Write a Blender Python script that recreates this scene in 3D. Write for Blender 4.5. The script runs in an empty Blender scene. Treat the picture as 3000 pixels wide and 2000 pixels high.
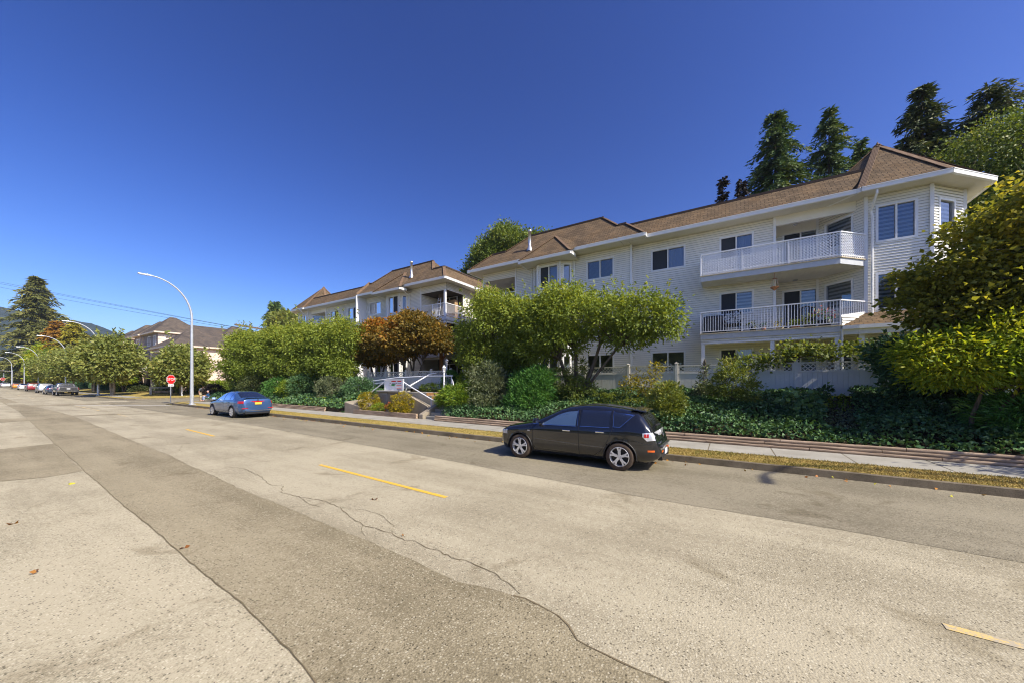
import bpy, bmesh, math, random
import numpy as np
from mathutils import Vector, Matrix
R = math.radians
random.seed(7); rng = np.random.default_rng(11)
S = bpy.context.scene
COL = S.collection

# ---------------------------------------------------------------- camera
cam = bpy.data.cameras.new("camera"); co = bpy.data.objects.new("camera", cam); COL.objects.link(co)
co.location = (0, 0, 2.0); co.rotation_euler = (R(90), 0, R(-58.04))
cam.sensor_width = 36; cam.lens = 12.24; cam.shift_y = 0.0403
cam.clip_start = 0.05; cam.clip_end = 20000
S.camera = co
# ---------------------------------------------------------------- sky, sun, exposure
SUN_EL = 43.0; SUN_DIR = Vector((-0.085, -1.0, 0)).normalized()     # towards the sun, on the ground plane
W = bpy.data.worlds.new("World"); S.world = W; W.use_nodes = True
wn = W.node_tree; bg = wn.nodes["Background"]
sky = wn.nodes.new("ShaderNodeTexSky"); sky.sky_type = 'NISHITA'; sky.sun_disc = False
sky.sun_elevation = R(SUN_EL); sky.sun_rotation = math.atan2(SUN_DIR.x, SUN_DIR.y)
sky.altitude = 200; sky.air_density = 1.0; sky.dust_density = 1.6; sky.ozone_density = 3.2
gm = wn.nodes.new("ShaderNodeGamma"); gm.inputs[1].default_value = 1.5
pk = wn.nodes.new("ShaderNodeVectorMath"); pk.operation = 'SCALE'; pk.inputs['Scale'].default_value = .12
pb = wn.nodes.new("ShaderNodeVectorMath"); pb.operation = 'SCALE'; pb.inputs['Scale'].default_value = 9.2
hs = wn.nodes.new("ShaderNodeHueSaturation"); hs.inputs['Saturation'].default_value = 1.14; hs.inputs['Hue'].default_value = .516
wn.links.new(sky.outputs[0], pk.inputs[0]); wn.links.new(pk.outputs[0], gm.inputs[0]); wn.links.new(gm.outputs[0], pb.inputs[0])
wn.links.new(pb.outputs[0], hs.inputs['Color']); wn.links.new(hs.outputs[0], bg.inputs[0])
bg.inputs[1].default_value = 0.15
sl = bpy.data.lights.new("sun", 'SUN'); so = bpy.data.objects.new("sun", sl); COL.objects.link(so)
sl.energy = 4.6; sl.angle = R(0.5); sl.color = (1.0, 0.93, 0.80)
sd = Vector((SUN_DIR.x * math.cos(R(SUN_EL)), SUN_DIR.y * math.cos(R(SUN_EL)), math.sin(R(SUN_EL))))
so.rotation_euler = sd.to_track_quat('Z', 'Y').to_euler(); so.location = (0, -30, 40)
S.view_settings.view_transform = 'Standard'; S.view_settings.look = 'None'
S.view_settings.exposure = 0.55; S.view_settings.gamma = 1.0
S.cycles.max_bounces = 6; S.cycles.transparent_max_bounces = 12
S.cycles.use_denoising = True; S.cycles.denoising_prefilter = 'ACCURATE'; S.cycles.filter_width = 1.1
S.cycles.caustics_reflective = False; S.cycles.caustics_refractive = False

# ---------------------------------------------------------------- materials
M = {}
def nodes(name):
    m = bpy.data.materials.new(name); m.use_nodes = True; nt = m.node_tree
    return m, nt, nt.nodes["Principled BSDF"]
def N(nt, t, **k):
    n = nt.nodes.new(t)
    for a, v in k.items():
        if a in n.inputs: n.inputs[a].default_value = v
        else: setattr(n, a, v)
    return n
def ramp(nt, stops):
    r = nt.nodes.new("ShaderNodeValToRGB"); e = r.color_ramp.elements
    while len(e) < len(stops): e.new(0.5)
    for i, (p, c) in enumerate(stops): e[i].position = p; e[i].color = (*c, 1)
    return r
def mixc(nt, f, a, b, mode='MIX'):
    n = nt.nodes.new("ShaderNodeMix"); n.data_type = 'RGBA'; n.blend_type = mode
    for s, v in ((0, f), (6, a), (7, b)):
        if hasattr(v, 'is_linked') or hasattr(v, 'links'): nt.links.new(v, n.inputs[s])
        else: n.inputs[s].default_value = v if s == 0 else (*v, 1)
    return n.outputs[2]
def mth(nt, op, a, b=None, c=None):
    n = nt.nodes.new("ShaderNodeMath"); n.operation = op
    for i, v in enumerate((a, b, c)):
        if v is None: continue
        if hasattr(v, 'links'): nt.links.new(v, n.inputs[i])
        else: n.inputs[i].default_value = v
    return n.outputs[0]
def pos(nt): return nt.nodes.new("ShaderNodeNewGeometry").outputs['Position']
def noise(nt, scale, detail=4, rough=.55, vec=None, dist=0.):
    n = N(nt, "ShaderNodeTexNoise", Scale=scale, Detail=detail, Roughness=rough, Distortion=dist)
    nt.links.new(vec if vec is not None else pos(nt), n.inputs['Vector']); return n.outputs['Fac']
def bump(nt, bs, h, strength=.3, dist=.01):
    b = N(nt, "ShaderNodeBump", Strength=strength, Distance=dist)
    nt.links.new(h, b.inputs['Height']); nt.links.new(b.outputs[0], bs.inputs['Normal'])
def plain(name, c, rough=.6, var=.12, scale=3., metal=0., spec=.5, coat=0., bmp=0., fine=60.):
    """one colour with a little real unevenness (dust, weathering)"""
    m, nt, b = nodes(name)
    f = noise(nt, scale, 5, .6)
    lo = tuple(max(0, x * (1 - var)) for x in c); hi = tuple(min(1, x * (1 + var)) for x in c)
    r = ramp(nt, [(.3, lo), (.7, hi)]); nt.links.new(f, r.inputs[0]); nt.links.new(r.outputs[0], b.inputs['Base Color'])
    b.inputs['Roughness'].default_value = rough; b.inputs['Metallic'].default_value = metal
    b.inputs['Specular IOR Level'].default_value = spec; b.inputs['Coat Weight'].default_value = coat
    b.inputs['Coat Roughness'].default_value = .04
    if bmp: bump(nt, b, noise(nt, fine, 3), bmp, .01)
    M[name] = m; return m
def asphalt(name, lo, hi, stone, seed):
    m, nt, b = nodes(name); p = pos(nt)
    mp = N(nt, "ShaderNodeMapping"); mp.inputs['Location'].default_value = (seed * 3.1, seed * 1.7, 0); nt.links.new(p, mp.inputs['Vector']); v = mp.outputs[0]
    stretch = N(nt, "ShaderNodeMapping"); stretch.inputs['Scale'].default_value = (1, .12, 1); nt.links.new(v, stretch.inputs['Vector'])
    big = noise(nt, .5, 5, .6, v); lane = noise(nt, 1.3, 4, .6, stretch.outputs[0]); grain = noise(nt, 70, 3, .7, v); mid = noise(nt, 14, 4, .7, v)
    f = mth(nt, 'MULTIPLY_ADD', big, .38, mth(nt, 'MULTIPLY_ADD', lane, .42, mth(nt, 'MULTIPLY_ADD', mid, .30, mth(nt, 'MULTIPLY', grain, .85))))
    r = ramp(nt, [(.78, lo), (.975, tuple((a + c) / 2 for a, c in zip(lo, hi))), (1.16, hi)]); nt.links.new(f, r.inputs[0])
    vo = N(nt, "ShaderNodeTexVoronoi", Scale=52); nt.links.new(v, vo.inputs['Vector'])
    sep = N(nt, "ShaderNodeSeparateColor"); nt.links.new(vo.outputs['Color'], sep.inputs[0])
    dk = mth(nt, 'LESS_THAN', sep.outputs[0], .13); near = mth(nt, 'LESS_THAN', vo.outputs['Distance'], .42)
    lt = mth(nt, 'GREATER_THAN', sep.outputs[1], .82)
    c1 = mixc(nt, mth(nt, 'MULTIPLY', mth(nt, 'MULTIPLY', dk, near), .75), r.outputs[0], tuple(x * .30 for x in lo))
    c2 = mixc(nt, mth(nt, 'MULTIPLY', mth(nt, 'MULTIPLY', lt, near), .7), c1, stone)
    st = ramp(nt, [(.60, (1, 1, 1)), (.68, (.74, .72, .68))]); nt.links.new(noise(nt, .75, 5, .65, v, .6), st.inputs[0]); c2 = mixc(nt, 1.0, c2, st.outputs[0], 'MULTIPLY')
    nt.links.new(c2, b.inputs['Base Color']); b.inputs['Roughness'].default_value = .88; b.inputs['Specular IOR Level'].default_value = .25
    bump(nt, b, mth(nt, 'ADD', grain, vo.outputs['Distance']), .55, .006)
    M[name] = m
asphalt('asphalt_light', (0.245, 0.208, 0.135), (0.430, 0.377, 0.258), (0.582, 0.526, 0.380), 1)
asphalt('asphalt_pale', (0.253, 0.218, 0.140), (0.453, 0.395, 0.269), (0.599, 0.542, 0.388), 2)
asphalt('asphalt_dark', (0.171, 0.141, 0.082), (0.329, 0.278, 0.176), (0.506, 0.452, 0.318), 3)
asphalt('asphalt_park', (0.156, 0.133, 0.086), (0.285, 0.248, 0.169), (0.389, 0.350, 0.246), 4)
plain('crack', (.17, .13, .07), .95, .3)
def road_paint(name, c, wear=0.):
    m, nt, b = nodes(name)
    f = noise(nt, 22, 6, .75); g = noise(nt, 2.2, 3)
    s = mth(nt, 'ADD', f, mth(nt, 'MULTIPLY', g, .45)); r = ramp(nt, [(.52 + wear, (.42, .36, .25)), (.64 + wear, c)]); nt.links.new(s, r.inputs[0])
    nt.links.new(r.outputs[0], b.inputs['Base Color']); b.inputs['Roughness'].default_value = .75; M[name] = m
road_paint('yellow_paint', (.72, .44, .045)); road_paint('white_paint', (.72, .70, .64)); road_paint('old_yellow_paint', (.66, .47, .16), .17)
def concrete(name, a, c, joint=0.):
    m, nt, b = nodes(name)
    f = mth(nt, 'ADD', mth(nt, 'MULTIPLY', noise(nt, 1.6, 6, .65), .6), mth(nt, 'MULTIPLY', noise(nt, 60, 3, .7), .4))
    r = ramp(nt, [(.32, a), (.68, c)]); nt.links.new(f, r.inputs[0]); nt.links.new(r.outputs[0], b.inputs['Base Color'])
    b.inputs['Roughness'].default_value = .9; b.inputs['Specular IOR Level'].default_value = .2; bump(nt, b, noise(nt, 90, 3), .35, .006); M[name] = m
concrete('concrete', (.27, .25, .205), (.42, .395, .335)); concrete('kerb_stone', (.07, .056, .036), (.25, .205, .14)); concrete('old_wall', (.24, .20, .145), (.40, .34, .255))
def grass(name, a, b_, c, s=1.3):
    m, nt, b = nodes(name)
    f = mth(nt, 'ADD', mth(nt, 'MULTIPLY', noise(nt, s, 5, .65), .65), mth(nt, 'MULTIPLY', noise(nt, 45, 3, .7), .35))
    r = ramp(nt, [(.36, b_), (.50, a), (.66, c)]); nt.links.new(f, r.inputs[0]); nt.links.new(r.outputs[0], b.inputs['Base Color'])
    b.inputs['Roughness'].default_value = .95; b.inputs['Specular IOR Level'].default_value = .1; bump(nt, b, noise(nt, 70, 3), .7, .03); M[name] = m
grass('dry_grass', (.37, .275, .085), (.19, .19, .05), (.50, .37, .13)); grass('lawn', (.20, .20, .04), (.12, .14, .03), (.34, .27, .07))
grass('soil', (.055, .042, .025), (.03, .03, .015), (.09, .07, .04)); grass('far_ground', (.16, .14, .06), (.09, .10, .04), (.24, .2, .1), .05)
def blades_mat(name, stops):
    m, nt, b = nodes(name); a = N(nt, "ShaderNodeAttribute", attribute_name='rnd')
    r = ramp(nt, stops); nt.links.new(a.outputs['Fac'], r.inputs[0]); nt.links.new(r.outputs[0], b.inputs['Base Color'])
    b.inputs['Roughness'].default_value = .8; b.inputs['Specular IOR Level'].default_value = .15; M[name] = m
blades_mat('grass_blades', [(0, (.50, .37, .13)), (.45, (.40, .29, .085)), (.62, (.29, .25, .06)), (.8, (.14, .18, .03)), (1, (.10, .15, .025))])
def leafmat(name, stops, trans=.35, rough=.55, spec=.28):
    m, nt, b = nodes(name); a = N(nt, "ShaderNodeAttribute", attribute_name='rnd')
    r = ramp(nt, stops); nt.links.new(a.outputs['Fac'], r.inputs[0]); nt.links.new(r.outputs[0], b.inputs['Base Color'])
    b.inputs['Roughness'].default_value = rough; b.inputs['Specular IOR Level'].default_value = spec
    t = nt.nodes.new("ShaderNodeBsdfTranslucent"); mx = nt.nodes.new("ShaderNodeMixShader"); mx.inputs[0].default_value = trans
    br = mixc(nt, 1.0, r.outputs[0], (1.5, 1.35, .55), 'MULTIPLY'); nt.links.new(br, t.inputs[0])
    out = nt.nodes["Material Output"]; nt.links.new(b.outputs[0], mx.inputs[1]); nt.links.new(t.outputs[0], mx.inputs[2]); nt.links.new(mx.outputs[0], out.inputs[0]); M[name] = m
leafmat('cherry_leaf', [(0, (0.109, 0.155, 0.026)), (.5, (0.219, 0.284, 0.041)), (.85, (0.388, 0.413, 0.057)), (.96, (0.595, 0.491, 0.077)), (1, (0.700, 0.413, 0.077))])
leafmat('street_leaf', [(0, (0.128, 0.163, 0.042)), (.5, (0.233, 0.269, 0.065)), (.9, (0.394, 0.383, 0.116)), (1, (0.558, 0.465, 0.139))])
leafmat('maple_leaf', [(0, (.075, .070, .022)), (.3, (.17, .13, .03)), (.58, (.30, .19, .03)), (.8, (.46, .17, .022)), (1, (.60, .13, .02))])
leafmat('dogwood_leaf', [(0, (0.118, 0.139, 0.033)), (.45, (0.251, 0.267, 0.046)), (.78, (0.466, 0.400, 0.061)), (.92, (0.665, 0.633, 0.067)), (1, (0.665, 0.501, 0.067))], .5)
leafmat('locust_leaf', [(0, (0.128, 0.216, 0.025)), (.5, (0.266, 0.367, 0.036)), (.8, (0.508, 0.508, 0.036)), (1, (0.700, 0.700, 0.037))], .5)
leafmat('birch_leaf', [(0, (0.083, 0.127, 0.022)), (.5, (0.145, 0.210, 0.037)), (.85, (0.236, 0.273, 0.055)), (1, (0.400, 0.363, 0.090))], .3, .55, .28)
leafmat('ivy_leaf', [(0, (0.038, 0.085, 0.034)), (.5, (0.077, 0.162, 0.059)), (.85, (0.144, 0.247, 0.082)), (1, (0.261, 0.350, 0.103))], .12, .5, .35)
leafmat('rhodo_leaf', [(0, (0.085, 0.121, 0.020)), (.5, (0.169, 0.211, 0.034)), (.85, (0.338, 0.321, 0.059)), (1, (0.675, 0.338, 0.051))], .22, .45, .4)
leafmat('gold_leaf', [(0, (.13, .13, .012)), (.5, (.30, .25, .012)), (1, (.52, .37, .02))], .3)
leafmat('lime_leaf', [(0, (0.086, 0.144, 0.017)), (.5, (0.187, 0.274, 0.023)), (1, (0.389, 0.432, 0.043))], .3)
leafmat('grey_leaf', [(0, (0.073, 0.099, 0.046)), (.5, (0.145, 0.177, 0.084)), (1, (0.271, 0.292, 0.156))], .2, .5)
leafmat('juniper_leaf', [(0, (0.033, 0.105, 0.021)), (.5, (0.074, 0.199, 0.033)), (1, (0.178, 0.335, 0.063))], .2, .6, .3)
leafmat('bright_juniper', [(0, (0.058, 0.124, 0.013)), (.5, (0.130, 0.221, 0.018)), (1, (0.312, 0.364, 0.033))], .25, .6, .3)
leafmat('vine_leaf', [(0, (.08, .12, .02)), (.5, (.15, .20, .04)), (1, (.28, .30, .07))], .35)
leafmat('fir_needle', [(0, (0.044, 0.083, 0.026)), (.5, (0.089, 0.147, 0.040)), (.85, (0.160, 0.208, 0.058)), (1, (0.270, 0.246, 0.075))], .12, .6, .3)
leafmat('cedar_needle', [(0, (.038, .058, .018)), (.5, (.075, .10, .03)), (.9, (.14, .15, .045)), (1, (.20, .13, .04))], .12, .6, .3)
leafmat('old_fir_needle', [(0, (0.076, 0.086, 0.023)), (.5, (0.142, 0.151, 0.038)), (1, (0.246, 0.227, 0.057))], .12, .6, .3)
leafmat('purple_needle', [(0, (.020, .018, .014)), (1, (.045, .035, .028))], .1, .6, .3)
leafmat('orange_needle', [(0, (.16, .085, .012)), (.5, (.28, .14, .014)), (1, (.36, .22, .03))], .25)
leafmat('yellow_needle', [(0, (0.140, 0.140, 0.019)), (.5, (0.265, 0.242, 0.025)), (1, (0.421, 0.343, 0.040))], .25)
leafmat('flower_petal', [(0, (.65, .14, .02)), (.5, (.75, .25, .04)), (1, (.6, .08, .10))], .3)
leafmat('pink_petal', [(0, (.45, .05, .20)), (.6, (.6, .2, .35)), (1, (.6, .55, .1))], .3)
leafmat('fallen_leaf', [(0, (.42, .14, .02)), (.5, (.50, .26, .03)), (.8, (.22, .08, .03)), (1, (.45, .42, .04))], .1)
def bark(name, a, c, sc=(9, 9, 2.2)):
    m, nt, b = nodes(name); mp = N(nt, "ShaderNodeMapping"); mp.inputs['Scale'].default_value = sc; nt.links.new(pos(nt), mp.inputs[0])
    f = noise(nt, 1.5, 6, .7, mp.outputs[0]); r = ramp(nt, [(.35, a), (.68, c)]); nt.links.new(f, r.inputs[0]); nt.links.new(r.outputs[0], b.inputs['Base Color'])
    b.inputs['Roughness'].default_value = .9; bump(nt, b, f, .8, .03); M[name] = m
bark('timber_log', (.20, .135, .085), (.52, .385, .265), (14, .9, 14)); bark('bark', (.055, .042, .028), (.19, .15, .10)); bark('pale_bark', (.16, .13, .09), (.34, .29, .22)); bark('brown_timber', (.16, .075, .025), (.32, .16, .06)); bark('pole_wood', (.10, .07, .045), (.2, .15, .1))
def shingle(name, a, c, gap):
    m, nt, b = nodes(name); uv = N(nt, "ShaderNodeUVMap", uv_map='uv')
    br = N(nt, "ShaderNodeTexBrick", Scale=1.0); br.inputs['Color1'].default_value = (*a, 1); br.inputs['Color2'].default_value = (*c, 1); br.inputs['Mortar'].default_value = (*gap, 1)
    br.inputs['Brick Width'].default_value = .32; br.inputs['Row Height'].default_value = .145; br.inputs['Mortar Size'].default_value = .011; br.inputs['Bias'].default_value = 0.0
    nt.links.new(uv.outputs[0], br.inputs['Vector'])
    f = noise(nt, 1.1, 5, .6); col = mixc(nt, 1.0, br.outputs[0], (1, 1, 1), 'MULTIPLY')
    rr = ramp(nt, [(.28, (.66, .68, .72)), (.5, (1, 1, 1)), (.72, (1.22, 1.14, 1.02))]); nt.links.new(f, rr.inputs[0]); col = mixc(nt, 1.0, br.outputs[0], rr.outputs[0], 'MULTIPLY')
    nt.links.new(col, b.inputs['Base Color']); b.inputs['Roughness'].default_value = .92; b.inputs['Specular IOR Level'].default_value = .2
    bump(nt, b, mth(nt, 'MULTIPLY_ADD', br.outputs['Fac'], -1.0, mth(nt, 'MULTIPLY', noise(nt, 150, 2), .4)), .7, .012); M[name] = m
shingle('shingle_brown', (.125, .084, .046), (.185, .128, .074), (.04, .027, .018)); shingle('shingle_grey', (.105, .085, .068), (.145, .118, .095), (.04, .032, .027))
plain('siding_white', (.85, .82, .735), .55, .05, 1.2); plain('siding_lap_shade', (.44, .43, .40), .8, .2, 6); plain('trim_white', (.80, .80, .80), .5, .05, 2); plain('gutter_white', (.80, .79, .75), .4, .04, 2)
plain('soffit', (.66, .62, .52), .7, .06, 2); plain('deck_board', (.55, .56, .57), .6, .07, 4); plain('ridge_cap', (.06, .038, .026), .85, .2); plain('hip_cap', (.19, .12, .07), .9, .2, 4)
plain('stucco_peach', (.78, .60, .47), .9, .05, 1.5, bmp=.15); plain('stucco_grey', (.36, .29, .26), .9, .07, 1.5, bmp=.15); plain('trim_cream', (.66, .54, .42), .7, .05)
plain('galv_steel', (.62, .63, .64), .35, .08, 3, metal=.75); plain('lamp_steel', (.56, .58, .60), .42, .08, 2, metal=.55); plain('fence_vinyl', (.66, .66, .66), .55, .05, 1.5); plain('fence_cream', (.66, .62, .52), .6, .05, 1.5)
plain('white_metal', (.82, .82, .83), .35, .04, 4); plain('dark_metal', (.03, .03, .035), .45, .2); plain('black_plastic', (.018, .018, .02), .55, .2); plain('wicker', (.02, .017, .016), .7, .3, 30)
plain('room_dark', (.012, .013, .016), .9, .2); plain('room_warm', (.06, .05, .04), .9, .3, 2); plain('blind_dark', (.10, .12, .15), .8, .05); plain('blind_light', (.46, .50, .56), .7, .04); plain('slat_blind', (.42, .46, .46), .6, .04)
plain('screen_mesh', (.035, .04, .05), .8, .1, 20); plain('curtain_brown', (.16, .11, .065), .9, .12, 10); plain('tan_box', (.42, .27, .14), .8, .1)
plain('tyre', (.022, .021, .020), .85, .25, 20); plain('brown_tyre', (.075, .052, .035), .9, .25, 20); plain('alloy', (.74, .72, .68), .38, .06, 6, metal=.25); plain('chrome', (.75, .75, .76), .12, .03, 6, metal=1.)
def paint(name, c, metal=.35, rough=.32):
    m = plain(name, c, rough, .05, 2, metal=metal, coat=1.0); return m
paint('paint_black', (.010, .011, .014), 0., .16); paint('paint_blue', (.055, .12, .27), .45, .22); paint('paint_white', (.72, .72, .72), 0.); paint('paint_red', (.22, .012, .012)); paint('paint_grey', (.085, .085, .09), .5); paint('paint_silver', (.50, .50, .51), .6); paint('paint_orange', (.75, .27, .01), 0.); paint('paint_navy', (.03, .04, .065))
plain('lens_red', (.45, .012, .012), .12, .05, coat=.6); plain('lens_clear', (.62, .62, .64), .10, .05, metal=.3, coat=.6); plain('lens_orange', (.75, .14, .02), .2, .05); plain('plate_white', (.72, .73, .75), .5, .04); plain('plate_yellow', (.78, .50, .06), .5, .06); plain('plate_text', (.08, .09, .2), .6, .1)
plain('sign_red', (.72, .018, .016), .4, .04); plain('sign_white', (.85, .85, .84), .4, .03); plain('sign_blue', (.10, .16, .48), .45, .06); plain('sign_green', (.015, .26, .03), .5, .05); plain('sign_navy', (.04, .03, .12), .5, .05); plain('sign_orange', (.85, .30, .01), .5, .05); plain('print_red', (.62, .16, .12), .6, .05)
plain('skin', (.62, .36, .25), .55, .05, 8); plain('shirt_grey', (.16, .17, .19), .85, .08, 6); plain('trouser_khaki', (.50, .42, .27), .85, .14, 9); plain('jacket_blue', (.03, .13, .30), .85, .1, 8); plain('jeans_pale', (.30, .36, .50), .85, .12, 8); plain('cap_brown', (.12, .07, .05), .85, .1); plain('cap_pale', (.55, .5, .55), .85, .1); plain('shoe', (.04, .04, .04), .7, .1)
plain('terracotta', (.36, .14, .07), .8, .12); plain('pot_cream', (.6, .5, .34), .7, .1); plain('copper', (.42, .20, .10), .4, .15, 8, metal=.6); plain('glass_bead', (.7, .55, .45), .15, .1, 20)
def glass(name, tint, fac, back=None):
    m, nt, b = nodes(name); b.inputs['Base Color'].default_value = (*tint, 1); b.inputs['Roughness'].default_value = .02; b.inputs['Specular IOR Level'].default_value = 1.0
    b.inputs['IOR'].default_value = 1.6
    t = nt.nodes.new("ShaderNodeBsdfTransparent"); t.inputs[0].default_value = (.86, .90, .94, 1); mx = nt.nodes.new("ShaderNodeMixShader"); mx.inputs[0].default_value = fac
    nt.links.new(t.outputs[0], mx.inputs[1]); nt.links.new(b.outputs[0], mx.inputs[2]); nt.links.new(mx.outputs[0], nt.nodes["Material Output"].inputs[0]); M[name] = m
def mirror_glass(name, tint, refl):
    m, nt, b = nodes(name); b.inputs['Base Color'].default_value = (*tint, 1); b.inputs['Roughness'].default_value = .25
    g = nt.nodes.new("ShaderNodeBsdfGlossy"); g.inputs['Roughness'].default_value = .015; g.inputs[0].default_value = (.9, .95, 1, 1)
    lw = N(nt, "ShaderNodeFresnel", IOR=1.5); f = mth(nt, 'ADD', lw.outputs[0], refl); mx = nt.nodes.new("ShaderNodeMixShader"); nt.links.new(f, mx.inputs[0])
    nt.links.new(b.outputs[0], mx.inputs[1]); nt.links.new(g.outputs[0], mx.inputs[2]); nt.links.new(mx.outputs[0], nt.nodes["Material Output"].inputs[0]); M[name] = m
def see_glass(name, refl, tint=(.8, .86, .92)):
    m, nt, b = nodes(name); t = nt.nodes.new("ShaderNodeBsdfTransparent"); t.inputs[0].default_value = (*tint, 1)
    g = nt.nodes.new("ShaderNodeBsdfGlossy"); g.inputs['Roughness'].default_value = .015; lw = N(nt, "ShaderNodeFresnel", IOR=1.5); f = mth(nt, 'ADD', lw.outputs[0], refl)
    mx = nt.nodes.new("ShaderNodeMixShader"); nt.links.new(f, mx.inputs[0]); nt.links.new(t.outputs[0], mx.inputs[1]); nt.links.new(g.outputs[0], mx.inputs[2]); nt.links.new(mx.outputs[0], nt.nodes["Material Output"].inputs[0]); M[name] = m
see_glass('window_glass', .16); mirror_glass('car_glass', (.012, .014, .018), .03); mirror_glass('car_glass_blue', (.06, .10, .16), .12); mirror_glass('tinted_glass', (.008, .008, .009), .015)
def hill_mat():
    m, nt, b = nodes('hill_forest'); f = noise(nt, .012, 8, .7); g = noise(nt, .05, 4, .7)
    r = ramp(nt, [(.42, (.018, .028, .018)), (.56, (.038, .05, .028)), (.7, (.10, .10, .05))]); nt.links.new(mth(nt, 'MULTIPLY_ADD', g, .35, mth(nt, 'MULTIPLY', f, .68)), r.inputs[0]); nt.links.new(r.outputs[0], b.inputs['Base Color'])
    b.inputs['Roughness'].default_value = 1.; b.inputs['Specular IOR Level'].default_value = 0.; M['hill_forest'] = m
hill_mat()

# ---------------------------------------------------------------- mesh helpers
ORG = Vector((0, 0, 0)); XF = [None]          # current thing's base, current plan mirror
def setorg(v=(0, 0, 0)):
    ORG.x, ORG.y, ORG.z = v
def link(o, parent=None):
    COL.objects.link(o)
    if parent is not None: o.parent = parent
    return o
def tag(o, label=None, cat=None, group=None, kind=None):
    if label: o['label'] = label
    if cat: o['category'] = cat
    if group: o['group'] = group
    if kind: o['kind'] = kind
    return o
def empty(name, loc, label, cat, group=None, rz=0):
    o = bpy.data.objects.new(name, None); o.empty_display_size = .2; o.location = loc; o.rotation_euler = (0, 0, rz)
    link(o); return tag(o, label, cat, group)
class MB:
    """collects shapes and links them as one mesh object"""
    def __init__(s): s.v = []; s.f = []; s.m = []; s.cur = 0
    def mat(s, i): s.cur = i; return s
    def face(s, pts):
        n = len(s.v); s.v += [tuple(p) for p in pts]; s.f.append(list(range(n, n + len(pts)))); s.m.append(s.cur); return s
    def grid(s, rows, close=False):
        n = len(s.v); w = len(rows[0])
        for r in rows: s.v += [tuple(p) for p in r]
        for i in range(len(rows) - 1):
            for j in range(w if close else w - 1):
                k = (j + 1) % w
                s.f.append([n + i * w + j, n + i * w + k, n + (i + 1) * w + k, n + (i + 1) * w + j]); s.m.append(s.cur)
        return s
    def hexa(s, p):       # 8 points: bottom ring 0-3, top ring 4-7
        n = len(s.v); s.v += [tuple(q) for q in p]
        for f in ((0, 3, 2, 1), (4, 5, 6, 7), (0, 1, 5, 4), (1, 2, 6, 5), (2, 3, 7, 6), (3, 0, 4, 7)): s.f.append([n + i for i in f]); s.m.append(s.cur)
        return s
    def box(s, x0, x1, y0, y1, z0, z1):
        return s.hexa([(x0, y0, z0), (x1, y0, z0), (x1, y1, z0), (x0, y1, z0), (x0, y0, z1), (x1, y0, z1), (x1, y1, z1), (x0, y1, z1)])
    def beam(s, a, b, w, h, up=(0, 0, 1)):   # box along a-b, w across, h along up
        a, b = Vector(a), Vector(b); d = (b - a).normalized(); u = Vector(up); sd_ = d.cross(u)
        if sd_.length < 1e-4: sd_ = d.cross(Vector((1, 0, 0)))
        sd_.normalize(); u = sd_.cross(d).normalized(); p = []
        for q in (a, b):
            p.append([q - sd_ * w / 2 - u * h / 2, q + sd_ * w / 2 - u * h / 2, q + sd_ * w / 2 + u * h / 2, q - sd_ * w / 2 + u * h / 2])
        return s.hexa([*p[0], *p[1]])
    def tube(s, path, rad, seg=8, cap=True):
        path = [Vector(p) for p in path]; n = len(path)
        if not hasattr(rad, '__len__'): rad = [rad] * n
        rows = []; ref = None
        for i, p in enumerate(path):
            t = (path[min(i + 1, n - 1)] - path[max(i - 1, 0)]).normalized()
            if ref is None: ref = t.orthogonal().normalized()
            ref = (ref - t * ref.dot(t)); ref = ref.normalized() if ref.length > 1e-6 else t.orthogonal().normalized()
            bn = t.cross(ref)
            rows.append([p + (ref * math.cos(a) + bn * math.sin(a)) * rad[i] for a in (2 * math.pi * k / seg for k in range(seg))])
        s.grid(rows, True)
        if cap: s.face(rows[0][::-1]); s.face(rows[-1])
        return s
    def lathe(s, prof, c=(0, 0, 0), seg=16, axis='z'):
        rows = []
        for r, h in prof:
            ring = []
            for k in range(seg):
                a = 2 * math.pi * k / seg; x, y = r * math.cos(a), r * math.sin(a)
                q = (x, y, h) if axis == 'z' else (x, h, y) if axis == 'y' else (h, x, y)
                ring.append((q[0] + c[0], q[1] + c[1], q[2] + c[2]))
            rows.append(ring)
        return s.grid(rows, True)
    def prism(s, pts, z0, z1):
        b = [(x, y, z0) for x, y in pts]; t = [(x, y, z1) for x, y in pts]; s.face(b[::-1]); s.face(t)
        for i in range(len(pts)):
            j = (i + 1) % len(pts); s.face([b[i], b[j], t[j], t[i]])
        return s
    def build(s, name, mats, parent=None, smooth=False, bevel=0., raw=False):
        if not isinstance(mats, (list, tuple)): mats = [mats]
        me = bpy.data.meshes.new(name); V = s.v
        if XF[0] and not raw: V = [XF[0](p) for p in V]
        me.from_pydata([(x - ORG.x, y - ORG.y, z - ORG.z) for x, y, z in V], [], s.f)
        for m in mats: me.materials.append(M[m])
        me.polygons.foreach_set('material_index', s.m)
        if smooth: me.polygons.foreach_set('use_smooth', [True] * len(s.f))
        uv = me.uv_layers.new(name='uv')
        for p in me.polygons:
            n = p.normal; h = Vector((0, 0, 1)).cross(n); h = h.normalized() if h.length > 1e-3 else Vector((1, 0, 0)); k = n.cross(h)
            for li in p.loop_indices:
                q = me.vertices[me.loops[li].vertex_index].co + ORG; uv.data[li].uv = (q.dot(h), q.dot(k))
        me.update(); o = bpy.data.objects.new(name, me); link(o, parent)
        if bevel:
            b = o.modifiers.new('bevel', 'BEVEL'); b.width = bevel; b.segments = 2; b.limit_method = 'ANGLE'
        return o
def copy_tree(o, parent=None):
    c = o.copy(); link(c)
    if parent is not None: c.parent = parent
    for ch in list(o.children): copy_tree(ch, c)
    return c
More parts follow.
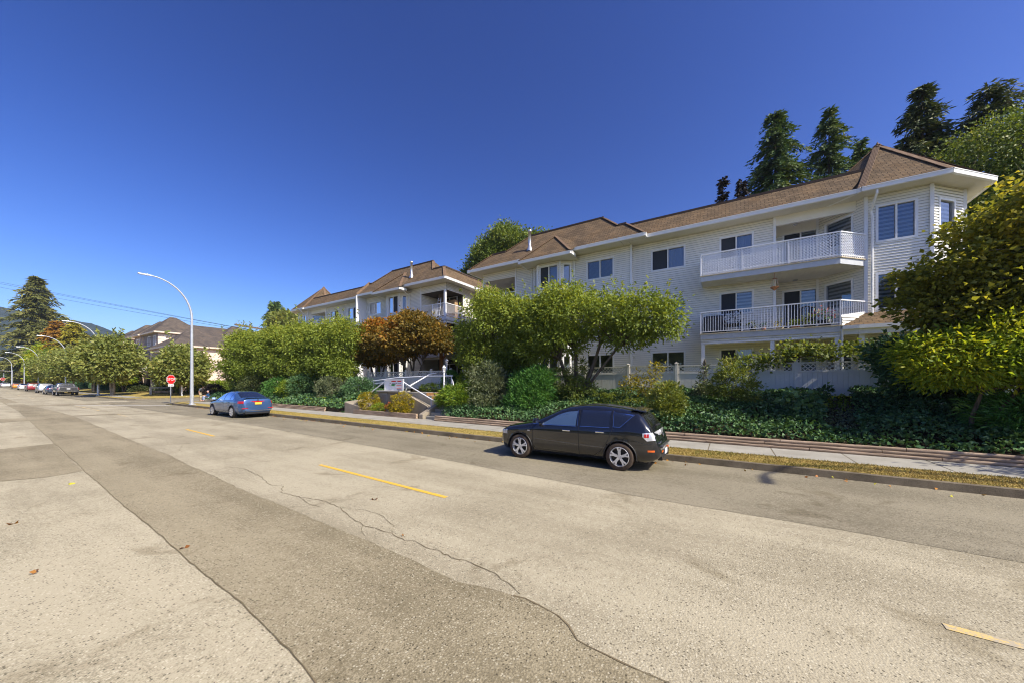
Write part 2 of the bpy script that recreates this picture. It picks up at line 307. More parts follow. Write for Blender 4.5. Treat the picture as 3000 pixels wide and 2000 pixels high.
def text(name, s, size, mat, loc, rot, parent, depth=.004, align='CENTER', sx=1.):
    cu = bpy.data.curves.new(name, 'FONT'); cu.body = s; cu.size = size; cu.align_x = align; cu.align_y = 'CENTER'; cu.extrude = depth
    t = bpy.data.objects.new('tmp', cu); COL.objects.link(t); dg = bpy.context.evaluated_depsgraph_get(); dg.update()
    me = bpy.data.meshes.new_from_object(t.evaluated_get(dg)); bpy.data.objects.remove(t); me.materials.clear(); me.materials.append(M[mat])
    o = bpy.data.objects.new(name, me); link(o, parent); o.location = loc; o.rotation_euler = rot; o.scale = (sx, 1, 1); return o

# ---------------------------------------------------------------- foliage helpers
def unit(a): return a / np.maximum(np.linalg.norm(a, axis=-1, keepdims=True), 1e-9)
def leaves(name, c, axis, ln, wd, rnd, mat, parent=None, fold=.25, loc=None):
    """one mesh of many leaf-sized folded blades: c base points, axis directions"""
    n = len(c); axis = unit(axis); rv = rng.normal(size=(n, 3)); side = unit(np.cross(axis, rv)); nor = np.cross(side, axis)
    ln = np.broadcast_to(np.asarray(ln, float), (n,))[:, None]; wd = np.broadcast_to(np.asarray(wd, float), (n,))[:, None]
    V = np.empty((n, 4, 3)); V[:, 0] = c; V[:, 2] = c + axis * ln - nor * ln * .12
    mid = c + axis * ln * .45
    V[:, 1] = mid + side * wd * .5 + nor * wd * fold; V[:, 3] = mid - side * wd * .5 + nor * wd * fold
    V = V.reshape(-1, 3) - np.array(ORG)
    me = bpy.data.meshes.new(name); me.vertices.add(4 * n); me.vertices.foreach_set('co', V.ravel())
    me.loops.add(4 * n); me.loops.foreach_set('vertex_index', np.arange(4 * n, dtype=np.int32))
    me.polygons.add(n); me.polygons.foreach_set('loop_start', np.arange(0, 4 * n, 4, dtype=np.int32))
    me.update(calc_edges=True)
    a = me.attributes.new('rnd', 'FLOAT', 'FACE'); a.data.foreach_set('value', np.clip(rnd, 0, 1).astype(np.float32))
    me.materials.append(M[mat]); o = bpy.data.objects.new(name, me); link(o, parent); return o
def blob_points(blobs, n, inner=.5):
    B = np.array(blobs, float); w = (B[:, 3] * B[:, 4] * B[:, 5]) ** .7; k = rng.choice(len(B), n, p=w / w.sum())
    d = unit(rng.normal(size=(n, 3))); r = inner + (1 - inner) * rng.random(n) ** .6
    return B[k, :3] + d * r[:, None] * B[k, 3:6], d, k
def cloud(blobs, ncl, per, sig, droop=.35, inner=.5, out=.8, tip=None, flat=0.):
    """clustered leaves through the volume of several lobes; returns base points, axes, random values"""
    P, d, k = blob_points(blobs, ncl, inner)
    cr = rng.random(ncl)
    if tip is not None: cr = cr * .55 + tip(P) * .45
    o = rng.normal(size=(ncl, per, 3)) * sig; o[..., 2] *= .75
    c = P[:, None, :] + o
    ax = d[:, None, :] * out + unit(rng.normal(size=(ncl, per, 3))) * .9 + o / sig * .25; ax[..., 2] -= droop
    if flat: ax[..., 2] *= (1 - flat)
    rn = cr[:, None] * .6 + rng.random((ncl, per)) * .4
    return c.reshape(-1, 3), ax.reshape(-1, 3), rn.ravel(), P
def limbs(mb, base, forks, tips, r0, seg=7):
    """trunk from base to each fork, then a thin branch to each tip"""
    base = Vector(base); F = []
    for f, rf in forks:
        f = Vector(f); m = base.lerp(f, .45) + Vector((random.uniform(-.1, .1), random.uniform(-.1, .1), 0)) * (f - base).length * .6
        mb.tube([base, base.lerp(m, .5) , m, f], [r0 * rf * 1.15, r0 * rf, r0 * rf * .85, r0 * rf * .6], seg); F.append((f, r0 * rf * .6))
    for t in tips:
        t = Vector(t); f, r = min(F, key=lambda q: (q[0] - t).length + random.random() * .8); L = (t - f).length
        m = f.lerp(t, .5) + Vector((random.uniform(-.12, .12) * L, random.uniform(-.12, .12) * L, random.uniform(-.02, .14) * L))
        mb.tube([f, f.lerp(m, .55), m, t], [r * .75, r * .5, r * .35, r * .12], 5, False)
    return mb
NK = [1.9, 1.28]
def tree(name, label, cat, base, blobs, ncl, per, ln, wd, mat, forks=None, r0=.14, bk='bark', sig=.22, droop=.35, inner=.5, ntips=40, group=None, shoots=0, tip=None, out=.8, flat=0., shoot_len=1.0, z_in=0.):
    """blobs are (x, y, z, rx, ry, rz) relative to the base"""
    e = empty(name, base, label, cat, group); setorg(base); b = np.array(base, float)
    B = [(q[0] + b[0], q[1] + b[1], q[2] + b[2], q[3], q[4], q[5]) for q in blobs]
    ncl = int(ncl * NK[0]); ln *= NK[1]; wd *= NK[1] * 1.08
    c, ax, rn, P = cloud(B, ncl, per, sig * .74, droop, inner, out, tip, flat)
    if shoots:
        top, dd, kk = blob_points(B, shoots * 4, .95); top = top[np.argsort(-dd[:, 2])][:shoots]
        for p in top:
            L = shoot_len * rng.uniform(.5, 1.2); m = int(14 * L) + 4; t = rng.random(m)[:, None]; lean = rng.normal(size=3) * .22; lean[2] = 1
            c = np.vstack([c, p + lean * t * L]); a = rng.normal(size=(m, 3)); a[:, 2] += .25; ax = np.vstack([ax, a]); rn = np.concatenate([rn, rng.random(m) * .5 + .35])
    lnv = ln * rng.uniform(.65, 1.25, len(c)); mb = MB()
    if forks is None: forks = [((0, 0, blobs[0][2]), 1.)]
    fk = [((b[0] + f[0], b[1] + f[1], b[2] + f[2]), rf) for f, rf in forks]
    limbs(mb, (b[0], b[1], b[2] - .25 + z_in), fk, [tuple(p) for p in P[rng.choice(len(P), min(ntips, len(P)), False)]], r0)
    mb.build('trunk', bk, e, True); leaves('crown', c, ax, lnv, lnv * (wd / ln), rn, mat, e)
    setorg(); return e
def bush(name, label, base, blobs, ncl, per, ln, wd, mat, sig=.12, droop=.1, inner=.6, group=None, cat='shrub', out=1., stems=8, tip=None, flat=0.):
    NK[:] = [1.5, .9]; r_ = tree(name, label, cat, base, blobs, ncl, per, ln, wd, mat, [((0, 0, blobs[0][2] * .4), 1.)], .035, 'bark', sig, droop, inner, stems, group, tip=tip, out=out, flat=flat); NK[:] = [1.9, 1.28]; return r_
def conifer(name, label, base, h, rad, mat, whorls=26, per=9, start=.08, droop=.35, up=.15, spray=.5, width=.16, dens=14, wk=1.05, cat='conifer', group=None, shape=1.0, bare=.0, r0=None, jit=.25, bk='bark'):
    e = empty(name, base, label, cat, group); setorg(base); b = Vector(base); mb = MB(); r0 = r0 or h * .014
    mb.tube([b + Vector((0, 0, -.3)), b + Vector((0, 0, h * .5)), b + Vector((0, 0, h * .99))], [r0, r0 * .55, r0 * .06], 8)
    C = []; A = []; Ln = []; Rn = []
    for w in range(whorls):
        f = start + (1 - start) * (w + random.random() * .8) / whorls
        if f > .995: continue
        L0 = rad * ((1 - f) ** shape) + h * .006
        if f < start + .12: L0 *= .55 + (f - start) / .12 * .45
        for k in range(per):
            a = random.random() * 2 * math.pi; L = L0 * random.uniform(1 - jit * 2, 1 + jit); z0 = h * f + random.uniform(-.5, .5) * h / whorls
            cr = random.random(); m = max(4, int(dens * L / rad) + 3); t = np.linspace(.12 + bare, 1, m)
            x = L * t; z = z0 + up * L * t * (1 - t) * 2 - droop * L * t ** 1.6
            px = b.x + np.cos(a) * x; py = b.y + np.sin(a) * x; pz = b.z + z
            mb.tube([(b.x, b.y, b.z + z0), (px[m // 2], py[m // 2], pz[m // 2]), (px[-1], py[-1], pz[-1])], [r0 * .16 * (1 - f) + .01, r0 * .08 * (1 - f) + .008, .006], 4, False)
            P = np.stack([px, py, pz], 1); d = np.array([math.cos(a), math.sin(a), -.15]); s_ = np.array([-math.sin(a), math.cos(a), 0])
            for sg in (-1, 1, 0, .5):
                q = P + rng.normal(size=P.shape) * spray * .13
                ax = d[None] * .8 + s_[None] * sg * .85 + rng.normal(size=P.shape) * .22; ax[:, 2] -= .22 + (.55 if sg == .5 else 0)
                C.append(q); A.append(ax); Ln.append(spray * (1.15 - .5 * t) * rng.uniform(.6, 1.25, m)); Rn.append(np.full(m, cr * .55) + rng.random(m) * .45)
    mb.build('trunk', bk, e, True); Ln = np.concatenate(Ln)
    leaves('crown', np.concatenate(C), np.concatenate(A), Ln, Ln * (width * wk / spray), np.concatenate(Rn), mat, e, .12); setorg(); return e

# ---------------------------------------------------------------- ground, road, pavement
_gy = [-100, 8, 23, 37, 82, 124, 190, 350, 900]; _gz = [0, 0, .08, .14, .22, .35, .72, 1.2, 2.0]
def gz(y): return float(np.interp(y, _gy, _gz))
KX = 9.76                                   # face of the kerb
def bank(x, y):
    """height of the planted slope behind the pavement"""
    x0 = 12.55 if not (11.6 < y < 19.9) else 13.9
    t = min(1, max(0, (x - x0) / (17.3 - x0))); t = t * (1.15 - .15 * t)
    return gz(y) + .15 + (.27 if t > 0 or x > 12.4 else 0) * (0 if 11.6 < y < 19.9 and t <= 0 else 1) + t * 1.05
def sheet(name, pts, z, mat, kind='structure'):
    mb = MB(); mb.face([(x, y, gz(y) + z) for x, y in pts]); return tag(mb.build(name, mat), kind=kind)
def strip(name, left, right, z, mat, kind='structure'):
    """sheet between two polylines with the same number of points"""
    mb = MB(); mb.grid([[(a[0], a[1], gz(a[1]) + z), (b[0], b[1], gz(b[1]) + z)] for a, b in zip(left, right)]); return tag(mb.build(name, mat), kind=kind)
def resample(pl, ys):
    pl = sorted(pl, key=lambda p: p[1]); return [(float(np.interp(y, [p[1] for p in pl], [p[0] for p in pl])), y) for y in ys]
mb = MB(); ys = [-3600, -100, 8, 23, 37, 82, 124, 190, 350, 900, 3600]
mb.grid([[(x, y, gz(y) - .06) for x in (-3600, 0, 12, 1000, 3600)] for y in ys]); tag(mb.build('ground', 'far_ground'), kind='structure')
YR = [-80, -40, -20, -10, -5, -3, -2, -1] + list(np.arange(0, 12, .5)) + list(range(12, 60, 2)) + [60, 70, 82, 100, 124, 150, 190, 260, 350, 600, 900]
L1 = [(2.6, 900), (2.4, 60), (2.23, 39.4), (1.96, 27.8), (1.72, 18.8), (1.56, 12.4), (1.47, 8.5), (1.44, 6.7), (1.41, 5.4), (1.39, 4.5), (1.38, 3.8), (1.34, 3.27), (1.33, 2.8), (1.28, 2.34), (1.25, 0), (1.2, -80)]
L2 = [(3.3, 900), (3.2, 52.4), (3.53, 38.9), (3.6, 31.8), (3.29, 20.4), (3.16, 16.1), (3.11, 13.0), (2.98, 10.5), (2.9, 8.47), (2.84, 7.07), (2.81, 5.46), (2.77, 4.0), (2.72, 3.06), (2.68, 2.3), (2.81, 1.65), (2.77, 1.32), (2.71, 1.14), (2.57, 1.02), (2.54, .82), (2.52, .6), (2.5, 0), (2.4, -80)]
L3 = [(7.2, 900), (7.1, 30.3), (7.3, 19.8), (7.05, 12.3), (6.9, 8.07), (6.64, 4.45), (6.4, 1.5), (6.38, -1.5), (6.3, -2.8), (6.1, -80)]
YF = sorted(set(YR + [p[1] for p in L1 + L2 + L3]))
wob = lambda pl, s, sd: [(x + s * (math.sin(y * 1.9 + sd) * .5 + random.uniform(-.5, .5)), y) for x, y in pl]
ysf = sorted(set([-80, -40, -20, -10] + list(np.arange(-5, 14, .12)) + list(np.arange(14, 60, .8)) + [60, 82, 124, 190, 350, 900]))
A1 = wob(resample(L1, ysf), .016, 1.); A2 = wob(resample(L2, ysf), .020, 2.); A3 = wob(resample(L3, ysf), .012, 3.)
strip('road', [(-9, y) for y in ysf], [(KX + .02, y) for y in ysf], 0, 'asphalt_light')
strip('road_strip', A1, A2, .004, 'asphalt_dark'); strip('parking_lane', A3, [(KX + .01, y) for y in ysf], .004, 'asphalt_park')
strip('road_lane', [(-8.9, y) for y in ysf], [(x - .012, y) for x, y in A1], .004, 'asphalt_pale')
sheet('road_patch', [(-3, 12.5), (.49, 12.4), (1.0, 12.15), (1.53, 12.3), (1.70, 18.4), (.7, 18.15), (-3, 18.0)], .008, 'asphalt_dark')
sheet('road_patch', [(-3, 29), (2.0, 29.6), (2.05, 32.1), (1.25, 32.4), (-3, 32.6)], .008, 'asphalt_dark')
sheet('road_patch', [(3.55, 31.5), (5.15, 31.2), (7.05, 29.2), (7.05, 29.8), (5.15, 31.9), (3.6, 32.2)], .008, 'asphalt_dark')
sheet('road_patch', [(2.4, 46.5), (6.6, 46.2), (9.4, 44.5), (9.4, 46.5), (6.6, 48.5), (2.4, 49)], .008, 'asphalt_dark')
sheet('road_patch', [(2.4, 52), (9.3, 50), (9.3, 54), (2.5, 56)], .008, 'asphalt_pale')
# side street
sheet('side_street', [(KX - .5, 43.4), (14, 43.4), (30, 42.6), (200, 36), (200, 47), (30, 52.9), (14, 53.4), (KX - .5, 54)], .006, 'asphalt_park')
sheet('side_street', [(9.1, 40.5), (9.6, 41.5), (10.2, 42.7), (11.5, 43.5), (9.1, 43.5)], .0075, 'asphalt_park')
# seams and cracks as thin dark ribbons lying in the surface
def ribbon(mb, pl, w, z):
    rows = []
    for i, p in enumerate(pl):
        a = Vector(pl[max(i - 1, 0)]); b = Vector(pl[min(i + 1, len(pl) - 1)]); t = (b - a).normalized(); n = Vector((-t.y, t.x)); ww = w * random.uniform(.45, 1.5)
        rows.append([(p[0] + n.x * ww / 2, p[1] + n.y * ww / 2, gz(p[1]) + z), (p[0] - n.x * ww / 2, p[1] - n.y * ww / 2, gz(p[1]) + z)])
    mb.grid(rows)
def jag(pl, step, amp):
    out = []
    for a, b in zip(pl, pl[1:]):
        n = max(1, int((Vector(b) - Vector(a)).length / step))
        for k in range(n): f = k / n; out.append((a[0] + (b[0] - a[0]) * f + random.uniform(-amp, amp), a[1] + (b[1] - a[1]) * f + random.uniform(-amp, amp)))
    return out + [pl[-1]]
mb = MB()
ribbon(mb, [p for p in A1 if 1 < p[1] < 8.8], .009, .0085); ribbon(mb, [p for p in A1 if 8.6 < p[1] < 42], .008, .0085)
ribbon(mb, [p for p in A2 if -1.2 < p[1] < 1.8], .012, .0085); ribbon(mb, [p for p in A2 if 1.7 < p[1] < 8], .005, .0085)
ribbon(mb, [p for p in A2 if 8 < p[1] < 40], .007, .0085)
crA = [(3.46, 10.1), (3.56, 9.57), (3.49, 8.61), (3.29, 7.71), (3.37, 7.32), (3.18, 6.98), (3.21, 6.36), (3.32, 5.96), (3.29, 5.32), (3.14, 4.86), (3.08, 4.5), (3.04, 4.35), (3.08, 4.07), (3.08, 3.81), (3.02, 3.48), (3.08, 3.39), (3.03, 3.14), (3.06, 2.99), (3.02, 2.71), (3.05, 2.52), (3.01, 2.24), (2.99, 2.03), (2.9, 1.81), (2.84, 1.68)]
ribbon(mb, jag(crA, .07, .016), .010, .0055)
for c in ([(3.29, 5.32), (3.42, 4.84), (3.43, 4.48), (3.32, 4.19), (3.26, 3.99), (3.11, 3.84)], [(3.04, 4.35), (2.92, 4.2), (2.84, 4.02)], [(3.74, 17.7), (3.87, 16.5), (3.64, 15.3), (3.9, 14.9), (3.52, 13.8), (3.47, 13.3)], [(4.3, 15.6), (3.9, 14.9), (3.6, 15.4)], [(3.2, 6.4), (3.1, 5.9), (3.12, 5.6)], [(6.6, 3.2), (6.75, 2.6), (6.55, 1.9), (6.62, 1.3), (6.5, .7)], [(7.1, 3.4), (6.9, 2.8), (6.75, 2.6)]):
    ribbon(mb, jag(c, .1, .02), .006, .0095 if c[0][0] > 6 else .0055)
for c in ([(-1, 12.45), (.49, 12.43), (1.0, 12.13), (1.55, 12.35)], [(-1, 18.0), (.71, 18.13), (1.71, 18.43)], [(.3, 16.6), (.5, 15.9), (.42, 15.2), (.62, 14.7)], [(.9, 16.9), (1.0, 15.8)]): ribbon(mb, jag(c, .12, .018), .009, .012)
tag(mb.build('road_cracks', 'crack'), kind='structure')
# painted markings
def dash(name, a, b, w, mat):
    mb = MB(); a = Vector(a); b = Vector(b); t = (b - a).normalized(); n = Vector((-t.y, t.x)) * w / 2; k = 8; rows = []
    for i in range(k + 1):
        p = a.lerp(b, i / k); rows.append([(p.x + n.x, p.y + n.y, gz(p.y) + .005), (p.x - n.x, p.y - n.y, gz(p.y) + .005)])
    mb.grid(rows); return tag(mb.build(name, mat), kind='structure')
for a, b, m in (((4.74, 8.5), (4.56, 4.2), 'yellow_paint'), ((5.16, 19.3), (5.08, 16.1), 'yellow_paint'), ((5.22, 31.2), (5.18, 28.0), 'old_yellow_paint'), ((5.25, 45.5), (5.2, 36.0), 'old_yellow_paint'), ((4.31, -1.5), (4.21, -3.6), 'old_yellow_paint'),
                ((5.0, 90), (4.9, 84), 'old_yellow_paint'), ((5.0, 110), (4.9, 103), 'old_yellow_paint'), ((5.0, 75), (4.9, 68), 'old_yellow_paint')): dash('centre_dash', a, b, .09, m)
dash('stop_line', (5.2, 46.6), (9.5, 39.4), .22, 'white_paint'); dash('stop_line', (-3, 73.2), (4.9, 72.4), .3, 'white_paint')
# kerb, verge, pavement on the near block (with the rounded corner into the side street)
def line(x): return [(x, y) for y in list(np.arange(-40, 38, 1.5)) + [38, 39.5]]
def corner(r, n=8): # arc centred (12.3, 39.5)
    return [(12.3 - r * math.cos(a), 39.5 + r * math.sin(a) * 1.45) for a in np.linspace(0, math.pi / 2, n)][1:]
k0 = line(KX) + corner(12.3 - KX) + [(20, 43.3), (60, 41)]; k1 = line(KX + .16) + corner(12.3 - KX - .16) + [(20, 43.1), (60, 40.8)]
mb = MB()
for i in range(len(k0) - 1):
    a, b, c, d = k0[i], k0[i + 1], k1[i + 1], k1[i]
    za, zb = gz(a[1]), gz(b[1]); g = .035
    mb.face([(a[0], a[1], za - .05), (b[0], b[1], zb - .05), (b[0] + g, b[1], zb + .145), (a[0] + g, a[1], za + .145)]); mb.face([(a[0] + g, a[1], za + .145), (b[0] + g, b[1], zb + .145), (c[0], c[1], zb + .15), (d[0], d[1], za + .15)])
tag(mb.build('kerb', 'kerb_stone'), kind='structure')
v1 = line(10.95) + [(10.97, 40.5), (11.1, 41.2), (11.4, 41.7), (11.8, 41.9), (12.2, 42.0), (12.25, 42.0), (12.3, 42.0)] + [(20, 41.6), (60, 39.3)]
strip('verge', k1, v1, .147, 'dry_grass')
ys = [y for y in np.arange(-40, 42.1, 1.5)]; mb = MB()
for a, b in zip(ys, ys[1:]): mb.face([(10.96, a + .012, gz(a) + .155), (12.62, a + .012, gz(a) + .155), (12.62, b - .012, gz(b) + .155), (10.96, b - .012, gz(b) + .155)])
tag(mb.build('pavement', 'concrete'), kind='structure')
sheet('pavement_joint', [(10.9, -40), (12.62, -40), (12.62, 8), (10.9, 8)], .149, 'crack'); strip('pavement_joint', [(10.9, y) for y in (8, 23, 37, 41.9)], [(12.62, y) for y in (8, 23, 37, 41.9)], .149, 'crack')
sheet('pavement', [(12.64, 41.9), (12.64, 39.6), (60, 37.5), (60, 39.2), (20, 41.5)], .155, 'concrete')
# blades of dry grass along the verge
n = 52000; y = 9.5 + (rng.random(n) ** 1.6) * 1.0; y = np.where(rng.random(n) < .62, rng.uniform(-5.5, 7, n), rng.uniform(7, 30, n)); x = rng.uniform(KX + .15, 10.97, n)
c = np.stack([x, y, np.interp(y, _gy, _gz) + .145], 1); ax = rng.normal(size=(n, 3)) * .55; ax[:, 2] = np.abs(ax[:, 2]) + .55
green = (np.sin(x * 3.1 + y * .9) * np.sin(y * 1.7 + 1) > .62) * .35 + (x > 10.8) * .25
tag(leaves('verge_grass', c, ax, rng.uniform(.02, .06, n), .010, rng.random(n) * .68 + green * rng.random(n), 'grass_blades'), kind='stuff')
# planted slope and terrace behind the pavement
xs = [12.5, 12.62, 13, 13.5, 13.9, 14.4, 15, 15.6, 16.2, 16.8, 17.3, 17.7, 19, 21, 30, 60]; yb = list(np.arange(-40, -10, 5)) + list(np.arange(-10, 11.5, 1)) + [11.55, 11.65, 13, 15, 17, 19, 19.85, 19.95] + list(range(21, 37, 1)) + [38, 39, 39.4]
mb = MB(); mb.grid([[(xx, yy, bank(xx, yy) - (.03 if xx > 12.55 else .3)) for xx in xs] for yy in yb]); mb.grid([[(xx, 39.4, bank(xx, 39.4) - .03), (xx, 41.0, .25)] for xx in xs])
tag(mb.build('planted_slope', 'soil', smooth=True), kind='structure')
sheet('terrace_lawn', [(17.3, -40), (20.95, -40), (20.95, 11.8), (17.3, 11.8)], 1.50 , 'lawn')
# corner block across the side street
kk = [(9.55, 900), (9.55, 350), (9.55, 190), (9.55, 124), (9.55, 82), (9.55, 57.5), (9.75, 56), (10.4, 54.6), (11.5, 53.9), (14, 53.6), (30, 53.1), (200, 47.2)]
mb = MB()
for a, b in zip(kk, kk[1:]): mb.face([(a[0], a[1], gz(a[1]) - .05), (b[0], b[1], gz(b[1]) - .05), (b[0] + .1, b[1] + .1, gz(b[1]) + .15), (a[0] + .1, a[1] + .1, gz(a[1]) + .15)])
tag(mb.build('kerb', 'kerb_stone'), kind='structure')
def hill2(x, y): return gz(y) + .15 + .45 * min(1, max(0, (y - 55) / 9)) * min(1, max(0, (x - 11.5) / 5))
mb = MB(); mb.grid([[(xx, yy, hill2(xx, yy) + .01) for xx in (9.66, 10.5, 11.6, 12.5, 14, 16, 19, 24, 40, 200)] for yy in (57.5, 58.5, 60, 62, 66, 72, 82, 124, 190, 350, 900)])
mb.face([(9.66, 57.5, gz(57) + .16), (9.85, 56.1, gz(56) + .16), (10.5, 54.7, gz(54) + .16), (11.6, 54, gz(54) + .16), (11.6, 57.5, hill2(11.6, 57.5) + .01)])
mb.grid([[(xx, yy, hill2(xx, yy) + .01) for xx in (11.6, 14, 16, 19, 24, 40)] for yy in (54, 55.5, 57.5)])
tag(mb.build('corner_lawn', 'dry_grass', smooth=True), kind='structure')
strip('far_pavement', [(10.3, 57.6), (10.3, 82), (10.3, 124), (10.3, 190)], [(11.6, 57.6), (11.6, 82), (11.6, 124), (11.6, 190)], .185, 'concrete')
# far hills
def ridge(name, prof, D, mat, depth):
    mb = MB(); rows = []
    for az, h in prof:
        a = R(az); ux, uy = math.sin(a), math.cos(a); row = []
        for k in range(9):
            f = k / 8; dd = D - depth * (1 - f); z = h * (f ** .8) * (1 + .03 * math.sin(az * .7 + k * 2) * (k < 8)) ; row.append((ux * dd, uy * dd, z))
        row.append((ux * (D + depth), uy * (D + depth), 0)); rows.append(row)
    mb.grid(rows); return tag(mb.build(name, mat, smooth=True), kind='structure')
def az(u): return 58.04 + math.degrees(math.atan((u - 1500) / 1020))
def hz(u, v, D): t = (u - 1500) / 1020; return 2 + (1121 - v) / 1020 * D / math.sqrt(1 + t * t)
pr = []
for u0, v0, u1, v1, n in ((-900, 860, -300, 930, 14), (-300, 930, 0, 899, 10), (0, 899, 35, 906, 4), (35, 906, 158, 931, 10), (158, 931, 268, 948, 8), (268, 948, 303, 960, 4), (303, 960, 375, 991, 6), (375, 991, 450, 1035, 5), (450, 1035, 560, 1085, 6), (560, 1085, 800, 1118, 5)):
    for k in range(n): f = k / n; u = u0 + (u1 - u0) * f; v = v0 + (v1 - v0) * f; pr.append((az(u), hz(u, v, 1900) * (1 + .003 * math.sin(u * .31))))
ridge('forested_hill', pr, 1900, 'hill_forest', 700)
pr = [(az(u), hz(u, v, 1350) * (1 + .006 * math.sin(u * .2))) for u, v in ((-700, 960), (-400, 960), (-200, 985), (-60, 990), (-20, 980), (15, 985), (45, 1010), (80, 1050), (140, 1090), (220, 1112))]
ridge('forested_hill', pr, 1350, 'hill_forest', 400)

# ---------------------------------------------------------------- buildings
def lap_wall(mb, p0, p1, z0, z1, ops=(), lap=.115, out=None):
    """horizontal lap siding between plan points p0-p1, with openings (s0, s1, z0, z1); out = outward plan normal"""
    p0 = Vector(p0); p1 = Vector(p1); L = (p1 - p0).length; d = (p1 - p0) / L; n = Vector(out).normalized()
    zs = sorted({z0, z1, *[z for o in ops for z in (o[2], o[3]) if z0 < z < z1], *[round(k * lap, 4) for k in range(int(z0 / lap) + 1, int(z1 / lap) + 1) if z0 < k * lap < z1]})
    for za, zb in zip(zs, zs[1:]):
        if zb - za < 1e-4: continue
        zm = (za + zb) / 2; cut = sorted((o[0], o[1]) for o in ops if o[2] < zm < o[3]); s = 0.; seg = []
        for a, b in cut:
            if a > s: seg.append((s, a))
            s = max(s, b)
        if s < L: seg.append((s, L))
        def off(z):      # the board leans out towards its lower edge
            f = (z / lap) % 1.0; return .026 * (1 - f)
        oa = .026 if abs((za / lap) - round(za / lap)) < 1e-3 else off(za); ob = 0.0 if abs((zb / lap) - round(zb / lap)) < 1e-3 else off(zb)
        for a, b in seg:
            A = p0 + d * a; B_ = p0 + d * b
            mb.face([(A.x + n.x * oa, A.y + n.y * oa, za), (B_.x + n.x * oa, B_.y + n.y * oa, za), (B_.x + n.x * ob, B_.y + n.y * ob, zb), (A.x + n.x * ob, A.y + n.y * ob, zb)])
            if oa > .025: mb.mat(1); mb.face([(A.x, A.y, za), (B_.x, B_.y, za), (B_.x + n.x * oa, B_.y + n.y * oa, za), (A.x + n.x * oa, A.y + n.y * oa, za)]); mb.face([(A.x + n.x * (oa + .0006), A.y + n.y * (oa + .0006), za), (B_.x + n.x * (oa + .0006), B_.y + n.y * (oa + .0006), za), (B_.x + n.x * (oa - .0006), B_.y + n.y * (oa - .0006), za + .010), (A.x + n.x * (oa - .0006), A.y + n.y * (oa - .0006), za + .010)]); mb.mat(0)  # grey underside and thin strip: the shadow line below each lap, painted as colour
def P3(p0, d, n, s, o, z): return (p0[0] + d[0] * s + n[0] * o, p0[1] + d[1] * s + n[1] * o, z)
def obox(mb, p0, d, n, s0, s1, o0, o1, z0, z1):
    return mb.hexa([P3(p0, d, n, s, o, z) for z in (z0, z1) for s, o in ((s0, o0), (s1, o0), (s1, o1), (s0, o1))])
def window(root, p0, p1, out, s0, s1, z0, z1, blind='none', panes=2, name='window', mull=.5, screen=0):
    p0 = Vector(p0); p1 = Vector(p1); d = (p1 - p0).normalized(); n = Vector(out).normalized(); f = MB(); w = .055
    for a, b, c, e in ((s0 - .03, s0 + w, z0 - .03, z1 + .03), (s1 - w, s1 + .03, z0 - .03, z1 + .03)): obox(f, p0, d, n, a, b, -.10, .032, c, e)
    obox(f, p0, d, n, s0 + w, s1 - w, -.10, .030, z0 - .03, z0 + w); obox(f, p0, d, n, s0 + w, s1 - w, -.10, .030, z1 - w, z1 + .03)
    sm = s0 + (s1 - s0) * mull
    if panes == 2: obox(f, p0, d, n, sm - .03, sm + .03, -.09, .024, z0 + w, z1 - w)
    fr = f.build(name, 'trim_white', root)
    g = MB(); spans = [(s0 + w, s1 - w)] if panes == 1 else [(s0 + w, sm - .03), (sm + .03, s1 - w)]
    for i, (a, b) in enumerate(spans): q = MB(); q.face([P3(p0, d, n, s, -.045 - .012 * i, z) for s, z in ((a, z0 + w), (b, z0 + w), (b, z1 - w), (a, z1 - w))]); q.build('pane', 'window_glass', fr)
    q = MB()
    for face in (((s0, -.6), (s1, -.6)), ((s0, -.1), (s0, -.6)), ((s1, -.1), (s1, -.6))): q.face([P3(p0, d, n, s, o, z) for (s, o), z in ((face[0], z0), (face[1], z0), (face[1], z1), (face[0], z1))])
    for z in (z0, z1): q.face([P3(p0, d, n, s, o, z) for s, o in ((s0, -.1), (s1, -.1), (s1, -.6), (s0, -.6))])
    q.build('room', 'room_dark', fr)
    if screen:
        a, b = spans[screen - 1]; q = MB(); q.face([P3(p0, d, n, s, -.03, z) for s, z in ((a, z0 + w), (b, z0 + w), (b, z1 - w), (a, z1 - w))]); q.build('insect_screen', 'screen_mesh', fr)
    if blind == 'zebra':
        q = MB(); k = 0; z = z1 - w
        while z > z0 + w:
            za = max(z0 + w, z - .085); q.mat(k % 2).face([P3(p0, d, n, s, -.13, zz) for s, zz in ((s0 + .05, za), (s1 - .05, za), (s1 - .05, z), (s0 + .05, z))]); z = za; k += 1
        q.build('blind', ['blind_light', 'blind_dark'], fr)
    elif blind == 'slats':
        q = MB(); z = z1 - w
        while z > z0 + w: q.face([P3(p0, d, n, s, o, zz) for s, o, zz in ((s0 + .05, -.15, z - .028), (s1 - .05, -.15, z - .028), (s1 - .05, -.115, z), (s0 + .05, -.115, z))]); z -= .05
        q.build('blind', 'slat_blind', fr)
    elif blind == 'vertical':
        q = MB(); s = s0 + .06
        while s < s1 - .1: q.face([P3(p0, d, n, a, o, zz) for a, o, zz in ((s, -.16, z0 + w), (s + .085, -.13, z0 + w), (s + .085, -.13, z1 - w), (s, -.16, z1 - w))]); s += .09
        q.build('blind', 'slat_blind', fr)
    elif blind == 'curtain':
        q = MB(); a, b = spans[-1]; n_ = 14; q.grid([[P3(p0, d, n, a + (b - a) * i / n_, -.14 + .02 * (i % 2), z) for i in range(n_ + 1)] for z in (z0 + w, z1 - w)]); q.build('curtain', 'blind_light', fr)
    return fr
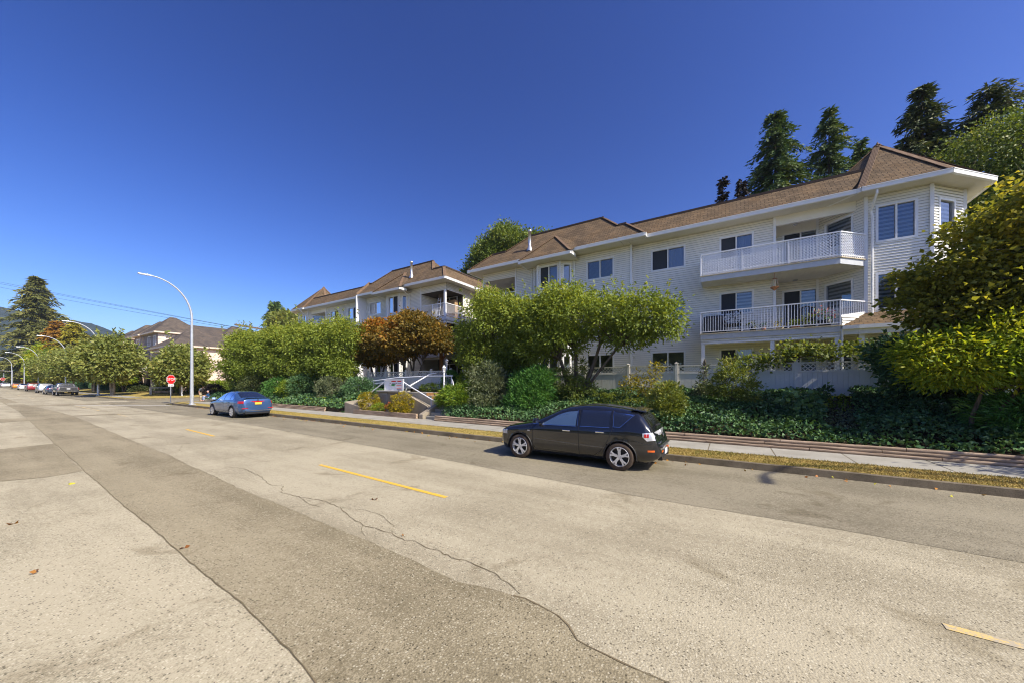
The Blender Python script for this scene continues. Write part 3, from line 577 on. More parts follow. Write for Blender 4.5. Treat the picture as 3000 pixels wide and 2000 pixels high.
def corner_trim(mb, x, y, z0, z1, w=.10): mb.box(x - w / 2 - .01, x + w / 2 - .01, y - w / 2, y + w / 2, z0, z1)
def railing(root, pts, z, h=1.06, gap=.105, kind='picket', post=1.6):
    mb = MB()
    for a, b in zip(pts, pts[1:]):
        a = Vector(a); b = Vector(b); L = (b - a).length; k = max(1, round(L / post))
        for i in range(0 if tuple(a) == tuple(pts[0]) else 1, k + 1): p = a.lerp(b, i / k); mb.box(p.x - .025, p.x + .025, p.y - .025, p.y + .025, z, z + h - .02)
        mb.beam((a.x, a.y, z + h), (b.x, b.y, z + h), .07, .045); mb.beam((a.x, a.y, z + .10), (b.x, b.y, z + .10), .04, .035)
        m = int(L / gap)
        for i in range(1, m): p = a.lerp(b, i / m); mb.box(p.x - .011, p.x + .011, p.y - .011, p.y + .011, z + .10, z + h)
    r = mb.build('railing', 'white_metal', root)
    if kind == 'lattice':
        mb = MB()
        for a, b in zip(pts, pts[1:]): lattice(mb, a, b, z + .04, z + h - .05, .085, .036)
        mb.build('lattice_panel', 'white_metal', r)
    return r
def lattice(mb, a, b, z0, z1, pitch, w, t=.008):
    a = Vector((a[0], a[1], 0)); b = Vector((b[0], b[1], 0)); L = (b - a).length; d = (b - a) / L; n = Vector((-d.y, d.x, 0)); H = z1 - z0; ww = w * .7071
    for sg, off in ((1, t), (-1, -t)):
        k0 = int(-H / (pitch * 1.414)) - 1; k1 = int(L / (pitch * 1.414)) + 1 + (int(H / (pitch * 1.414)) + 1)
        for k in range(k0, k1 + 1):
            s = k * pitch * 1.414      # strip along s = s + sg * z
            pts = []
            lo, hi = (0, H)
            if sg > 0: lo = max(0, -s); hi = min(H, L - s)
            else: lo = max(0, s - L); hi = min(H, s)
            if hi - lo < .02: continue
            q = []
            for z, e in ((lo, -ww), (lo, ww), (hi, ww), (hi, -ww)):
                sx = min(L, max(0, s + sg * z + e)); p = a + d * sx + n * off; q.append((p.x, p.y, z0 + z))
            mb.face(q)
F3, F2, F1 = 7.24, 4.39, 1.54        # finished floor levels
def make_block(name, label, org, mirror, lat, far):
    """one of the two mirrored wings, described in the coordinates of the near one"""
    XF[0] = mirror; setorg(org); root = empty(name, org, label, 'apartment building', 'white sided apartment wings')
    WX, VX = 20.9, 20.65; NF = (-1, 0); ZT = 9.92
    # ---- walls, one mesh per wall of siding
    H = [(F1, F1 + 2.18), (F2, F2 + 2.18), (F3, F3 + 2.18)]
    w = MB(); ops = []
    y0 = 4.79                          # wall between jog and recess: s runs from y=4.79 down
    def S_(y): return y0 - y
    wins = [(3.73, 2.03, 8.26, 9.42), (.40, -1.0, 8.30, 9.42), (3.73, 2.03, 5.42, 6.57), (.40, -1.0, 5.45, 6.57), (3.73, 2.03, 2.6, 3.73), (.40, -1.0, 2.3, 3.73)]
    ops = [(S_(a), S_(b), c, d) for a, b, c, d in wins]
    lap_wall(w, (WX, y0), (WX, -1.85), 1.4, ZT, ops, out=NF)
    lap_wall(w, (WX, -1.85), (22.0, -1.85), 1.4, ZT, out=(0, -1))
    door_ops = [(.43, 1.81, z, z + 2.16) for z in (F1, F2, F3)]
    lap_wall(w, (22.0, -1.85), (22.0, -3.62), 1.4, ZT, door_ops, out=NF)
    cw = [(.35, 1.45, z + .95, z + 2.18) for z in (F1, F2, F3)]
    lap_wall(w, (22.0, -3.60), (20.65, -4.95), 1.4, ZT, cw, out=(-1, 1))
    tw = [(.33, 1.50, z + .68, z + 2.20) for z in (F1, F2, F3)]
    lap_wall(w, (20.65, -4.95), (20.65, -6.85), 1.4, ZT, tw, out=NF)
    rw = [(.42, 1.32, z + .80, z + 2.16) for z in (F1, F2, F3)]
    lap_wall(w, (20.65, -6.85), (22.0, -8.20), 1.4, ZT, rw, out=(-1, -1))
    lap_wall(w, (22.0, -8.20), (34, -8.20), 1.4, ZT, out=(0, -1))
    w2 = MB(); v0 = 12.55
    def T_(y): return v0 - y
    vw = [(T_(7.44), T_(5.80), z + 1.03, z + 2.18) for z in (F1, F2, F3)]
    lap_wall(w2, (VX, v0), (VX, 11.10), 1.4, ZT, out=NF)
    lap_wall(w2, (VX, 8.30), (VX, 4.79), 1.4, ZT, [(s - T_(8.30), e - T_(8.30), a, b) for s, e, a, b in vw], out=NF)
    lap_wall(w2, (VX, 4.79), (WX, 4.79), 1.4, ZT, out=(0, -1))
    bl = [(.2, .56, z + .75, z + 2.2) for z in (F1, F2, F3)]; bf = [(.14, 1.42, z + .75, z + 2.2) for z in (F1, F2, F3)]; brr = [(.2, .68, z + .75, z + 2.2) for z in (F1, F2, F3)]
    lap_wall(w2, (VX, 11.10), (20.1, 10.55), 1.4, 9.63, bl, out=(-1, 1)); lap_wall(w2, (20.1, 10.55), (20.1, 9.0), 1.4, 9.63, bf, out=NF); lap_wall(w2, (20.1, 9.0), (VX, 8.30), 1.4, 9.63, brr, out=(-1, -.8))
    # corner recess of the patio end
    w3 = MB()
    for zf, zc in ((F1, F2 - .3), (F2, F3 - .3), (F3, 9.35)):
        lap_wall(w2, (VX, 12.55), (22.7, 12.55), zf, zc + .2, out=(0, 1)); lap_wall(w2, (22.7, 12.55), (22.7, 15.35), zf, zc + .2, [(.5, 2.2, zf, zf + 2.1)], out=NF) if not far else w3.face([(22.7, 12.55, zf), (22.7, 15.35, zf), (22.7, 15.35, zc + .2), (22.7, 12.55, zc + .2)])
    lap_wall(w2, (22.7, 15.35), (34, 15.35), 1.4, ZT, out=(0, 1))
    for za, zb in ((3.9, F2), (6.75, F3), (9.35, ZT)):
        lap_wall(w2, (VX, 15.40), (VX, 12.55), za, zb, out=NF); lap_wall(w2, (VX, 15.40), (22.7, 15.40), za, zb, out=(0, 1))
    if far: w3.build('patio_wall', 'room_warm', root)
    w.build('wall', ['siding_white', 'siding_lap_shade'], root); w2.build('wall', ['siding_white', 'siding_lap_shade'], root)
    for x, y in ((WX, -1.85), (20.65, -4.95), (20.65, -6.85), (22.0, -8.2), (22.0, -3.6), (VX, 4.79), (VX, 12.55), (20.1, 10.55), (20.1, 9.0), (VX, 11.1), (VX, 8.3)): t = MB(); corner_trim(t, x, y, 1.4, 9.6 if x < 20.5 else ZT, .11); t.build('corner_trim', 'trim_white', root)
    # ---- windows
    bk = ['none', 'slats', 'zebra'] if not far else ['none', 'curtain', 'none']
    for i, (a, b, c, d) in enumerate(wins): window(root, (WX, y0), (WX, -1.85), NF, S_(a), S_(b), c, d, ['curtain', 'curtain', 'curtain', 'zebra', 'slats', 'vertical'][i] if not far else 'none', screen=1 if i != 4 else 0)
    for i, (a, b, c, d) in enumerate(cw): window(root, (22, -3.6), (20.65, -4.95), (-1, 1), a, b, c, d, 'zebra', 1)
    for i, (a, b, c, d) in enumerate(tw): window(root, (20.65, -4.95), (20.65, -6.85), NF, a, b, c, d, 'zebra' if not far else 'none')
    for i, (a, b, c, d) in enumerate(rw): window(root, (20.65, -6.85), (22.0, -8.2), (-1, -1), a, b, c, d, 'zebra', 1)
    for i, (a, b, c, d) in enumerate(vw): window(root, (VX, v0), (VX, 4.79), NF, a, b, c, d, 'slats' if not far else 'curtain', screen=0)
    for i in range(3):
        window(root, (VX, 11.1), (20.1, 10.55), (-1, 1), *bl[i], 'none', 1); window(root, (20.1, 10.55), (20.1, 9.0), NF, *bf[i], 'curtain', screen=1); window(root, (20.1, 9.0), (VX, 8.3), (-1, -.8), *brr[i], 'slats', 1)
        window(root, (22, -1.85), (22, -3.62), NF, *door_ops[i], 'zebra', 2, 'sliding_door', screen=1)
        z = (F1, F2, F3)[i]; window(root, (22.7, 12.55), (22.7, 15.35), NF, .5, 2.2, z, z + 2.1, 'none', 2, 'sliding_door')
    # ---- roof
    ze = 10.08; r = MB(); tx, tz = 21.35, 11.38
    r.face([(20.05, 5.2, ze), (20.05, -4.35, ze), (tx, -5.2, tz), (tx, 5.2, tz)])
    if far: r.face([(19.72, 16.1, ze), (19.72, 5.23, ze), (21.0, 5.23, 11.36), (21, 5.6, 11.36), (22.3, 6.9, 12.66), (22.3, 12.35, 12.66), (21, 13.65, 11.36), (21, 14.82, 11.36)])
    else:
        r.face([(19.72, 16.1, ze), (19.72, 3.85, ze), (21.0, 5.13, 11.36), (21, 5.6, 11.36), (22.3, 6.9, 12.66), (22.3, 12.35, 12.66), (21, 13.65, 11.36), (21, 14.82, 11.36)])
        r.face([(19.72, 3.85, ze), (21.6, 3.85, ze), (21.6, 5.13, 11.36), (21, 5.13, 11.36)])
    r.face([(19.72, 16.1, ze), (21, 14.82, 11.36), (34, 14.82, 11.36), (34, 16.1, ze)])
    for a, b in (((21, 5.6, 11.36), (22.3, 6.9, 12.66)), ((21, 13.65, 11.36), (22.3, 12.35, 12.66))): r.face([a, b, (23.6, a[1], 11.36)])
    r.face([(22.3, 6.9, 12.66), (22.3, 12.35, 12.66), (23.6, 13.65, 11.36), (23.6, 5.6, 11.36)])
    r.face([(21, 14.82, 11.36), (34, 14.82, 11.36), (34, 5.1, 11.36), (21, 5.1, 11.36)]); r.face([(tx, 5.2, tz - .02), (34, 5.2, tz - .02), (34, -7.6, tz - .02), (24, -7.6, tz - .02), (24, -5, tz - .02), (tx, -5, tz - .02)]); r.face([(23, -8.88, ze), (34, -8.88, ze), (34, -7.6, tz - .02), (23, -7.6, tz - .02)])
    # bay gablet
    ap = (21.35, 9.87, 11.80)
    r.face([(19.3, 11.55, 9.83), (19.3, 7.95, 9.83), ap]); r.face([(19.3, 7.95, 9.83), (20.15, 7.65, 10.45), ap]); r.face([(19.3, 11.55, 9.83), (20.15, 11.85, 10.45), ap])
    # octagonal corner turret
    cx, cy = 22.95, -5.9; ri = 3.0; hs_ = ri * math.tan(math.pi / 8); octp = [(cx - ri, cy + hs_), (cx - ri, cy - hs_), (cx - hs_, cy - ri), (cx + hs_, cy - ri), (cx + ri, cy - hs_), (cx + ri, cy + hs_), (cx + hs_, cy + ri), (cx - hs_, cy + ri)]
    for i in range(8):
        a, b = octp[i], octp[(i + 1) % 8]; r.face([(a[0], a[1], ze), (b[0], b[1], ze), (cx, cy, 13.12)])
    ro = r.build('roof', 'shingle_brown', root)
    # skirt roof round the turret base
    q = MB(); r2 = 3.4; h2 = r2 * math.tan(math.pi / 8); r1 = 2.28; h1 = r1 * math.tan(math.pi / 8)
    o2 = [(cx - h2, cy + r2), (cx - r2, cy + h2), (cx - r2, cy - h2), (cx - h2, cy - r2), (cx + h2, cy - r2)]; o1 = [(cx - h1, cy + r1), (cx - r1, cy + h1), (cx - r1, cy - h1), (cx - h1, cy - r1), (cx + h1, cy - r1)]
    for i in range(1, 4): q.face([(*o2[i], 4.36), (*o2[i + 1], 4.36), (*o1[i + 1], 5.0), (*o1[i], 5.0)])
    lm = (19.58, -4.0); q.face([(*lm, 4.36), (*o2[1], 4.36), (*o1[1], 5.0)])
    q.build('skirt_roof', 'shingle_brown', root)
    q = MB()
    for a, b in ((lm, o2[1]), (o2[1], o2[2]), (o2[2], o2[3]), (o2[3], o2[4])): q.beam((*a, 4.28), (*b, 4.28), .10, .15); q.beam((a[0] + .12, a[1], 4.10), (b[0] + .12, b[1], 4.10), .14, .22)
    q.build('skirt_gutter', 'gutter_white', root)
    # ridge and hip caps
    c = MB()
    for a, b in (((tx + .03, 5.2, tz + .02), (tx + .03, -5.1, tz + .02)), ((22.32, 6.9, 12.69), (22.32, 12.35, 12.69)), ((21.02, 5.15, 11.39), (21.02, 5.62, 11.39)), ((21.02, 13.65, 11.39), (21.02, 14.82, 11.39)), ((21.02, 14.82, 11.40), (33, 14.82, 11.40))): c.beam(a, b, .16, .11)
    c.build('ridge_cap', 'ridge_cap', ro)
    def caps(a, b):
        c = MB()
        a = Vector(a); b = Vector(b); L = (b - a).length; k = int(L / .15)
        for i in range(k):
            p = a.lerp(b, i / k); q_ = a.lerp(b, min(1, (i + 1.35) / k)); c.beam(p + Vector((0, 0, .028)), q_ + Vector((0, 0, .008)), .24, .02)
        c.build('hip_cap', 'hip_cap', ro)
    for i in range(8): caps((*octp[i], ze), (cx, cy, 13.12))
    caps((19.72, 16.1, ze), (21, 14.82, 11.36)); caps((21, 5.6, 11.36), (22.3, 6.9, 12.66)); caps((21, 13.65, 11.36), (22.3, 12.35, 12.66)); caps((19.3, 11.55, 9.83), ap); caps((19.3, 7.95, 9.83), ap)
    if not far: caps((19.72, 3.85, ze), (21, 5.13, 11.36))
    q = MB(); q.lathe([(.10, 13.02), (.07, 13.15), (.0, 13.30)], (cx, cy, 0), 8); q.build('finial', 'hip_cap', ro)
    # ---- soffits and gutters
    s = MB(); zs = 9.93
    s.face([(20.07, 4.78, zs), (20.07, -4.4, zs), (23, -4.4, zs), (23, 4.78, zs)]); s.face([(20.07, 4.79, zs), (20.07, 5.18, zs), (20.64, 5.18, zs), (20.64, 4.79, zs)]); s.face([(19.74, 16.05, zs), (19.74, 5.19, zs), (20.64, 5.19, zs), (20.64, 16.05, zs)]); s.face([(20.64, 15.36, zs), (20.64, 16.05, zs), (34, 16.05, zs), (34, 15.36, zs)])
    if not far: s.face([(19.74, 5.18, zs), (19.74, 3.9, zs), (20.06, 3.9, zs), (20.06, 5.18, zs)])
    s.face([(x, y, zs - .004) for x, y in octp]); s.face([(19.32, 11.55, 9.66), (19.32, 7.97, 9.66), (20.66, 7.97, 9.66), (20.66, 11.55, 9.66)])
    for x in np.arange(-4.2, 15.9, .30): s.box(19.80 if x > 5.2 else 20.12, 20.64, x - .006, x + .006, zs - .008, zs - .001)
    s.build('soffit', 'soffit', root)
    g = MB()
    def gut(a, b, z0=9.91, z1=10.09):
        g.beam((*a, (z0 + z1) / 2), (*b, (z0 + z1) / 2), .10, z1 - z0); g.beam((*a, z1 - .015), (*b, z1 - .015), .13, .03)
    gut((20.05, 3.85 if not far else 5.2), (20.05, -4.55)); gut((19.72, 16.1), (19.72, 3.85 if not far else 5.23)); gut((19.72, 16.1), (34, 16.1))
    if not far: gut((19.70, 3.85), (20.05, 3.85))
    for i in (7, 0, 1, 2, 3): gut(octp[i], octp[(i + 1) % 8])
    gut((19.3, 11.55), (19.3, 7.95), 9.63, 9.80); gut((19.3, 7.95), (20.0, 7.95), 9.63, 9.80); gut((19.3, 11.55), (20.0, 11.55), 9.63, 9.80)
    for (x, y) in ((20.60, -5.13),): g.tube([(19.98, y, 9.9), (19.98, y, 9.75), (20.52, y + .05, 9.25), (20.55, y, 9.0), (20.55, y, 4.9)], .045, 6)
    for y in (8.22, 11.25): g.tube([(20.57, y, 9.62), (20.57, y, 1.5)], .04, 6)
    g.tube([(19.6, 11.5, 9.62), (20.55, 11.3, 9.35)], .035, 6)
    g.tube([(19.62, -4.0, 4.25), (19.66, -4.0, 4.0), (19.68, -4.02, 1.5)], .05, 6)
    g.build('gutter', 'gutter_white', root)
    # ---- flue pipe
    q = MB(); q.lathe([(.22, 10.86), (.20, 10.92), (.105, 11.22), (.09, 11.25), (.09, 12.15), (.12, 12.15), (.135, 12.22), (.12, 12.30), (.0, 12.34)], (20.62, 11.45, 0), 12); q.build('flue_pipe', 'galv_steel', root, True)
    # ---- balconies of the long wall, upper and middle floor
    for zf, kind in ((F3, 'lattice' if lat else 'picket'), (F2, 'picket')):
        b_ = MB(); poly = [(19.6, 1.2), (19.6, -3.94), (20.65, -4.97), (22.0, -3.6), (22.0, -1.85), (20.9, -1.85), (20.9, 1.2)]
        b_.prism(poly, zf - .27, zf - .002); b_.box(20.9, 22.0, -1.85 + .02, -1.84 + .03, zf - .2, zf - .1); bo = b_.build('balcony', 'deck_board', root)
        tr = MB(); tr.box(19.56, 19.64, -3.97, 1.24, zf - .02, zf + .015); tr.beam((19.6, -3.95, zf - .003), (20.64, -4.98, zf - .003), .08, .036); tr.build('deck_edge', 'pot_cream', bo)
        q = MB(); q.face([(19.62, 1.15, zf - .274), (19.62, -3.9, zf - .274), (20.65, -4.9, zf - .274), (22, -3.6, zf - .274), (22, -1.85, zf - .274), (20.88, -1.85, zf - .274), (20.88, 1.15, zf - .274)])
        for y in np.arange(-3.8, 1.1, .3): q.box(19.66, 20.88, y - .006, y + .006, zf - .285, zf - .276)
        q.build('soffit', 'soffit', bo)
        if zf == F3: railing(bo, [(20.88, 1.2), (19.6, 1.2), (19.6, -3.94), (20.62, -4.95)], zf, kind=kind)
        else:
            railing(bo, [(20.88, 1.2), (19.6, 1.2), (19.6, -3.94)], zf)
            q = MB(); q.beam((19.6, -3.94, zf + 1.06), (20.62, -4.95, zf + 1.06), .07, .045); q.beam((19.6, -3.94, zf + .40), (20.62, -4.95, zf + .62), .05, .05)
            for i in range(1, 14): f = i / 14; q.box(19.6 + 1.02 * f - .011, 19.6 + 1.02 * f + .011, -3.94 - 1.01 * f - .011, -3.94 - 1.01 * f + .011, zf + .40 + .22 * f, zf + 1.06)
            q.build('railing', 'white_metal', bo)
            q = MB(); q.face([(19.59, -3.96, zf - .05), (20.63, -4.98, zf + .42), (20.63, -4.98, zf + .60), (19.59, -3.96, zf + .38)]); lap_wall(q, (19.6, -3.99), (20.60, -4.99), zf - .05, zf + .38, out=(-1, -1)); q.build('side_screen', ['siding_white', 'siding_lap_shade'], bo)
    q = MB(); lap_wall(q, (19.66, 1.2), (19.66, -3.94), 3.89, 4.12, out=NF); q.box(19.67, 19.8, -3.94, 1.2, 3.88, 4.12); q.build('porch_beam', ['siding_white', 'siding_lap_shade'], root)
    for y in (1.10, -1.66, -3.85): q = MB(); q.box(19.66, 19.80, y - .075, y + .075, 1.45, 3.89); q.build('porch_post', 'trim_white', root)
    for x, y in ((19.72, -4.62), (19.74, -7.1)): q = MB(); q.box(x, x + .16, y - .08, y + .08, 1.45, 4.1); q.build('porch_post', 'trim_white', root)
    q = MB(); q.box(21.94, 22.0 - .02, -3.6, -1.87, 9.35, ZT); q.box(20.86, 20.98, -4.7, -1.85, 9.50, ZT + .005); q.build('header', ['siding_white', 'siding_lap_shade'], root)
    q = MB()
    for zf in (F2, F3, ZT): q.lathe([(.0, 0), (.10, 0), (.10, .03)], (21.5, -2.7, zf - .33), 10)
    q.build('ceiling_light', 'lens_clear', root)
    # ---- patio-end decks, posts, railings
    for zf, zc in ((F1, F2), (F2, F3), (F3, 9.93)):
        d_ = MB(); d_.box(20.5, 22.7, 12.56, 15.5, zf - .30, zf - .004); do = d_.build('corner_deck', 'deck_board', root)
        q = MB(); q.box(20.55, 20.70, 15.2, 15.36, zf, zc - .3 if zc < 9.9 else 9.36); q.build('deck_post', 'trim_white', do)
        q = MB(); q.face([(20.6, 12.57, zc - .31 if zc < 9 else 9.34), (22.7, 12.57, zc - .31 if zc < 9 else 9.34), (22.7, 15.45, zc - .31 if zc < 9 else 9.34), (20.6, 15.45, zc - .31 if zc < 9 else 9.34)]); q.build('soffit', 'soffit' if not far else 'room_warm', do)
        if zf > 2: railing(do, [(20.55, 12.6), (20.55, 15.4), (22.6, 15.4)], zf, gap=.12)
    if far:     # rake board and fin wall at the jog
        q = MB(); q.beam((19.66, 5.23, 10.12), (21.05, 5.23, 11.50), .12, .20); q.build('rake_board', 'hip_cap', root)
        q = MB(); q.box(19.6, 20.9, 5.17, 5.29, 1.4, 10.0); q.build('fin_wall', 'trim_white', root)
        q = MB(); n_ = 12; q.grid([[(21.3 + .10 * math.sin(i * 1.9), 13.9 + .8 * i / n_, z) for i in range(n_ + 1)] for z in (F3 + .05, 9.3)]); q.build('outdoor_curtain', 'curtain_brown', root)
        q = MB(); q.box(22.2, 22.6, 13.2, 14.9, F3, F3 + 1.7); q.build('patio_cupboard', 'tan_box', root)
    XF[0] = None; setorg(); return root
BA = make_block('apartment_building', 'near white sided apartment wing with brown turret roof and lattice balcony above the black hatchback', (20.9, 5, 1.5), None, True, False)
BB = make_block('apartment_building', 'farther white sided apartment wing with a small turret, behind the orange maple', (20.9, 29.4, 1.5), lambda p: (p[0], 34.4 - p[1], p[2]), False, True)

# ---- peach stucco complex across the side street
def beige():
    org = (17, 84, .8); setorg(org); root = empty('apartment_building', org, 'peach stucco apartment block with grey hip roofs across the side street', 'apartment building')
    w = MB(); g = MB()
    w.box(16.5, 40, 66.0, 78, .3, 7.3); w.box(18.6, 40, 77.0, 112, .3, 10.1)
    blocks = [(17.2, 22.8, 77.2, 85.0, 10.1, 20.0, 81.6, 13.2), (17.0, 22.8, 85.2, 89.6, 10.1, 20.0, 87.4, 13.0), (17.0, 23, 92, 99.6, 10.1, 20, 95.8, 13.1), (17, 23, 102, 110, 10, 20, 105.8, 12.8), (26, 31, 77.4, 82.5, 10.3, 28.2, 79.8, 12.6)]
    for x0, x1, y0, y1, ze, ax, ay, az_ in blocks: w.box(x0, x1, y0, y1, .3, ze - .02)
    w.build('wall', 'stucco_peach', root)
    # the walls facing the street carry a darker stucco
    for x0, x1, y0, y1, ze, *_ in blocks[:4]: g.face([(x0 - .012, y0, .3), (x0 - .012, y1, .3), (x0 - .012, y1, ze - .1), (x0 - .012, y0, ze - .1)])
    g.face([(16.488, 66, .3), (16.488, 77, .3), (16.488, 77, 7.2), (16.488, 66, 7.2)]); g.build('street_front', 'stucco_grey', root)
    r = MB(); f = MB()
    def hip(x0, x1, y0, y1, ze, ax0, ax1, ay0, ay1, za, o=.55):
        x0 -= o; x1 += o; y0 -= o; y1 += o; e = [(x0, y0, ze), (x1, y0, ze), (x1, y1, ze), (x0, y1, ze)]; t = [(ax0, ay0, za), (ax1, ay0, za), (ax1, ay1, za), (ax0, ay1, za)]
        for i in range(4): j = (i + 1) % 4; r.face([e[i], e[j], t[j], t[i]])
        r.face(t)
        for i in range(4): j = (i + 1) % 4; f.beam(Vector(e[i]) - Vector((0, 0, .09)), Vector(e[j]) - Vector((0, 0, .09)), .08, .22)
        f.face([(p[0], p[1], ze - .17) for p in e])
    hip(16.5, 40, 66, 77, 7.32, 19.0, 36, 71.4, 71.6, 9.9); hip(18.6, 40, 77, 112, 10.12, 22, 36, 83.5, 105, 12.5)
    for x0, x1, y0, y1, ze, ax, ay, az_ in blocks: hip(x0, x1, y0, y1, ze + .02, ax - .35, ax + .35, ay - .3, ay + .3, az_)
    hip(15.4, 17.5, 67.4, 70.4, 6.5, 16.6, 17.4, 68.7, 69.1, 7.5, .3)
    r.build('roof', 'shingle_grey', root); f.build('fascia', 'trim_cream', root)
    for x, y0, y1, z0, z1 in ((17.2, 78.2, 79.3, 8.1, 9.6), (17.2, 81.2, 82.6, 8.1, 9.6), (17.0, 86.4, 88.2, 8, 9.5), (17, 93.5, 95, 8, 9.5), (16.5, 67.2, 68.4, 5, 6.5), (16.5, 71, 73.2, 4.2, 6.4), (17.2, 78.4, 80.4, 4.8, 6.6), (17, 86.2, 88.4, 5, 6.8)): window(root, (x - .02, y0), (x - .02, y1), (-1, 0), 0, y1 - y0, z0, z1, 'none')
    for x0, x1, z0, z1 in ((18.0, 19.0, 8.2, 9.6),): window(root, (x0, 77.18), (x1, 77.18), (0, -1), 0, 1, z0, z1, 'none')
    b = MB(); b.box(14.6, 16.48, 66.8, 73.5, 3.55, 3.8); b.box(14.8, 17.0, 85, 91.8, 6.5, 6.75); b.box(14.8, 17.0, 76.5, 84.5, 3.7, 3.95); bo = b.build('balcony', 'trim_cream', root)
    railing(bo, [(16.4, 66.9), (14.65, 66.9), (14.65, 73.4)], 3.8, gap=.14); railing(bo, [(16.9, 76.6), (14.9, 76.6), (14.9, 84.4)], 3.95, gap=.14); railing(bo, [(14.9, 85.1), (14.9, 91.7)], 6.75, gap=.14)
    b = MB(); b.prism([(16.0, 65.97), (16.1, 65.97)], 1, 2) if False else None
    w2 = MB()
    for i, x in enumerate((19.5, 22.5, 25.5)): w2.box(x, x + .09, 65.93, 66.0, .4, 7.1)
    w2.build('drain_pipe', 'trim_cream', root)
    u = empty('parasol', (15.2, 88, 6.75), 'cream patio parasol open on the peach building balcony', 'parasol'); setorg((15.2, 88, 6.75))
    m = MB(); n_ = 8
    for k in range(n_):
        a0, a1 = 2 * math.pi * k / n_, 2 * math.pi * (k + 1) / n_; m.face([(15.2 + 1.5 * math.cos(a0), 88 + 1.5 * math.sin(a0), 8.55), (15.2 + 1.5 * math.cos(a1), 88 + 1.5 * math.sin(a1), 8.55), (15.2, 88, 9.1)])
    m.build('canopy', 'pot_cream', u); m = MB(); m.tube([(15.2, 88, 6.75), (15.2, 88, 9.1)], .03, 6); m.build('pole', 'white_metal', u); setorg()
beige()

# ---------------------------------------------------------------- fences
def fence(label, x, posts, z0, h, mat, boards=True, tall=.07, lat_h=.30, group='white lattice topped fences', cap=True):
    org = (x, posts[0], z0); setorg(org); e = empty('lattice_fence', org, label, 'fence', group)
    for y in posts:
        q = MB(); q.box(x - .06, x + .06, y - .06, y + .06, z0 - .1, z0 + h + tall)
        if cap: q.box(x - .08, x + .08, y - .08, y + .08, z0 + h + tall, z0 + h + tall + .03); q.hexa([(x - .06, y - .06, z0 + h + tall + .03), (x + .06, y - .06, z0 + h + tall + .03), (x + .06, y + .06, z0 + h + tall + .03), (x - .06, y + .06, z0 + h + tall + .03), (x - .02, y - .02, z0 + h + tall + .07), (x + .02, y - .02, z0 + h + tall + .07), (x + .02, y + .02, z0 + h + tall + .07), (x - .02, y + .02, z0 + h + tall + .07)])
        q.build('post', mat, e)
    for a, b in zip(posts, posts[1:]):
        a, b = (a, b) if a < b else (b, a); a += .06; b -= .06; q = MB(); zb = z0 + h - lat_h - .08
        q.box(x - .035, x + .035, a, b, z0 + h - .05, z0 + h); q.box(x - .035, x + .035, a, b, zb - .02, zb + .05)
        for yy in (a, b - .07): q.box(x - .03, x + .03, yy, yy + .07, zb, z0 + h)
        if boards:
            q.box(x - .03, x + .03, a, b, z0 + .02, z0 + .10); k = max(1, round((b - a) / .145)); wv = (b - a) / k
            for i in range(k): q.box(x - .012, x + .012, a + i * wv + .004, a + (i + 1) * wv - .004, z0 + .02, zb)
            q.box(x + .004, x + .010, a, b, z0 + .02, zb)
        p = q.build('panel', mat, e); q = MB(); lattice(q, (x, a + .06), (x, b - .06), zb + .05, z0 + h - .05, .115, .034, .007); q.build('lattice', mat, p)
    setorg(); return e
fence('white fence with lattice top and vertical boards, right of the yellow green rhododendron', 17.9, [.09, -2.27, -4.63, -7.0, -9.4], 1.50, 1.33, 'fence_vinyl')
fence('cream fence with lattice top behind the ivy trunk, left of the yellow green rhododendron', 17.93, [13.2, 11.0, 8.8, 6.6, 4.3, 2.1, .25], 1.50, 1.33, 'fence_cream')
fence('weathered lattice fence along the ramp behind the orange maple', 16.6, [23.2, 21.1, 19.0, 16.6, 14.9], 1.62, 1.18, 'fence_cream')
fence('white lattice screen in front of the farther wing ground floor', 18.2, [38, 35.8, 33.6, 31.4, 29.2, 27], 1.60, 1.2, 'fence_cream')

# ---------------------------------------------------------------- log edging along the pavement
def logs(label, x, y0, y1, rows, r, dz=.0, mat='timber_log', piece=2.6):
    org = (x, y0, .15); setorg(org); e = empty('log_edging', org, label, 'log edging', 'log edgings along the pavement')
    for k in range(rows):
        y = y0 + (k % 2) * .9 * (1 if y1 > y0 else -1); y = y0; i = 0
        while y < y1 - .05:
            L = min(piece * (.55 if (k % 2 and i == 0) else 1) * random.uniform(.9, 1.1), y1 - y); q = MB(); m = 10; path = []; rad = []
            for j in range(m + 1): yy = y + .008 + (L - .016) * j / m; path.append((x + k * .022 + random.uniform(-.006, .006), yy, gz(yy) + .15 + r * .92 + k * r * 1.78 + dz)); rad.append(r * random.uniform(.95, 1.05))
            q.tube(path, rad, 10); q.build('log', mat, e, True); y += L; i += 1
    setorg(); return e
logs('three stacked grey brown logs edging the ivy bank behind the black hatchback', 12.36, -12, 12.15, 3, .047)
logs('three stacked grey logs edging the dark hedge bank beside the blue sedan', 12.36, 21.6, 38.5, 3, .047)
def planter():
    org = (12.5, 16, .15); setorg(org); e = empty('timber_planter', org, 'low brown squared timber planter below the yellow shrubs', 'planter')
    for y0, y1, z in ((13.5, 16.0, 0), (16.02, 18.75, 0), (13.5, 14.9, .13), (14.92, 18.75, .13)): q = MB(); q.box(12.42, 12.56, y0, y1, gz(y0) + .15 + z, gz(y0) + .278 + z); q.build('timber', 'timber_log', e, bevel=.012)
    setorg()
planter()

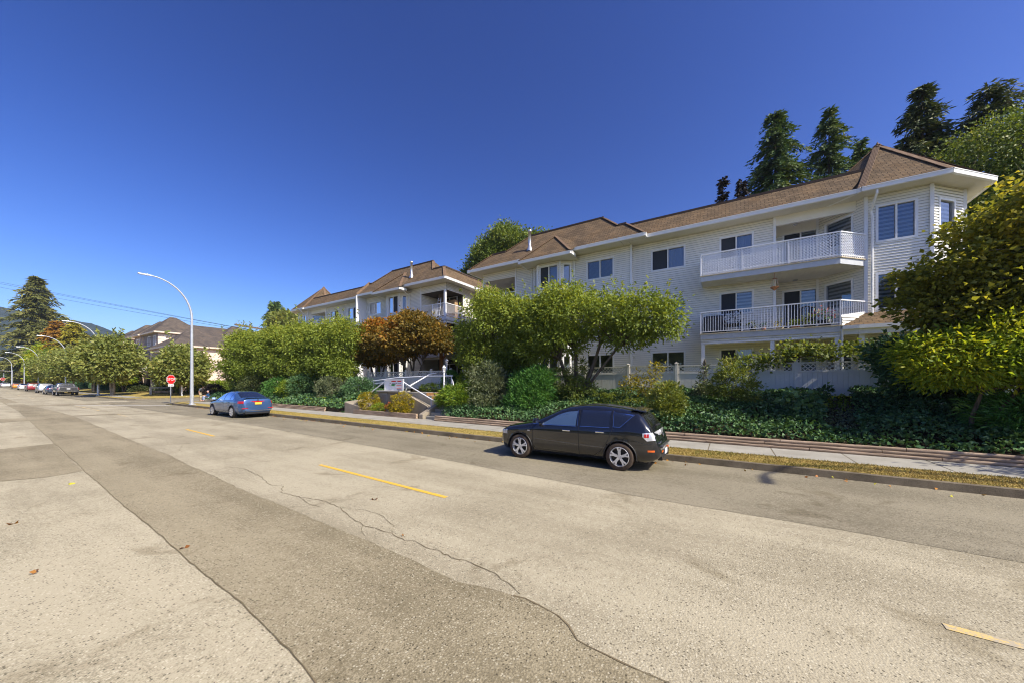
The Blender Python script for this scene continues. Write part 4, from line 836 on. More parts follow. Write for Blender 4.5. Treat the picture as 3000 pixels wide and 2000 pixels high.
# ---------------------------------------------------------------- entrance stairs, walls, railing, sign
def stairs():
    org = (13, 13.2, .15); setorg(org); e = empty('entrance_stairs', org, 'concrete entrance stairs with sloped side walls, right of the planter', 'stairs')
    for i in range(4): q = MB(); q.box(12.75 + i * .32, 15.6, 11.95, 13.15, .1, .15 + (i + 1) * .165); q.build('step', 'concrete', e, bevel=.01)
    for i in range(4): q = MB(); q.box(14.05, 15.3, 13.2 + i * .42, 16.2, .75 + i * .18, .81 + (i + 1) * .18 - .06); q.build('tread', 'concrete', e); q = MB(); q.box(14.06, 15.3, 13.17 + i * .42, 13.2 + i * .42, .70 + i * .18, .80 + (i + 1) * .18 - .06); q.build('riser', 'brown_timber', e)
    q = MB(); q.hexa([(12.55, 13.15, .1), (14.2, 13.15, .1), (14.2, 13.42, .1), (12.55, 13.42, .1), (12.55, 13.15, .42), (14.2, 13.15, 1.12), (14.2, 13.42, 1.12), (12.55, 13.42, .42)]); q.build('side_wall', 'old_wall', e, bevel=.02)
    q = MB(); q.hexa([(12.8, 11.7, .1), (15.6, 11.7, .1), (15.6, 11.95, .1), (12.8, 11.95, .1), (12.8, 11.7, .5), (15.6, 11.7, 1.75), (15.6, 11.95, 1.75), (12.8, 11.95, .5)]); q.build('side_wall', 'old_wall', e, bevel=.02)
    q = MB(); q.box(15.55, 15.75, 11.95, 14.3, .1, 1.78); q.build('back_wall', 'concrete', e); setorg()
    org = (13.6, 17, .15); setorg(org); e = empty('retaining_wall', org, 'concrete wall with sloped ends and a moulded plaque behind the yellow shrubs', 'retaining wall')
    pts = [(13.45, .12), (14.0, .75), (15.9, 1.46), (18.05, 1.46), (19.1, .95), (19.7, .70), (19.7, .1), (13.45, .1)]
    q = MB(); a = [(13.65, y, z) for y, z in pts]; b = [(13.95, y, z) for y, z in pts]; q.face(a); q.face(b[::-1])
    for i in range(len(pts)): j = (i + 1) % len(pts); q.face([a[i], a[j], b[j], b[i]])
    q.build('wall', 'old_wall', e)
    q = MB(); q.box(13.5, 14.3, 16.0, 18.1, 1.462, 1.56); q.build('coping', 'concrete', e, bevel=.02)
    q = MB(); a = [(13.60, 17.55 + .34 * c, 1.05 + .34 * s_ * 1.1) for c, s_ in [(-1, 1), (1, 1)] + [(math.cos(t), -math.sin(t) * 1.0) for t in np.linspace(0, math.pi, 9)]]; b = [(13.648, y, z) for x, y, z in a]; q.face(a); q.face(b)
    for i in range(len(a)): j = (i + 1) % len(a); q.face([a[i], a[j], b[j], b[i]])
    p = q.build('plaque', 'concrete', e)
    q = MB()
    for i in range(5): q.box(13.585, 13.60, 17.30 + i * .11, 17.33 + i * .11, .95, 1.30)
    q.build('relief', 'old_wall', p); setorg()
    org = (12.6, 18.9, .15); setorg(org); e = empty('concrete_block', org, 'stained low concrete wall end at the left of the timber planter', 'concrete wall')
    q = MB(); q.hexa([(12.5, 18.25, .1), (13.7, 18.25, .1), (13.7, 19.75, .1), (12.5, 19.75, .1), (12.5, 18.25, .62), (13.7, 18.25, .80), (13.7, 19.75, 1.0), (12.5, 19.75, .88)]); q.build('wall', 'old_wall', e, bevel=.03)
    q = MB(); q.box(12.46, 12.52, 18.18, 18.30, .12, .5); q.build('timber_stop', 'timber_log', e); setorg()
    # white pipe railings
    def rail(label, paths, posts):
        org = paths[0][0]; setorg(org); e = empty('handrail', org, label, 'handrail', 'white pipe handrails of the entrance')
        for p in paths: q = MB(); q.tube(p, .036, 8); q.build('rail', 'white_metal', e, True)
        for x, y, a, b in posts: q = MB(); q.tube([(x, y, a), (x, y, b)], .028, 8); q.lathe([(.06, a), (.06, a + .02), (.0, a + .021)], (x, y, 0), 8); q.build('post', 'white_metal', e, True)
        setorg()
    rail('white handrail sloping down right from the sign board', [[(14.05, 16.28, 2.05), (13.95, 15.7, 1.83), (13.75, 13.5, 1.02)], [(13.95, 15.7, 1.83), (15.4, 15.5, 2.55), (15.8, 15.4, 2.62)]], [(13.78, 13.8, .55, 1.13), (15.4, 14.2, 1.5, 2.6)])
    rail('white handrail sloping down left from the sign board', [[(14.0, 17.92, 2.1), (13.9, 19.2, 1.38), (13.85, 19.35, 1.25)]], [(13.85, 19.3, .7, 1.3)])
    rail('white handrail on the right side wall of the stairs', [[(15.3, 13.7, 2.28), (14.9, 13.2, 2.02), (13.6, 12.05, 1.28), (13.3, 11.85, 1.15)]], [(15.25, 13.6, 1.3, 2.25), (13.6, 12.0, .7, 1.28)])
    rail('white double handrail of the ramp left of the sign board', [[(15.2, 23.5, 1.75), (15.0, 20.5, 1.93), (14.9, 18.0, 2.13)], [(15.2, 23.5, 1.95), (15.0, 20.5, 2.13), (14.9, 18.0, 2.33), (15.2, 15.2, 2.42), (15.3, 13.6, 2.42)]], [(15.0, 20.4, 1.0, 2.1), (15.1, 22.2, .9, 1.9), (15.3, 13.7, 1.5, 2.4)])
    # sign board between the handrails
    org = (14.0, 17.1, 1.56); setorg(org); e = empty('sign_board', org, 'white corrugated board carrying red and white sale notices above the wall', 'sign board')
    q = MB(); y0, y1 = 16.31, 17.9; k = 26
    q.grid([[(14.0 + (.012 if i % 2 else -.012), y0 + (y1 - y0) * i / (k * 2), z) for i in range(k * 2 + 1)] for z in (1.56, 2.17)]); q.build('corrugated_sheet', 'white_metal', e)
    q = MB(); q.box(13.95, 14.05, y0 - .05, y1 + .04, 2.16, 2.23); q.box(13.96, 14.04, y0 - .05, y0, 1.56, 2.2); q.box(13.97, 14.03, y1, y1 + .04, 1.56, 2.2); q.build('frame', 'white_metal', e)
    def plate(name, ya, yb, za, zb, mat, x=13.972): q = MB(); q.box(x - .004, x, ya, yb, za, zb); return q.build(name, mat, e)
    plate('notice', 17.30, 17.50, 1.90, 2.14, 'sign_white'); plate('notice', 16.88, 17.28, 1.95, 2.14, 'sign_white'); plate('notice', 16.36, 16.86, 1.64, 2.14, 'sign_white')
    for ya, yb, za, zb, m in ((16.88, 17.28, 2.075, 2.142, 'sign_red'), (16.41, 16.75, 2.075, 2.142, 'sign_red'), (16.9, 17.26, 1.945, 1.985, 'sign_navy'), (16.42, 16.74, 1.945, 1.985, 'sign_navy'), (17.0, 17.28, 1.845, 1.925, 'sign_green'), (17.37, 17.43, 1.965, 2.02, 'sign_navy'), (16.79, 16.84, 1.965, 2.02, 'sign_navy')): plate('notice_band', ya, yb, za, zb, m, 13.966)
    for z, n_ in ((1.86, 0), (1.70, 1)):
        q = MB(); y = 16.40
        while y < 16.82: wv = random.uniform(.025, .06); q.box(13.962, 13.966, y, min(16.83, y + wv), z - .025, z + .03); y += wv + .018
        q.build('notice_print', 'print_red', e)
    q = MB()
    for i in range(9): q.box(13.962, 13.966, 16.40 + i * .045, 16.43 + i * .045, 1.595, 1.635)
    q.build('notice_print', 'sign_navy', e); setorg()
stairs()
def lamp_post(label, x, y, z0, zt):
    org = (x, y, z0); setorg(org); e = empty('garden_lamp', org, label, 'lamp post', 'white garden lamp posts at the entrance')
    q = MB(); q.tube([(x, y, z0 - .2), (x, y, zt - .38)], .045, 8); q.lathe([(.07, zt - .40), (.085, zt - .36), (.05, zt - .34)], (x, y, 0), 8); q.build('post', 'white_metal', e)
    q = MB(); q.lathe([(.055, zt - .34), (.085, zt - .13), (.085, zt - .12)], (x, y, 0), 6); q.build('lantern', 'lens_clear', e)
    q = MB(); q.lathe([(.11, zt - .13), (.10, zt - .10), (.035, zt - .03), (.02, zt), (0, zt + .03)], (x, y, 0), 6)
    for k in range(6): a = k * math.pi / 3; q.tube([(x + .056 * math.cos(a), y + .056 * math.sin(a), zt - .34), (x + .088 * math.cos(a), y + .088 * math.sin(a), zt - .12)], .008, 4)
    q.build('lantern_roof', 'white_metal', e); setorg()
lamp_post('white garden lamp rising from the bright juniper right of the stairs', 14.6, 13.62, 1.3, 3.0); lamp_post('white garden lamp between the stairs and the brown wooden posts', 17.0, 14.09, 1.5, 3.57)
lamp_post('white garden lamp partly behind the first, at the back of the stairs', 17.3, 15.9, 1.5, 3.6); lamp_post('white garden lamp far back under the brown canopy', 22, 15.9, 1.5, 3.4); lamp_post('white garden lamp behind the trunk of the left cherry tree', 19.4, 13.7, 1.5, 3.3)
def canopy():
    org = (20, 16.8, 1.5); setorg(org); e = empty('entrance_canopy', org, 'brown wooden entrance canopy between the two white wings', 'canopy')
    for x, y in ((19.2, 15.2), (19.2, 18.2), (22.4, 15.9), (22.4, 18.4)):
        q = MB(); q.box(x - .09, x + .09, y - .09, y + .09, 1.4, 4.25); q.beam((x, y, 3.65), (x, y + (.55 if y < 17 else -.55), 4.2), .09, .12); q.build('post', 'brown_timber', e)
    q = MB(); q.box(19.1, 19.3, 14.8, 18.7, 4.25, 4.5)
    q.box(22.3, 22.5, 14.8, 18.7, 4.25, 4.5)
    for y in (15.2, 16.2, 17.2, 18.2): q.box(19.0, 22.8, y - .06, y + .06, 4.5, 4.62)
    q.build('beam', 'brown_timber', e)
    q = MB(); q.face([(18.7, 14.6, 4.62), (18.7, 16.75, 5.35), (23.4, 16.75, 5.35), (23.4, 14.6, 4.62)]); q.face([(18.7, 18.9, 4.62), (18.7, 16.75, 5.35), (23.4, 16.75, 5.35), (23.4, 18.9, 4.62)]); q.build('roof', 'shingle_brown', e)
    q = MB(); q.face([(18.9, 14.9, 4.6), (18.9, 18.6, 4.6), (18.9, 16.75, 5.28)]); q.build('gable', 'brown_timber', e)
    q = MB(); lap_wall(q, (25.0, 20), (25.0, 14), 1.5, 9, [(2.4, 3.6, 1.5, 3.7)], out=(-1, 0)); q.build('back_wall', ['tan_box', 'siding_lap_shade'], e)
    q = MB(); q.box(25.05, 25.1, 16.4, 17.6, 1.5, 3.7); q.build('door', 'room_dark', e); setorg()
canopy()

# ---------------------------------------------------------------- street furniture
def street_lamp(label, x, y, h=9.8, arm=2.75):
    z = gz(y) + .15; e = empty('street_lamp', (x, y, z), label, 'street lamp', 'curved arm street lamps along the kerb')
    q = MB(); ph = h - 3.0; path = [(0, 0, 0), (0, 0, ph * .5), (0, 0, ph)]; rad = [.125, .10, .078]
    for k in range(1, 13):
        a = k / 12 * math.pi / 2 * .97; path.append((-(arm - .35) * (1 - math.cos(a)), 0, ph + 2.85 * math.sin(a))); rad.append(.078 - .036 * k / 12)
    q.tube(path, rad, 12); q.build('pole', 'lamp_steel', e, True); ex = path[-1]
    q = MB(); q.box(-.2, .2, -.2, .2, -.12, .03); q.lathe([(.16, .03), (.16, .10), (.125, .12)], (0, 0, 0), 12); q.build('base', 'lamp_steel', e)
    q = MB(); q.hexa([(ex[0] + .05, -.06, ex[2] - .05), (ex[0] - .72, -.10, ex[2] - .02), (ex[0] - .72, .10, ex[2] - .02), (ex[0] + .05, .06, ex[2] - .05), (ex[0] + .05, -.05, ex[2] + .05), (ex[0] - .70, -.07, ex[2] + .06), (ex[0] - .70, .07, ex[2] + .06), (ex[0] + .05, .05, ex[2] + .05)])
    q.box(ex[0] - .25, ex[0] - .17, -.04, .04, ex[2] + .05, ex[2] + .11); q.build('lamp_head', 'galv_steel', e, bevel=.02); q = MB(); q.box(ex[0] - .66, ex[0] - .22, -.075, .075, ex[2] - .055, ex[2] - .04); q.build('lens', 'lens_clear', e)
    q = MB(); q.box(-.06, .06, -.135, -.10, .55, .8); q.build('hand_hole_cover', 'lamp_steel', e); return e
for lab, x, y, h in (('tall curved street lamp on the corner between the stop sign and the blue sedan', 10.0, 36.2, 9.75), ('curved street lamp behind the dark grey pickup truck', 10.2, 71.5, 9.6), ('curved street lamp rising from the crowns, third along the kerb', 10.2, 97, 9.5), ('curved street lamp in front of the orange tree, fourth along the kerb', 10.2, 133.7, 9.6), ('curved street lamp beside the tall fir, fifth along the kerb', 10.2, 164, 9.6), ('small far street lamp left of the tall fir', 10.2, 203, 9.8), ('farthest street lamp at the left edge', 10.2, 240, 9.8), ('street lamp on the grass verge beyond the right edge, throwing its shadow on the road', 9.85, -11.1, 9.8)):  street_lamp(lab, x, y, h, 2.75 if y > 0 else 1.9)
def stop_sign(label, x, y, z, size, face, ptxt=True, h=2.3):
    e = empty('stop_sign', (x, y, z), label, 'stop sign'); e.rotation_euler = (0, 0, face); R_ = size / 2 / math.cos(math.pi / 8)
    q = MB(); q.tube([(0, .03, -.1), (0, .03, h + size * .9)], .035, 8); q.build('post', 'galv_steel', e)
    def octo(r, y0, y1): q = MB(); a = [(r * math.cos(math.pi / 8 + k * math.pi / 4), y0, h + size / 2 + r * math.sin(math.pi / 8 + k * math.pi / 4)) for k in range(8)]; b = [(p[0], y1, p[2]) for p in a]; q.face(a); q.face(b[::-1]); [q.face([a[i], a[(i + 1) % 8], b[(i + 1) % 8], b[i]]) for i in range(8)]; return q
    b = octo(R_, -.006, .0).build('plate', 'sign_white', e); octo(R_ * .94, -.010, -.0065).build('red_face', 'sign_red', b)
    text('lettering', 'STOP', size * .40, 'sign_white', (0, -.013, h + size / 2), (R(90), 0, 0), b, .002, sx=.98)
    if ptxt:
        q = MB(); q.box(-.28, .28, -.006, 0, h - .22, h - .02); t = q.build('tab', 'sign_white', e); text('lettering', 'ALL WAY', .11, 'dark_metal', (0, -.009, h - .12), (R(90), 0, 0), t, .001)
stop_sign('red octagonal stop sign with a white tab on the near corner', 10.6, 43.7, gz(43) + .15, .84, R(33), h=1.62)
stop_sign('tiny red stop sign far down the street at the left edge', 9.0, 214, gz(200) + .1, 1.1, R(0), False, h=2.0)
def name_sign():
    x, y, z = 15, 57.7, .55; e = empty('street_name_sign', (x, y, z), 'white post with two small blue street name blades across the side street', 'street name sign')
    q = MB(); q.tube([(0, 0, -.2), (0, 0, 3.0)], .06, 8); q.build('post', 'white_metal', e)
    q = MB(); q.box(-.55, .55, -.02, .0, 2.98, 3.18); q.build('blade', 'sign_blue', e); q = MB(); q.box(-.01, .01, -.5, .5, 3.2, 3.4); q.build('blade', 'sign_blue', e); q = MB(); q.box(-.5, .5, -.025, -.021, 3.0, 3.05); q.build('blade_border', 'sign_white', e)
name_sign()
def bench():
    x, y, z = 14.5, 63.7, hill2(14.5, 63.7); e = empty('concrete_bench', (x, y, z), 'pale concrete bench on the dry lawn left of the stop sign', 'bench', rz=R(-22))
    for s in (-1, 1): q = MB(); q.box(s * .95 - .12, s * .95 + .12, -.22, .22, -.1, .72); q.build('leg', 'concrete', e)
    q = MB(); q.box(-1.09, 1.09, -.25, .25, .72, .86); q.build('top', 'concrete', e); q = MB(); q.box(-.8, .8, .1, .16, .15, .4); q.build('rail', 'timber_log', e)
bench()
def utility_pole(label, x, y, h, cross, z=0.4, rz=0):
    e = empty('utility_pole', (x, y, z), label, 'utility pole', 'wooden utility poles'); e.rotation_euler = (0, 0, rz); q = MB(); q.tube([(0, 0, -1), (0, 0, h)], [.17, .12], 10); q.build('pole', 'pole_wood', e)
    q = MB(); q.box(-cross / 2, cross / 2, -.07, .07, h - .55, h - .32); q.build('cross_arm', 'pole_wood', e)
    for s in (-.45, -.25, .25, .45): q = MB(); q.lathe([(.03, h - .32), (.06, h - .26), (.03, h - .15)], (s * cross, 0, 0), 6); q.build('insulator', 'galv_steel', e)
utility_pole('dark utility pole cross arm showing above the cherry crowns left of the farther wing', 22, 57, 9.6, 4.4, .6, R(20))
def wire(label, a, b, sag, r=.012):
    a = Vector(a); b = Vector(b); org = a.copy(); setorg(org); q = MB(); n_ = 24
    q.tube([tuple(a.lerp(b, i / n_) - Vector((0, 0, 4 * sag * (i / n_) * (1 - i / n_)))) for i in range(n_ + 1)], r, 4, False)
    o = q.build('power_line', 'dark_metal'); o.location = org; setorg(); tag(o, label, 'power line', 'power lines over the street')
def at(u, v, d):   # a point seen at picture position u, v at distance d along the view
    s_, c_ = math.sin(R(58.04)), math.cos(R(58.04)); l = (u - 1500) / 1020 * d; return (s_ * d + c_ * l, c_ * d - s_ * l, 2 + (1121 - v) / 1020 * d)
top = (22, 57, 10.4)
wire('top one of three thin power lines crossing the pale sky at left', at(-60, 815, 60), at(760, 972, 48), .1, .024); wire('middle one of three thin power lines crossing the pale sky at left', at(-60, 820, 60), at(770, 974, 48), .1, .024); wire('lowest of three thin power lines crossing the pale sky at left', at(-60, 830, 60), at(778, 978, 48), .25, .024)
wire('pale power line crossing the tall fir and the hill', at(-60, 912, 62), at(620, 1012, 52), .3, .022); wire('dark power line just under the pale one across the hill', at(-60, 928, 62), at(560, 1020, 54), .3, .018); wire('lower pale power line in front of the tall fir', at(-60, 973, 64), at(560, 1042, 56), .3, .022); wire('thick dark lowest cable in front of the tall fir', at(-60, 984, 64), at(540, 1046, 56), .3, .03)
def signal(label, x, y, h, arm):
    z = gz(y); e = empty('signal_post', (x, y, z), label, 'traffic signal'); q = MB(); q.tube([(0, 0, 0), (0, 0, h)], [.16, .12], 8); q.build('pole', 'galv_steel', e)
    q = MB(); q.tube([(0, 0, h - .4), (-arm, 0, h - .1)], .07, 6); q.build('arm', 'galv_steel', e); q = MB(); q.box(-arm - .2, -arm + .2, -.18, .18, h - 1.2, h - .1); q.build('signal_head', 'sign_orange', e)
signal('grey signal post with a short arm at the far left crossing', 10.4, 205, 5.6, 5); signal('taller grey signal post at the left edge', 9.8, 228, 7.5, 4); signal('slim grey post beyond the parked white car', 13, 260, 7.0, 2)
def arrow_sign():
    e = empty('warning_sign', (13.4, 185, .7), 'yellow green warning sign under the far trees at left', 'road sign'); q = MB(); q.tube([(0, 0, 0), (0, 0, 4.2)], .06, 6); q.build('post', 'galv_steel', e); q = MB(); q.face([(-.7, -.05, 4.0), (0, -.05, 3.3), (.7, -.05, 4.0), (0, -.05, 4.7)]); q.build('plate', 'gold_sign', e)
plain('gold_sign', (.55, .70, .05), .5); arrow_sign()
plain('cone_orange', (.85, .30, .01), .6)
# fallen leaves
for i, (x, y, s, lab) in enumerate(((1.18, 10.9, .10, 'yellow leaf on the pale asphalt at left'), (.45, 8.58, .075, 'orange brown leaf on the pale asphalt near the left edge'), (.46, 6.17, .055, 'small dark leaf scrap on the pale asphalt'), (3.8, 5.15, .07, 'curled brown leaf near the yellow centre dash'), (1.47, 5.57, .055, 'dark leaf on the long seam in the asphalt'), (3.09, 3.62, .035, 'small brown leaf lying on the long crack'))):
    setorg((x, y, .012)); a = rng.normal(size=(3, 3)); a[:, 2] = .25; o = leaves('fallen_leaf', np.array([[x, y, .016]] * 2), a[:2], s, s * .8, np.array([[1., 1.], [.3, .2], [.7, .8], [.75, .8], [.75, .78], [.7, .3]][i]), 'fallen_leaf'); o.location = (x, y, .012); setorg(); tag(o, lab, 'leaf', 'fallen leaves on the road')
n = 150; y = rng.uniform(-5, 34, n); x = KX - rng.random(n) ** 3 * .55 - .03; c = np.stack([x, y, np.interp(y, _gy, _gz) + .015], 1); a = rng.normal(size=(n, 3)); a[:, 2] = .2
tag(leaves('gutter_leaves', c, a, .07, .05, rng.random(n), 'fallen_leaf'), kind='stuff')

# ---------------------------------------------------------------- things on the middle balcony
def balcony_things():
    z = F2 + .002
    e = empty('covered_barbecue', (20.3, .72, z), 'dark covered barbecue at the left end of the middle balcony', 'barbecue'); q = MB(); q.hexa([(-.3, -.55, 0), (.3, -.55, 0), (.3, .45, 0), (-.3, .45, 0), (-.26, -.5, .95), (.26, -.5, .95), (.26, .4, .95), (-.26, .4, .95)]); q.build('cover', 'dark_metal', e, bevel=.12); q = MB(); q.tube([(-.35, -.35, .55), (-.36, -.2, .85), (-.36, .1, .88), (-.35, .25, .6)], .03, 6); q.build('handle', 'black_plastic', e)
    e = empty('outdoor_armchair', (20.35, -.15, z), 'round backed dark wicker chair behind the balcony railing', 'chair'); q = MB(); q.lathe([(.36, -.03), (.42, 0), (.36, .03)], (0, 0, 0), 20, 'x'); q.v = [(v[0], v[1], v[2] + .80) for v in q.v]
    q.build('back_ring', 'wicker', e); q = MB()
    for k in range(7): a = k * math.pi / 7; q.tube([(.02, .38 * math.cos(a), .8 + .38 * math.sin(a)), (0, .1 * math.cos(a * 3), .8), (.02, -.38 * math.cos(a), .8 - .38 * math.sin(a))], .014, 4)
    q.build('back_weave', 'wicker', e); q = MB(); q.lathe([(0, .36), (.36, .36), (.38, .42), (.34, .46), (0, .46)], (-.15, 0, 0), 16); q.build('seat', 'wicker', e)
    for s in (-1, 1):
        for t in (-1, 1): q = MB(); q.tube([(-.15 + t * .25, s * .25, .38), (-.15 + t * .33, s * .33, 0)], .025, 5); q.build('leg', 'wicker', e)
    for s in (-1, 1): q = MB(); q.tube([(.0, s * .38, .75), (-.25, s * .42, .66), (-.42, s * .36, .44)], .025, 5); q.build('arm', 'wicker', e)
    e = empty('patio_chair', (20.5, -2.95, z), 'dark slatted patio chair in front of the sliding door', 'chair'); q = MB(); q.box(-.25, .25, -.3, .3, .38, .43); q.build('seat', 'black_plastic', e); q = MB()
    for i in range(7): q.box(-.27, -.24, -.28 + i * .085, -.23 + i * .085, .43, .95)
    q.tube([(-.255, -.3, .92), (-.27, 0, 1.02), (-.255, .3, .92)], .03, 6); q.build('backrest', 'black_plastic', e)
    for s in (-.26, .26):
        for t in (-.22, .22): q = MB(); q.box(t - .02, t + .02, s - .02, s + .02, 0, .38); q.build('leg', 'black_plastic', e)
    def pot(label, x, y, r, h, m, lm, n, fl=None):
        org = (x, y, z); setorg(org); e = empty('potted_plant', org, label, 'potted plant', 'potted plants on the middle balcony'); q = MB(); q.lathe([(0, z), (r * .7, z), (r, z + h), (r * .9, z + h), (r * .85, z + h * .9), (0, z + h * .9)], (x, y, 0), 12); q.build('pot', m, e, True)
        c, ax, rn, P = cloud([(x, y, z + h + r * .9, r * 1.3, r * 1.3, r * 1.1)], max(4, n // 8), 8, r * .3); leaves('foliage', c, ax, .09, .05, rn, lm, e)
        if fl: c, ax, rn, P = cloud([(x, y, z + h + r * 1.4, r * 1.4, r * 1.5, r * .9)], 14, 5, r * .2); leaves('flowers', c, ax, .07, .06, rn, fl, e)
        setorg()
    pot('terracotta pot with a small plant beside the wicker chair', 19.85, -.95, .14, .22, 'black_plastic', 'vine_leaf', 60); pot('small terracotta pot near the recess corner', 19.85, -1.35, .10, .16, 'terracotta', 'ivy_leaf', 30); pot('cream pot with white flowers at the railing foot', 19.85, -1.95, .16, .14, 'pot_cream', 'gold_leaf', 40); pot('leafy green plant in a low trough before the sliding door', 19.85, -2.5, .16, .12, 'terracotta', 'vine_leaf', 120); pot('bushy green balcony plant beside the patio chair', 19.9, -2.95, .2, .18, 'black_plastic', 'vine_leaf', 160); pot('pot of pink and yellow flowers at the balcony corner', 19.95, -3.5, .26, .30, 'black_plastic', 'ivy_leaf', 160, 'pink_petal')
    e = empty('hanging_ornament', (19.75, -1.75, F3 - .28), 'copper beaded chandelier hanging under the upper balcony', 'ornament'); q = MB(); q.tube([(0, 0, 0), (0, 0, -.22)], .012, 5); q.lathe([(.02, -.20), (.12, -.25), (.02, -.27)], (0, 0, 0), 8); q.build('chain', 'copper', e); q = MB()
    for k in range(6):
        a = k * math.pi / 3
        for j in range(6): q.lathe([(0, -.27 - j * .055), (.018, -.29 - j * .055), (0, -.31 - j * .055)], (.10 * math.cos(a) * (1 + .1 * j), .10 * math.sin(a) * (1 + .1 * j), 0), 5)
    q.build('beads', 'glass_bead', e); q = MB(); q.lathe([(.03, -.58), (.17, -.62), (.16, -.66), (.06, -.74), (0, -.80)], (0, 0, 0), 10); q.build('bowl', 'copper', e)
    e = empty('step_ladder', (20.9, 20.2, F3), 'small white step ladder on the farther wing corner patio', 'ladder')
    for s in (-.18, .18): q = MB(); q.beam((0, s, 0), (.25, s * .8, 1.7), .04, .03); q.build('rail', 'white_metal', e)
    for k in range(5): q = MB(); q.box(.03 + k * .05, .09 + k * .05, -.17, .17, .3 + k * .3, .33 + k * .3); q.build('tread', 'white_metal', e)
    setorg((20.75, 20.4, F3)); o = leaves('flower_bunch', rng.normal(size=(40, 3)) * .12 + np.array([20.62, 20.4, F3 + .3]), rng.normal(size=(40, 3)), .12, .09, rng.random(40) * .5 + .5, 'gold_leaf'); o.location = (20.75, 20.4, F3); setorg(); tag(o, 'yellow flowers behind the railing of the farther corner patio', 'flowers')
balcony_things()

# ---------------------------------------------------------------- vehicles (local x forward, y left)
def interp(pts, x): return float(np.interp(x, [p[0] for p in pts], [p[1] for p in pts]))
class Car:
    def __init__(s, prof, plan, low, belt, zref, tum=.26, nexp=5.0):
        s.prof = sorted(prof); s.plan = sorted(plan); s.low = sorted(low); s.belt = sorted(belt); s.zref = zref; s.tum = tum; s.n = nexp
    def zt(s, x): return interp(s.prof, x)
    def zb(s, x): return interp(s.low, x)
    def W(s, x, z):
        w = interp(s.plan, x); b = interp(s.belt, x); zt = s.zt(x); q = 0
        if z > b: q = s.tum * min(1.3, (z - b) / (s.zref - b)) ** 1.15
        lowtuck = .06 * max(0, (.42 - z) / .3) + (lambda f: (.062 if f > 0 else .030) * f * f)(max(-1, min(1.1, (min(z, b) - .56 * s.zref / 1.45) / .40))); shoulder = .018 * math.exp(-((z - b + .12) / .10) ** 2)
        return w * (1 - q - lowtuck) + shoulder * (1 if abs(x) < 1.9 else .4)
    def y(s, x, z):
        zt, zb = s.zt(x), s.zb(x); z0 = min(zb + .25, (zb + zt) / 2)
        if z <= z0: return s.W(x, z) * (1 - .10 * ((z0 - z) / max(.05, z0 - zb)) ** 3)
        f = min(1., (z - z0) / (zt - z0)); return s.W(x, z) * (1 - f ** (s.n * 2.2)) ** (1 / s.n)
    def z(s, x, y):       # upper surface height at (x, y)
        lo, hi = s.zb(x) + .25, s.zt(x)
        for _ in range(30):
            m = (lo + hi) / 2
            if s.y(x, m) > abs(y): lo = m
            else: hi = m
        return lo
    def body(s, e, mat, wheels, rw, xs=None):
        x0, x1 = s.prof[0][0], s.prof[-1][0]; xs = sorted(set(list(np.linspace(x0, x1, 130)) + [p[0] for p in s.prof])); rows = []
        for x in xs:
            zt, zb = s.zt(x), s.zb(x); half = []
            for k in range(27):
                f = k / 26; f = 1 - (1 - f) ** 1.8; z = zb + (zt - zb) * f; half.append((x, s.y(x, z) if k < 26 else 0.0, z))
            rows.append([(x, 0, zb)] + half[:-1] + [(x, 0, zt)] + [(a, -b, c) for a, b, c in half[-2::-1]])
        q = MB(); V = rows; w = len(rows[0]); arch = rw + .055
        for i in range(len(V)):
            for j in range(w):
                x, y, z = V[i][j]
                if abs(y) > .35:
                    for xw in wheels:
                        d = math.hypot(x - xw, z - rw)
                        if arch - .035 < d < arch + .02 and d > 1e-4: k = arch / d; V[i][j] = (xw + (x - xw) * k, y, max(s.zb(x), rw + (z - rw) * k))
        for i in range(len(V) - 1):
            for j in range(w):
                k = (j + 1) % w; p = [V[i][j], V[i][k], V[i + 1][k], V[i + 1][j]]; c = [sum(t[a] for t in p) / 4 for a in range(3)]
                if abs(c[1]) > .30 and any(math.hypot(c[0] - xw, c[2] - rw) < arch - .004 for xw in wheels): continue
                q.face(p)
        q.face(V[0]); q.face(V[-1][::-1]); o = q.build('body', mat, e, False)
        bm = bmesh.new(); bm.from_mesh(o.data); bmesh.ops.remove_doubles(bm, verts=bm.verts, dist=.0008); bmesh.ops.recalc_face_normals(bm, faces=bm.faces); bm.to_mesh(o.data); bm.free()
        o.data.polygons.foreach_set('use_smooth', [True] * len(o.data.polygons)); return o
    def side(s, x0, x1, lo, up, off=.006, nx=22, nz=8, sgn=1):
        rows = []
        for i in range(nz + 1):
            r = []
            for j in range(nx + 1):
                x = x0 + (x1 - x0) * j / nx; a, b = lo(x), up(x); z = a + (b - a) * i / nz; r.append((x, sgn * (s.y(x, z) + off), z))
            rows.append(r)
        return rows
    def top(s, x0, x1, hw0, hw1, off=.006, nx=14, ny=14):
        rows = []
        for i in range(nx + 1):
            x = x0 + (x1 - x0) * i / nx; hw = hw0 + (hw1 - hw0) * i / nx; rows.append([(x - .0 * off, y, s.z(x, y) + off) for y in (hw * (2 * k / ny - 1) for k in range(ny + 1))])
        return rows
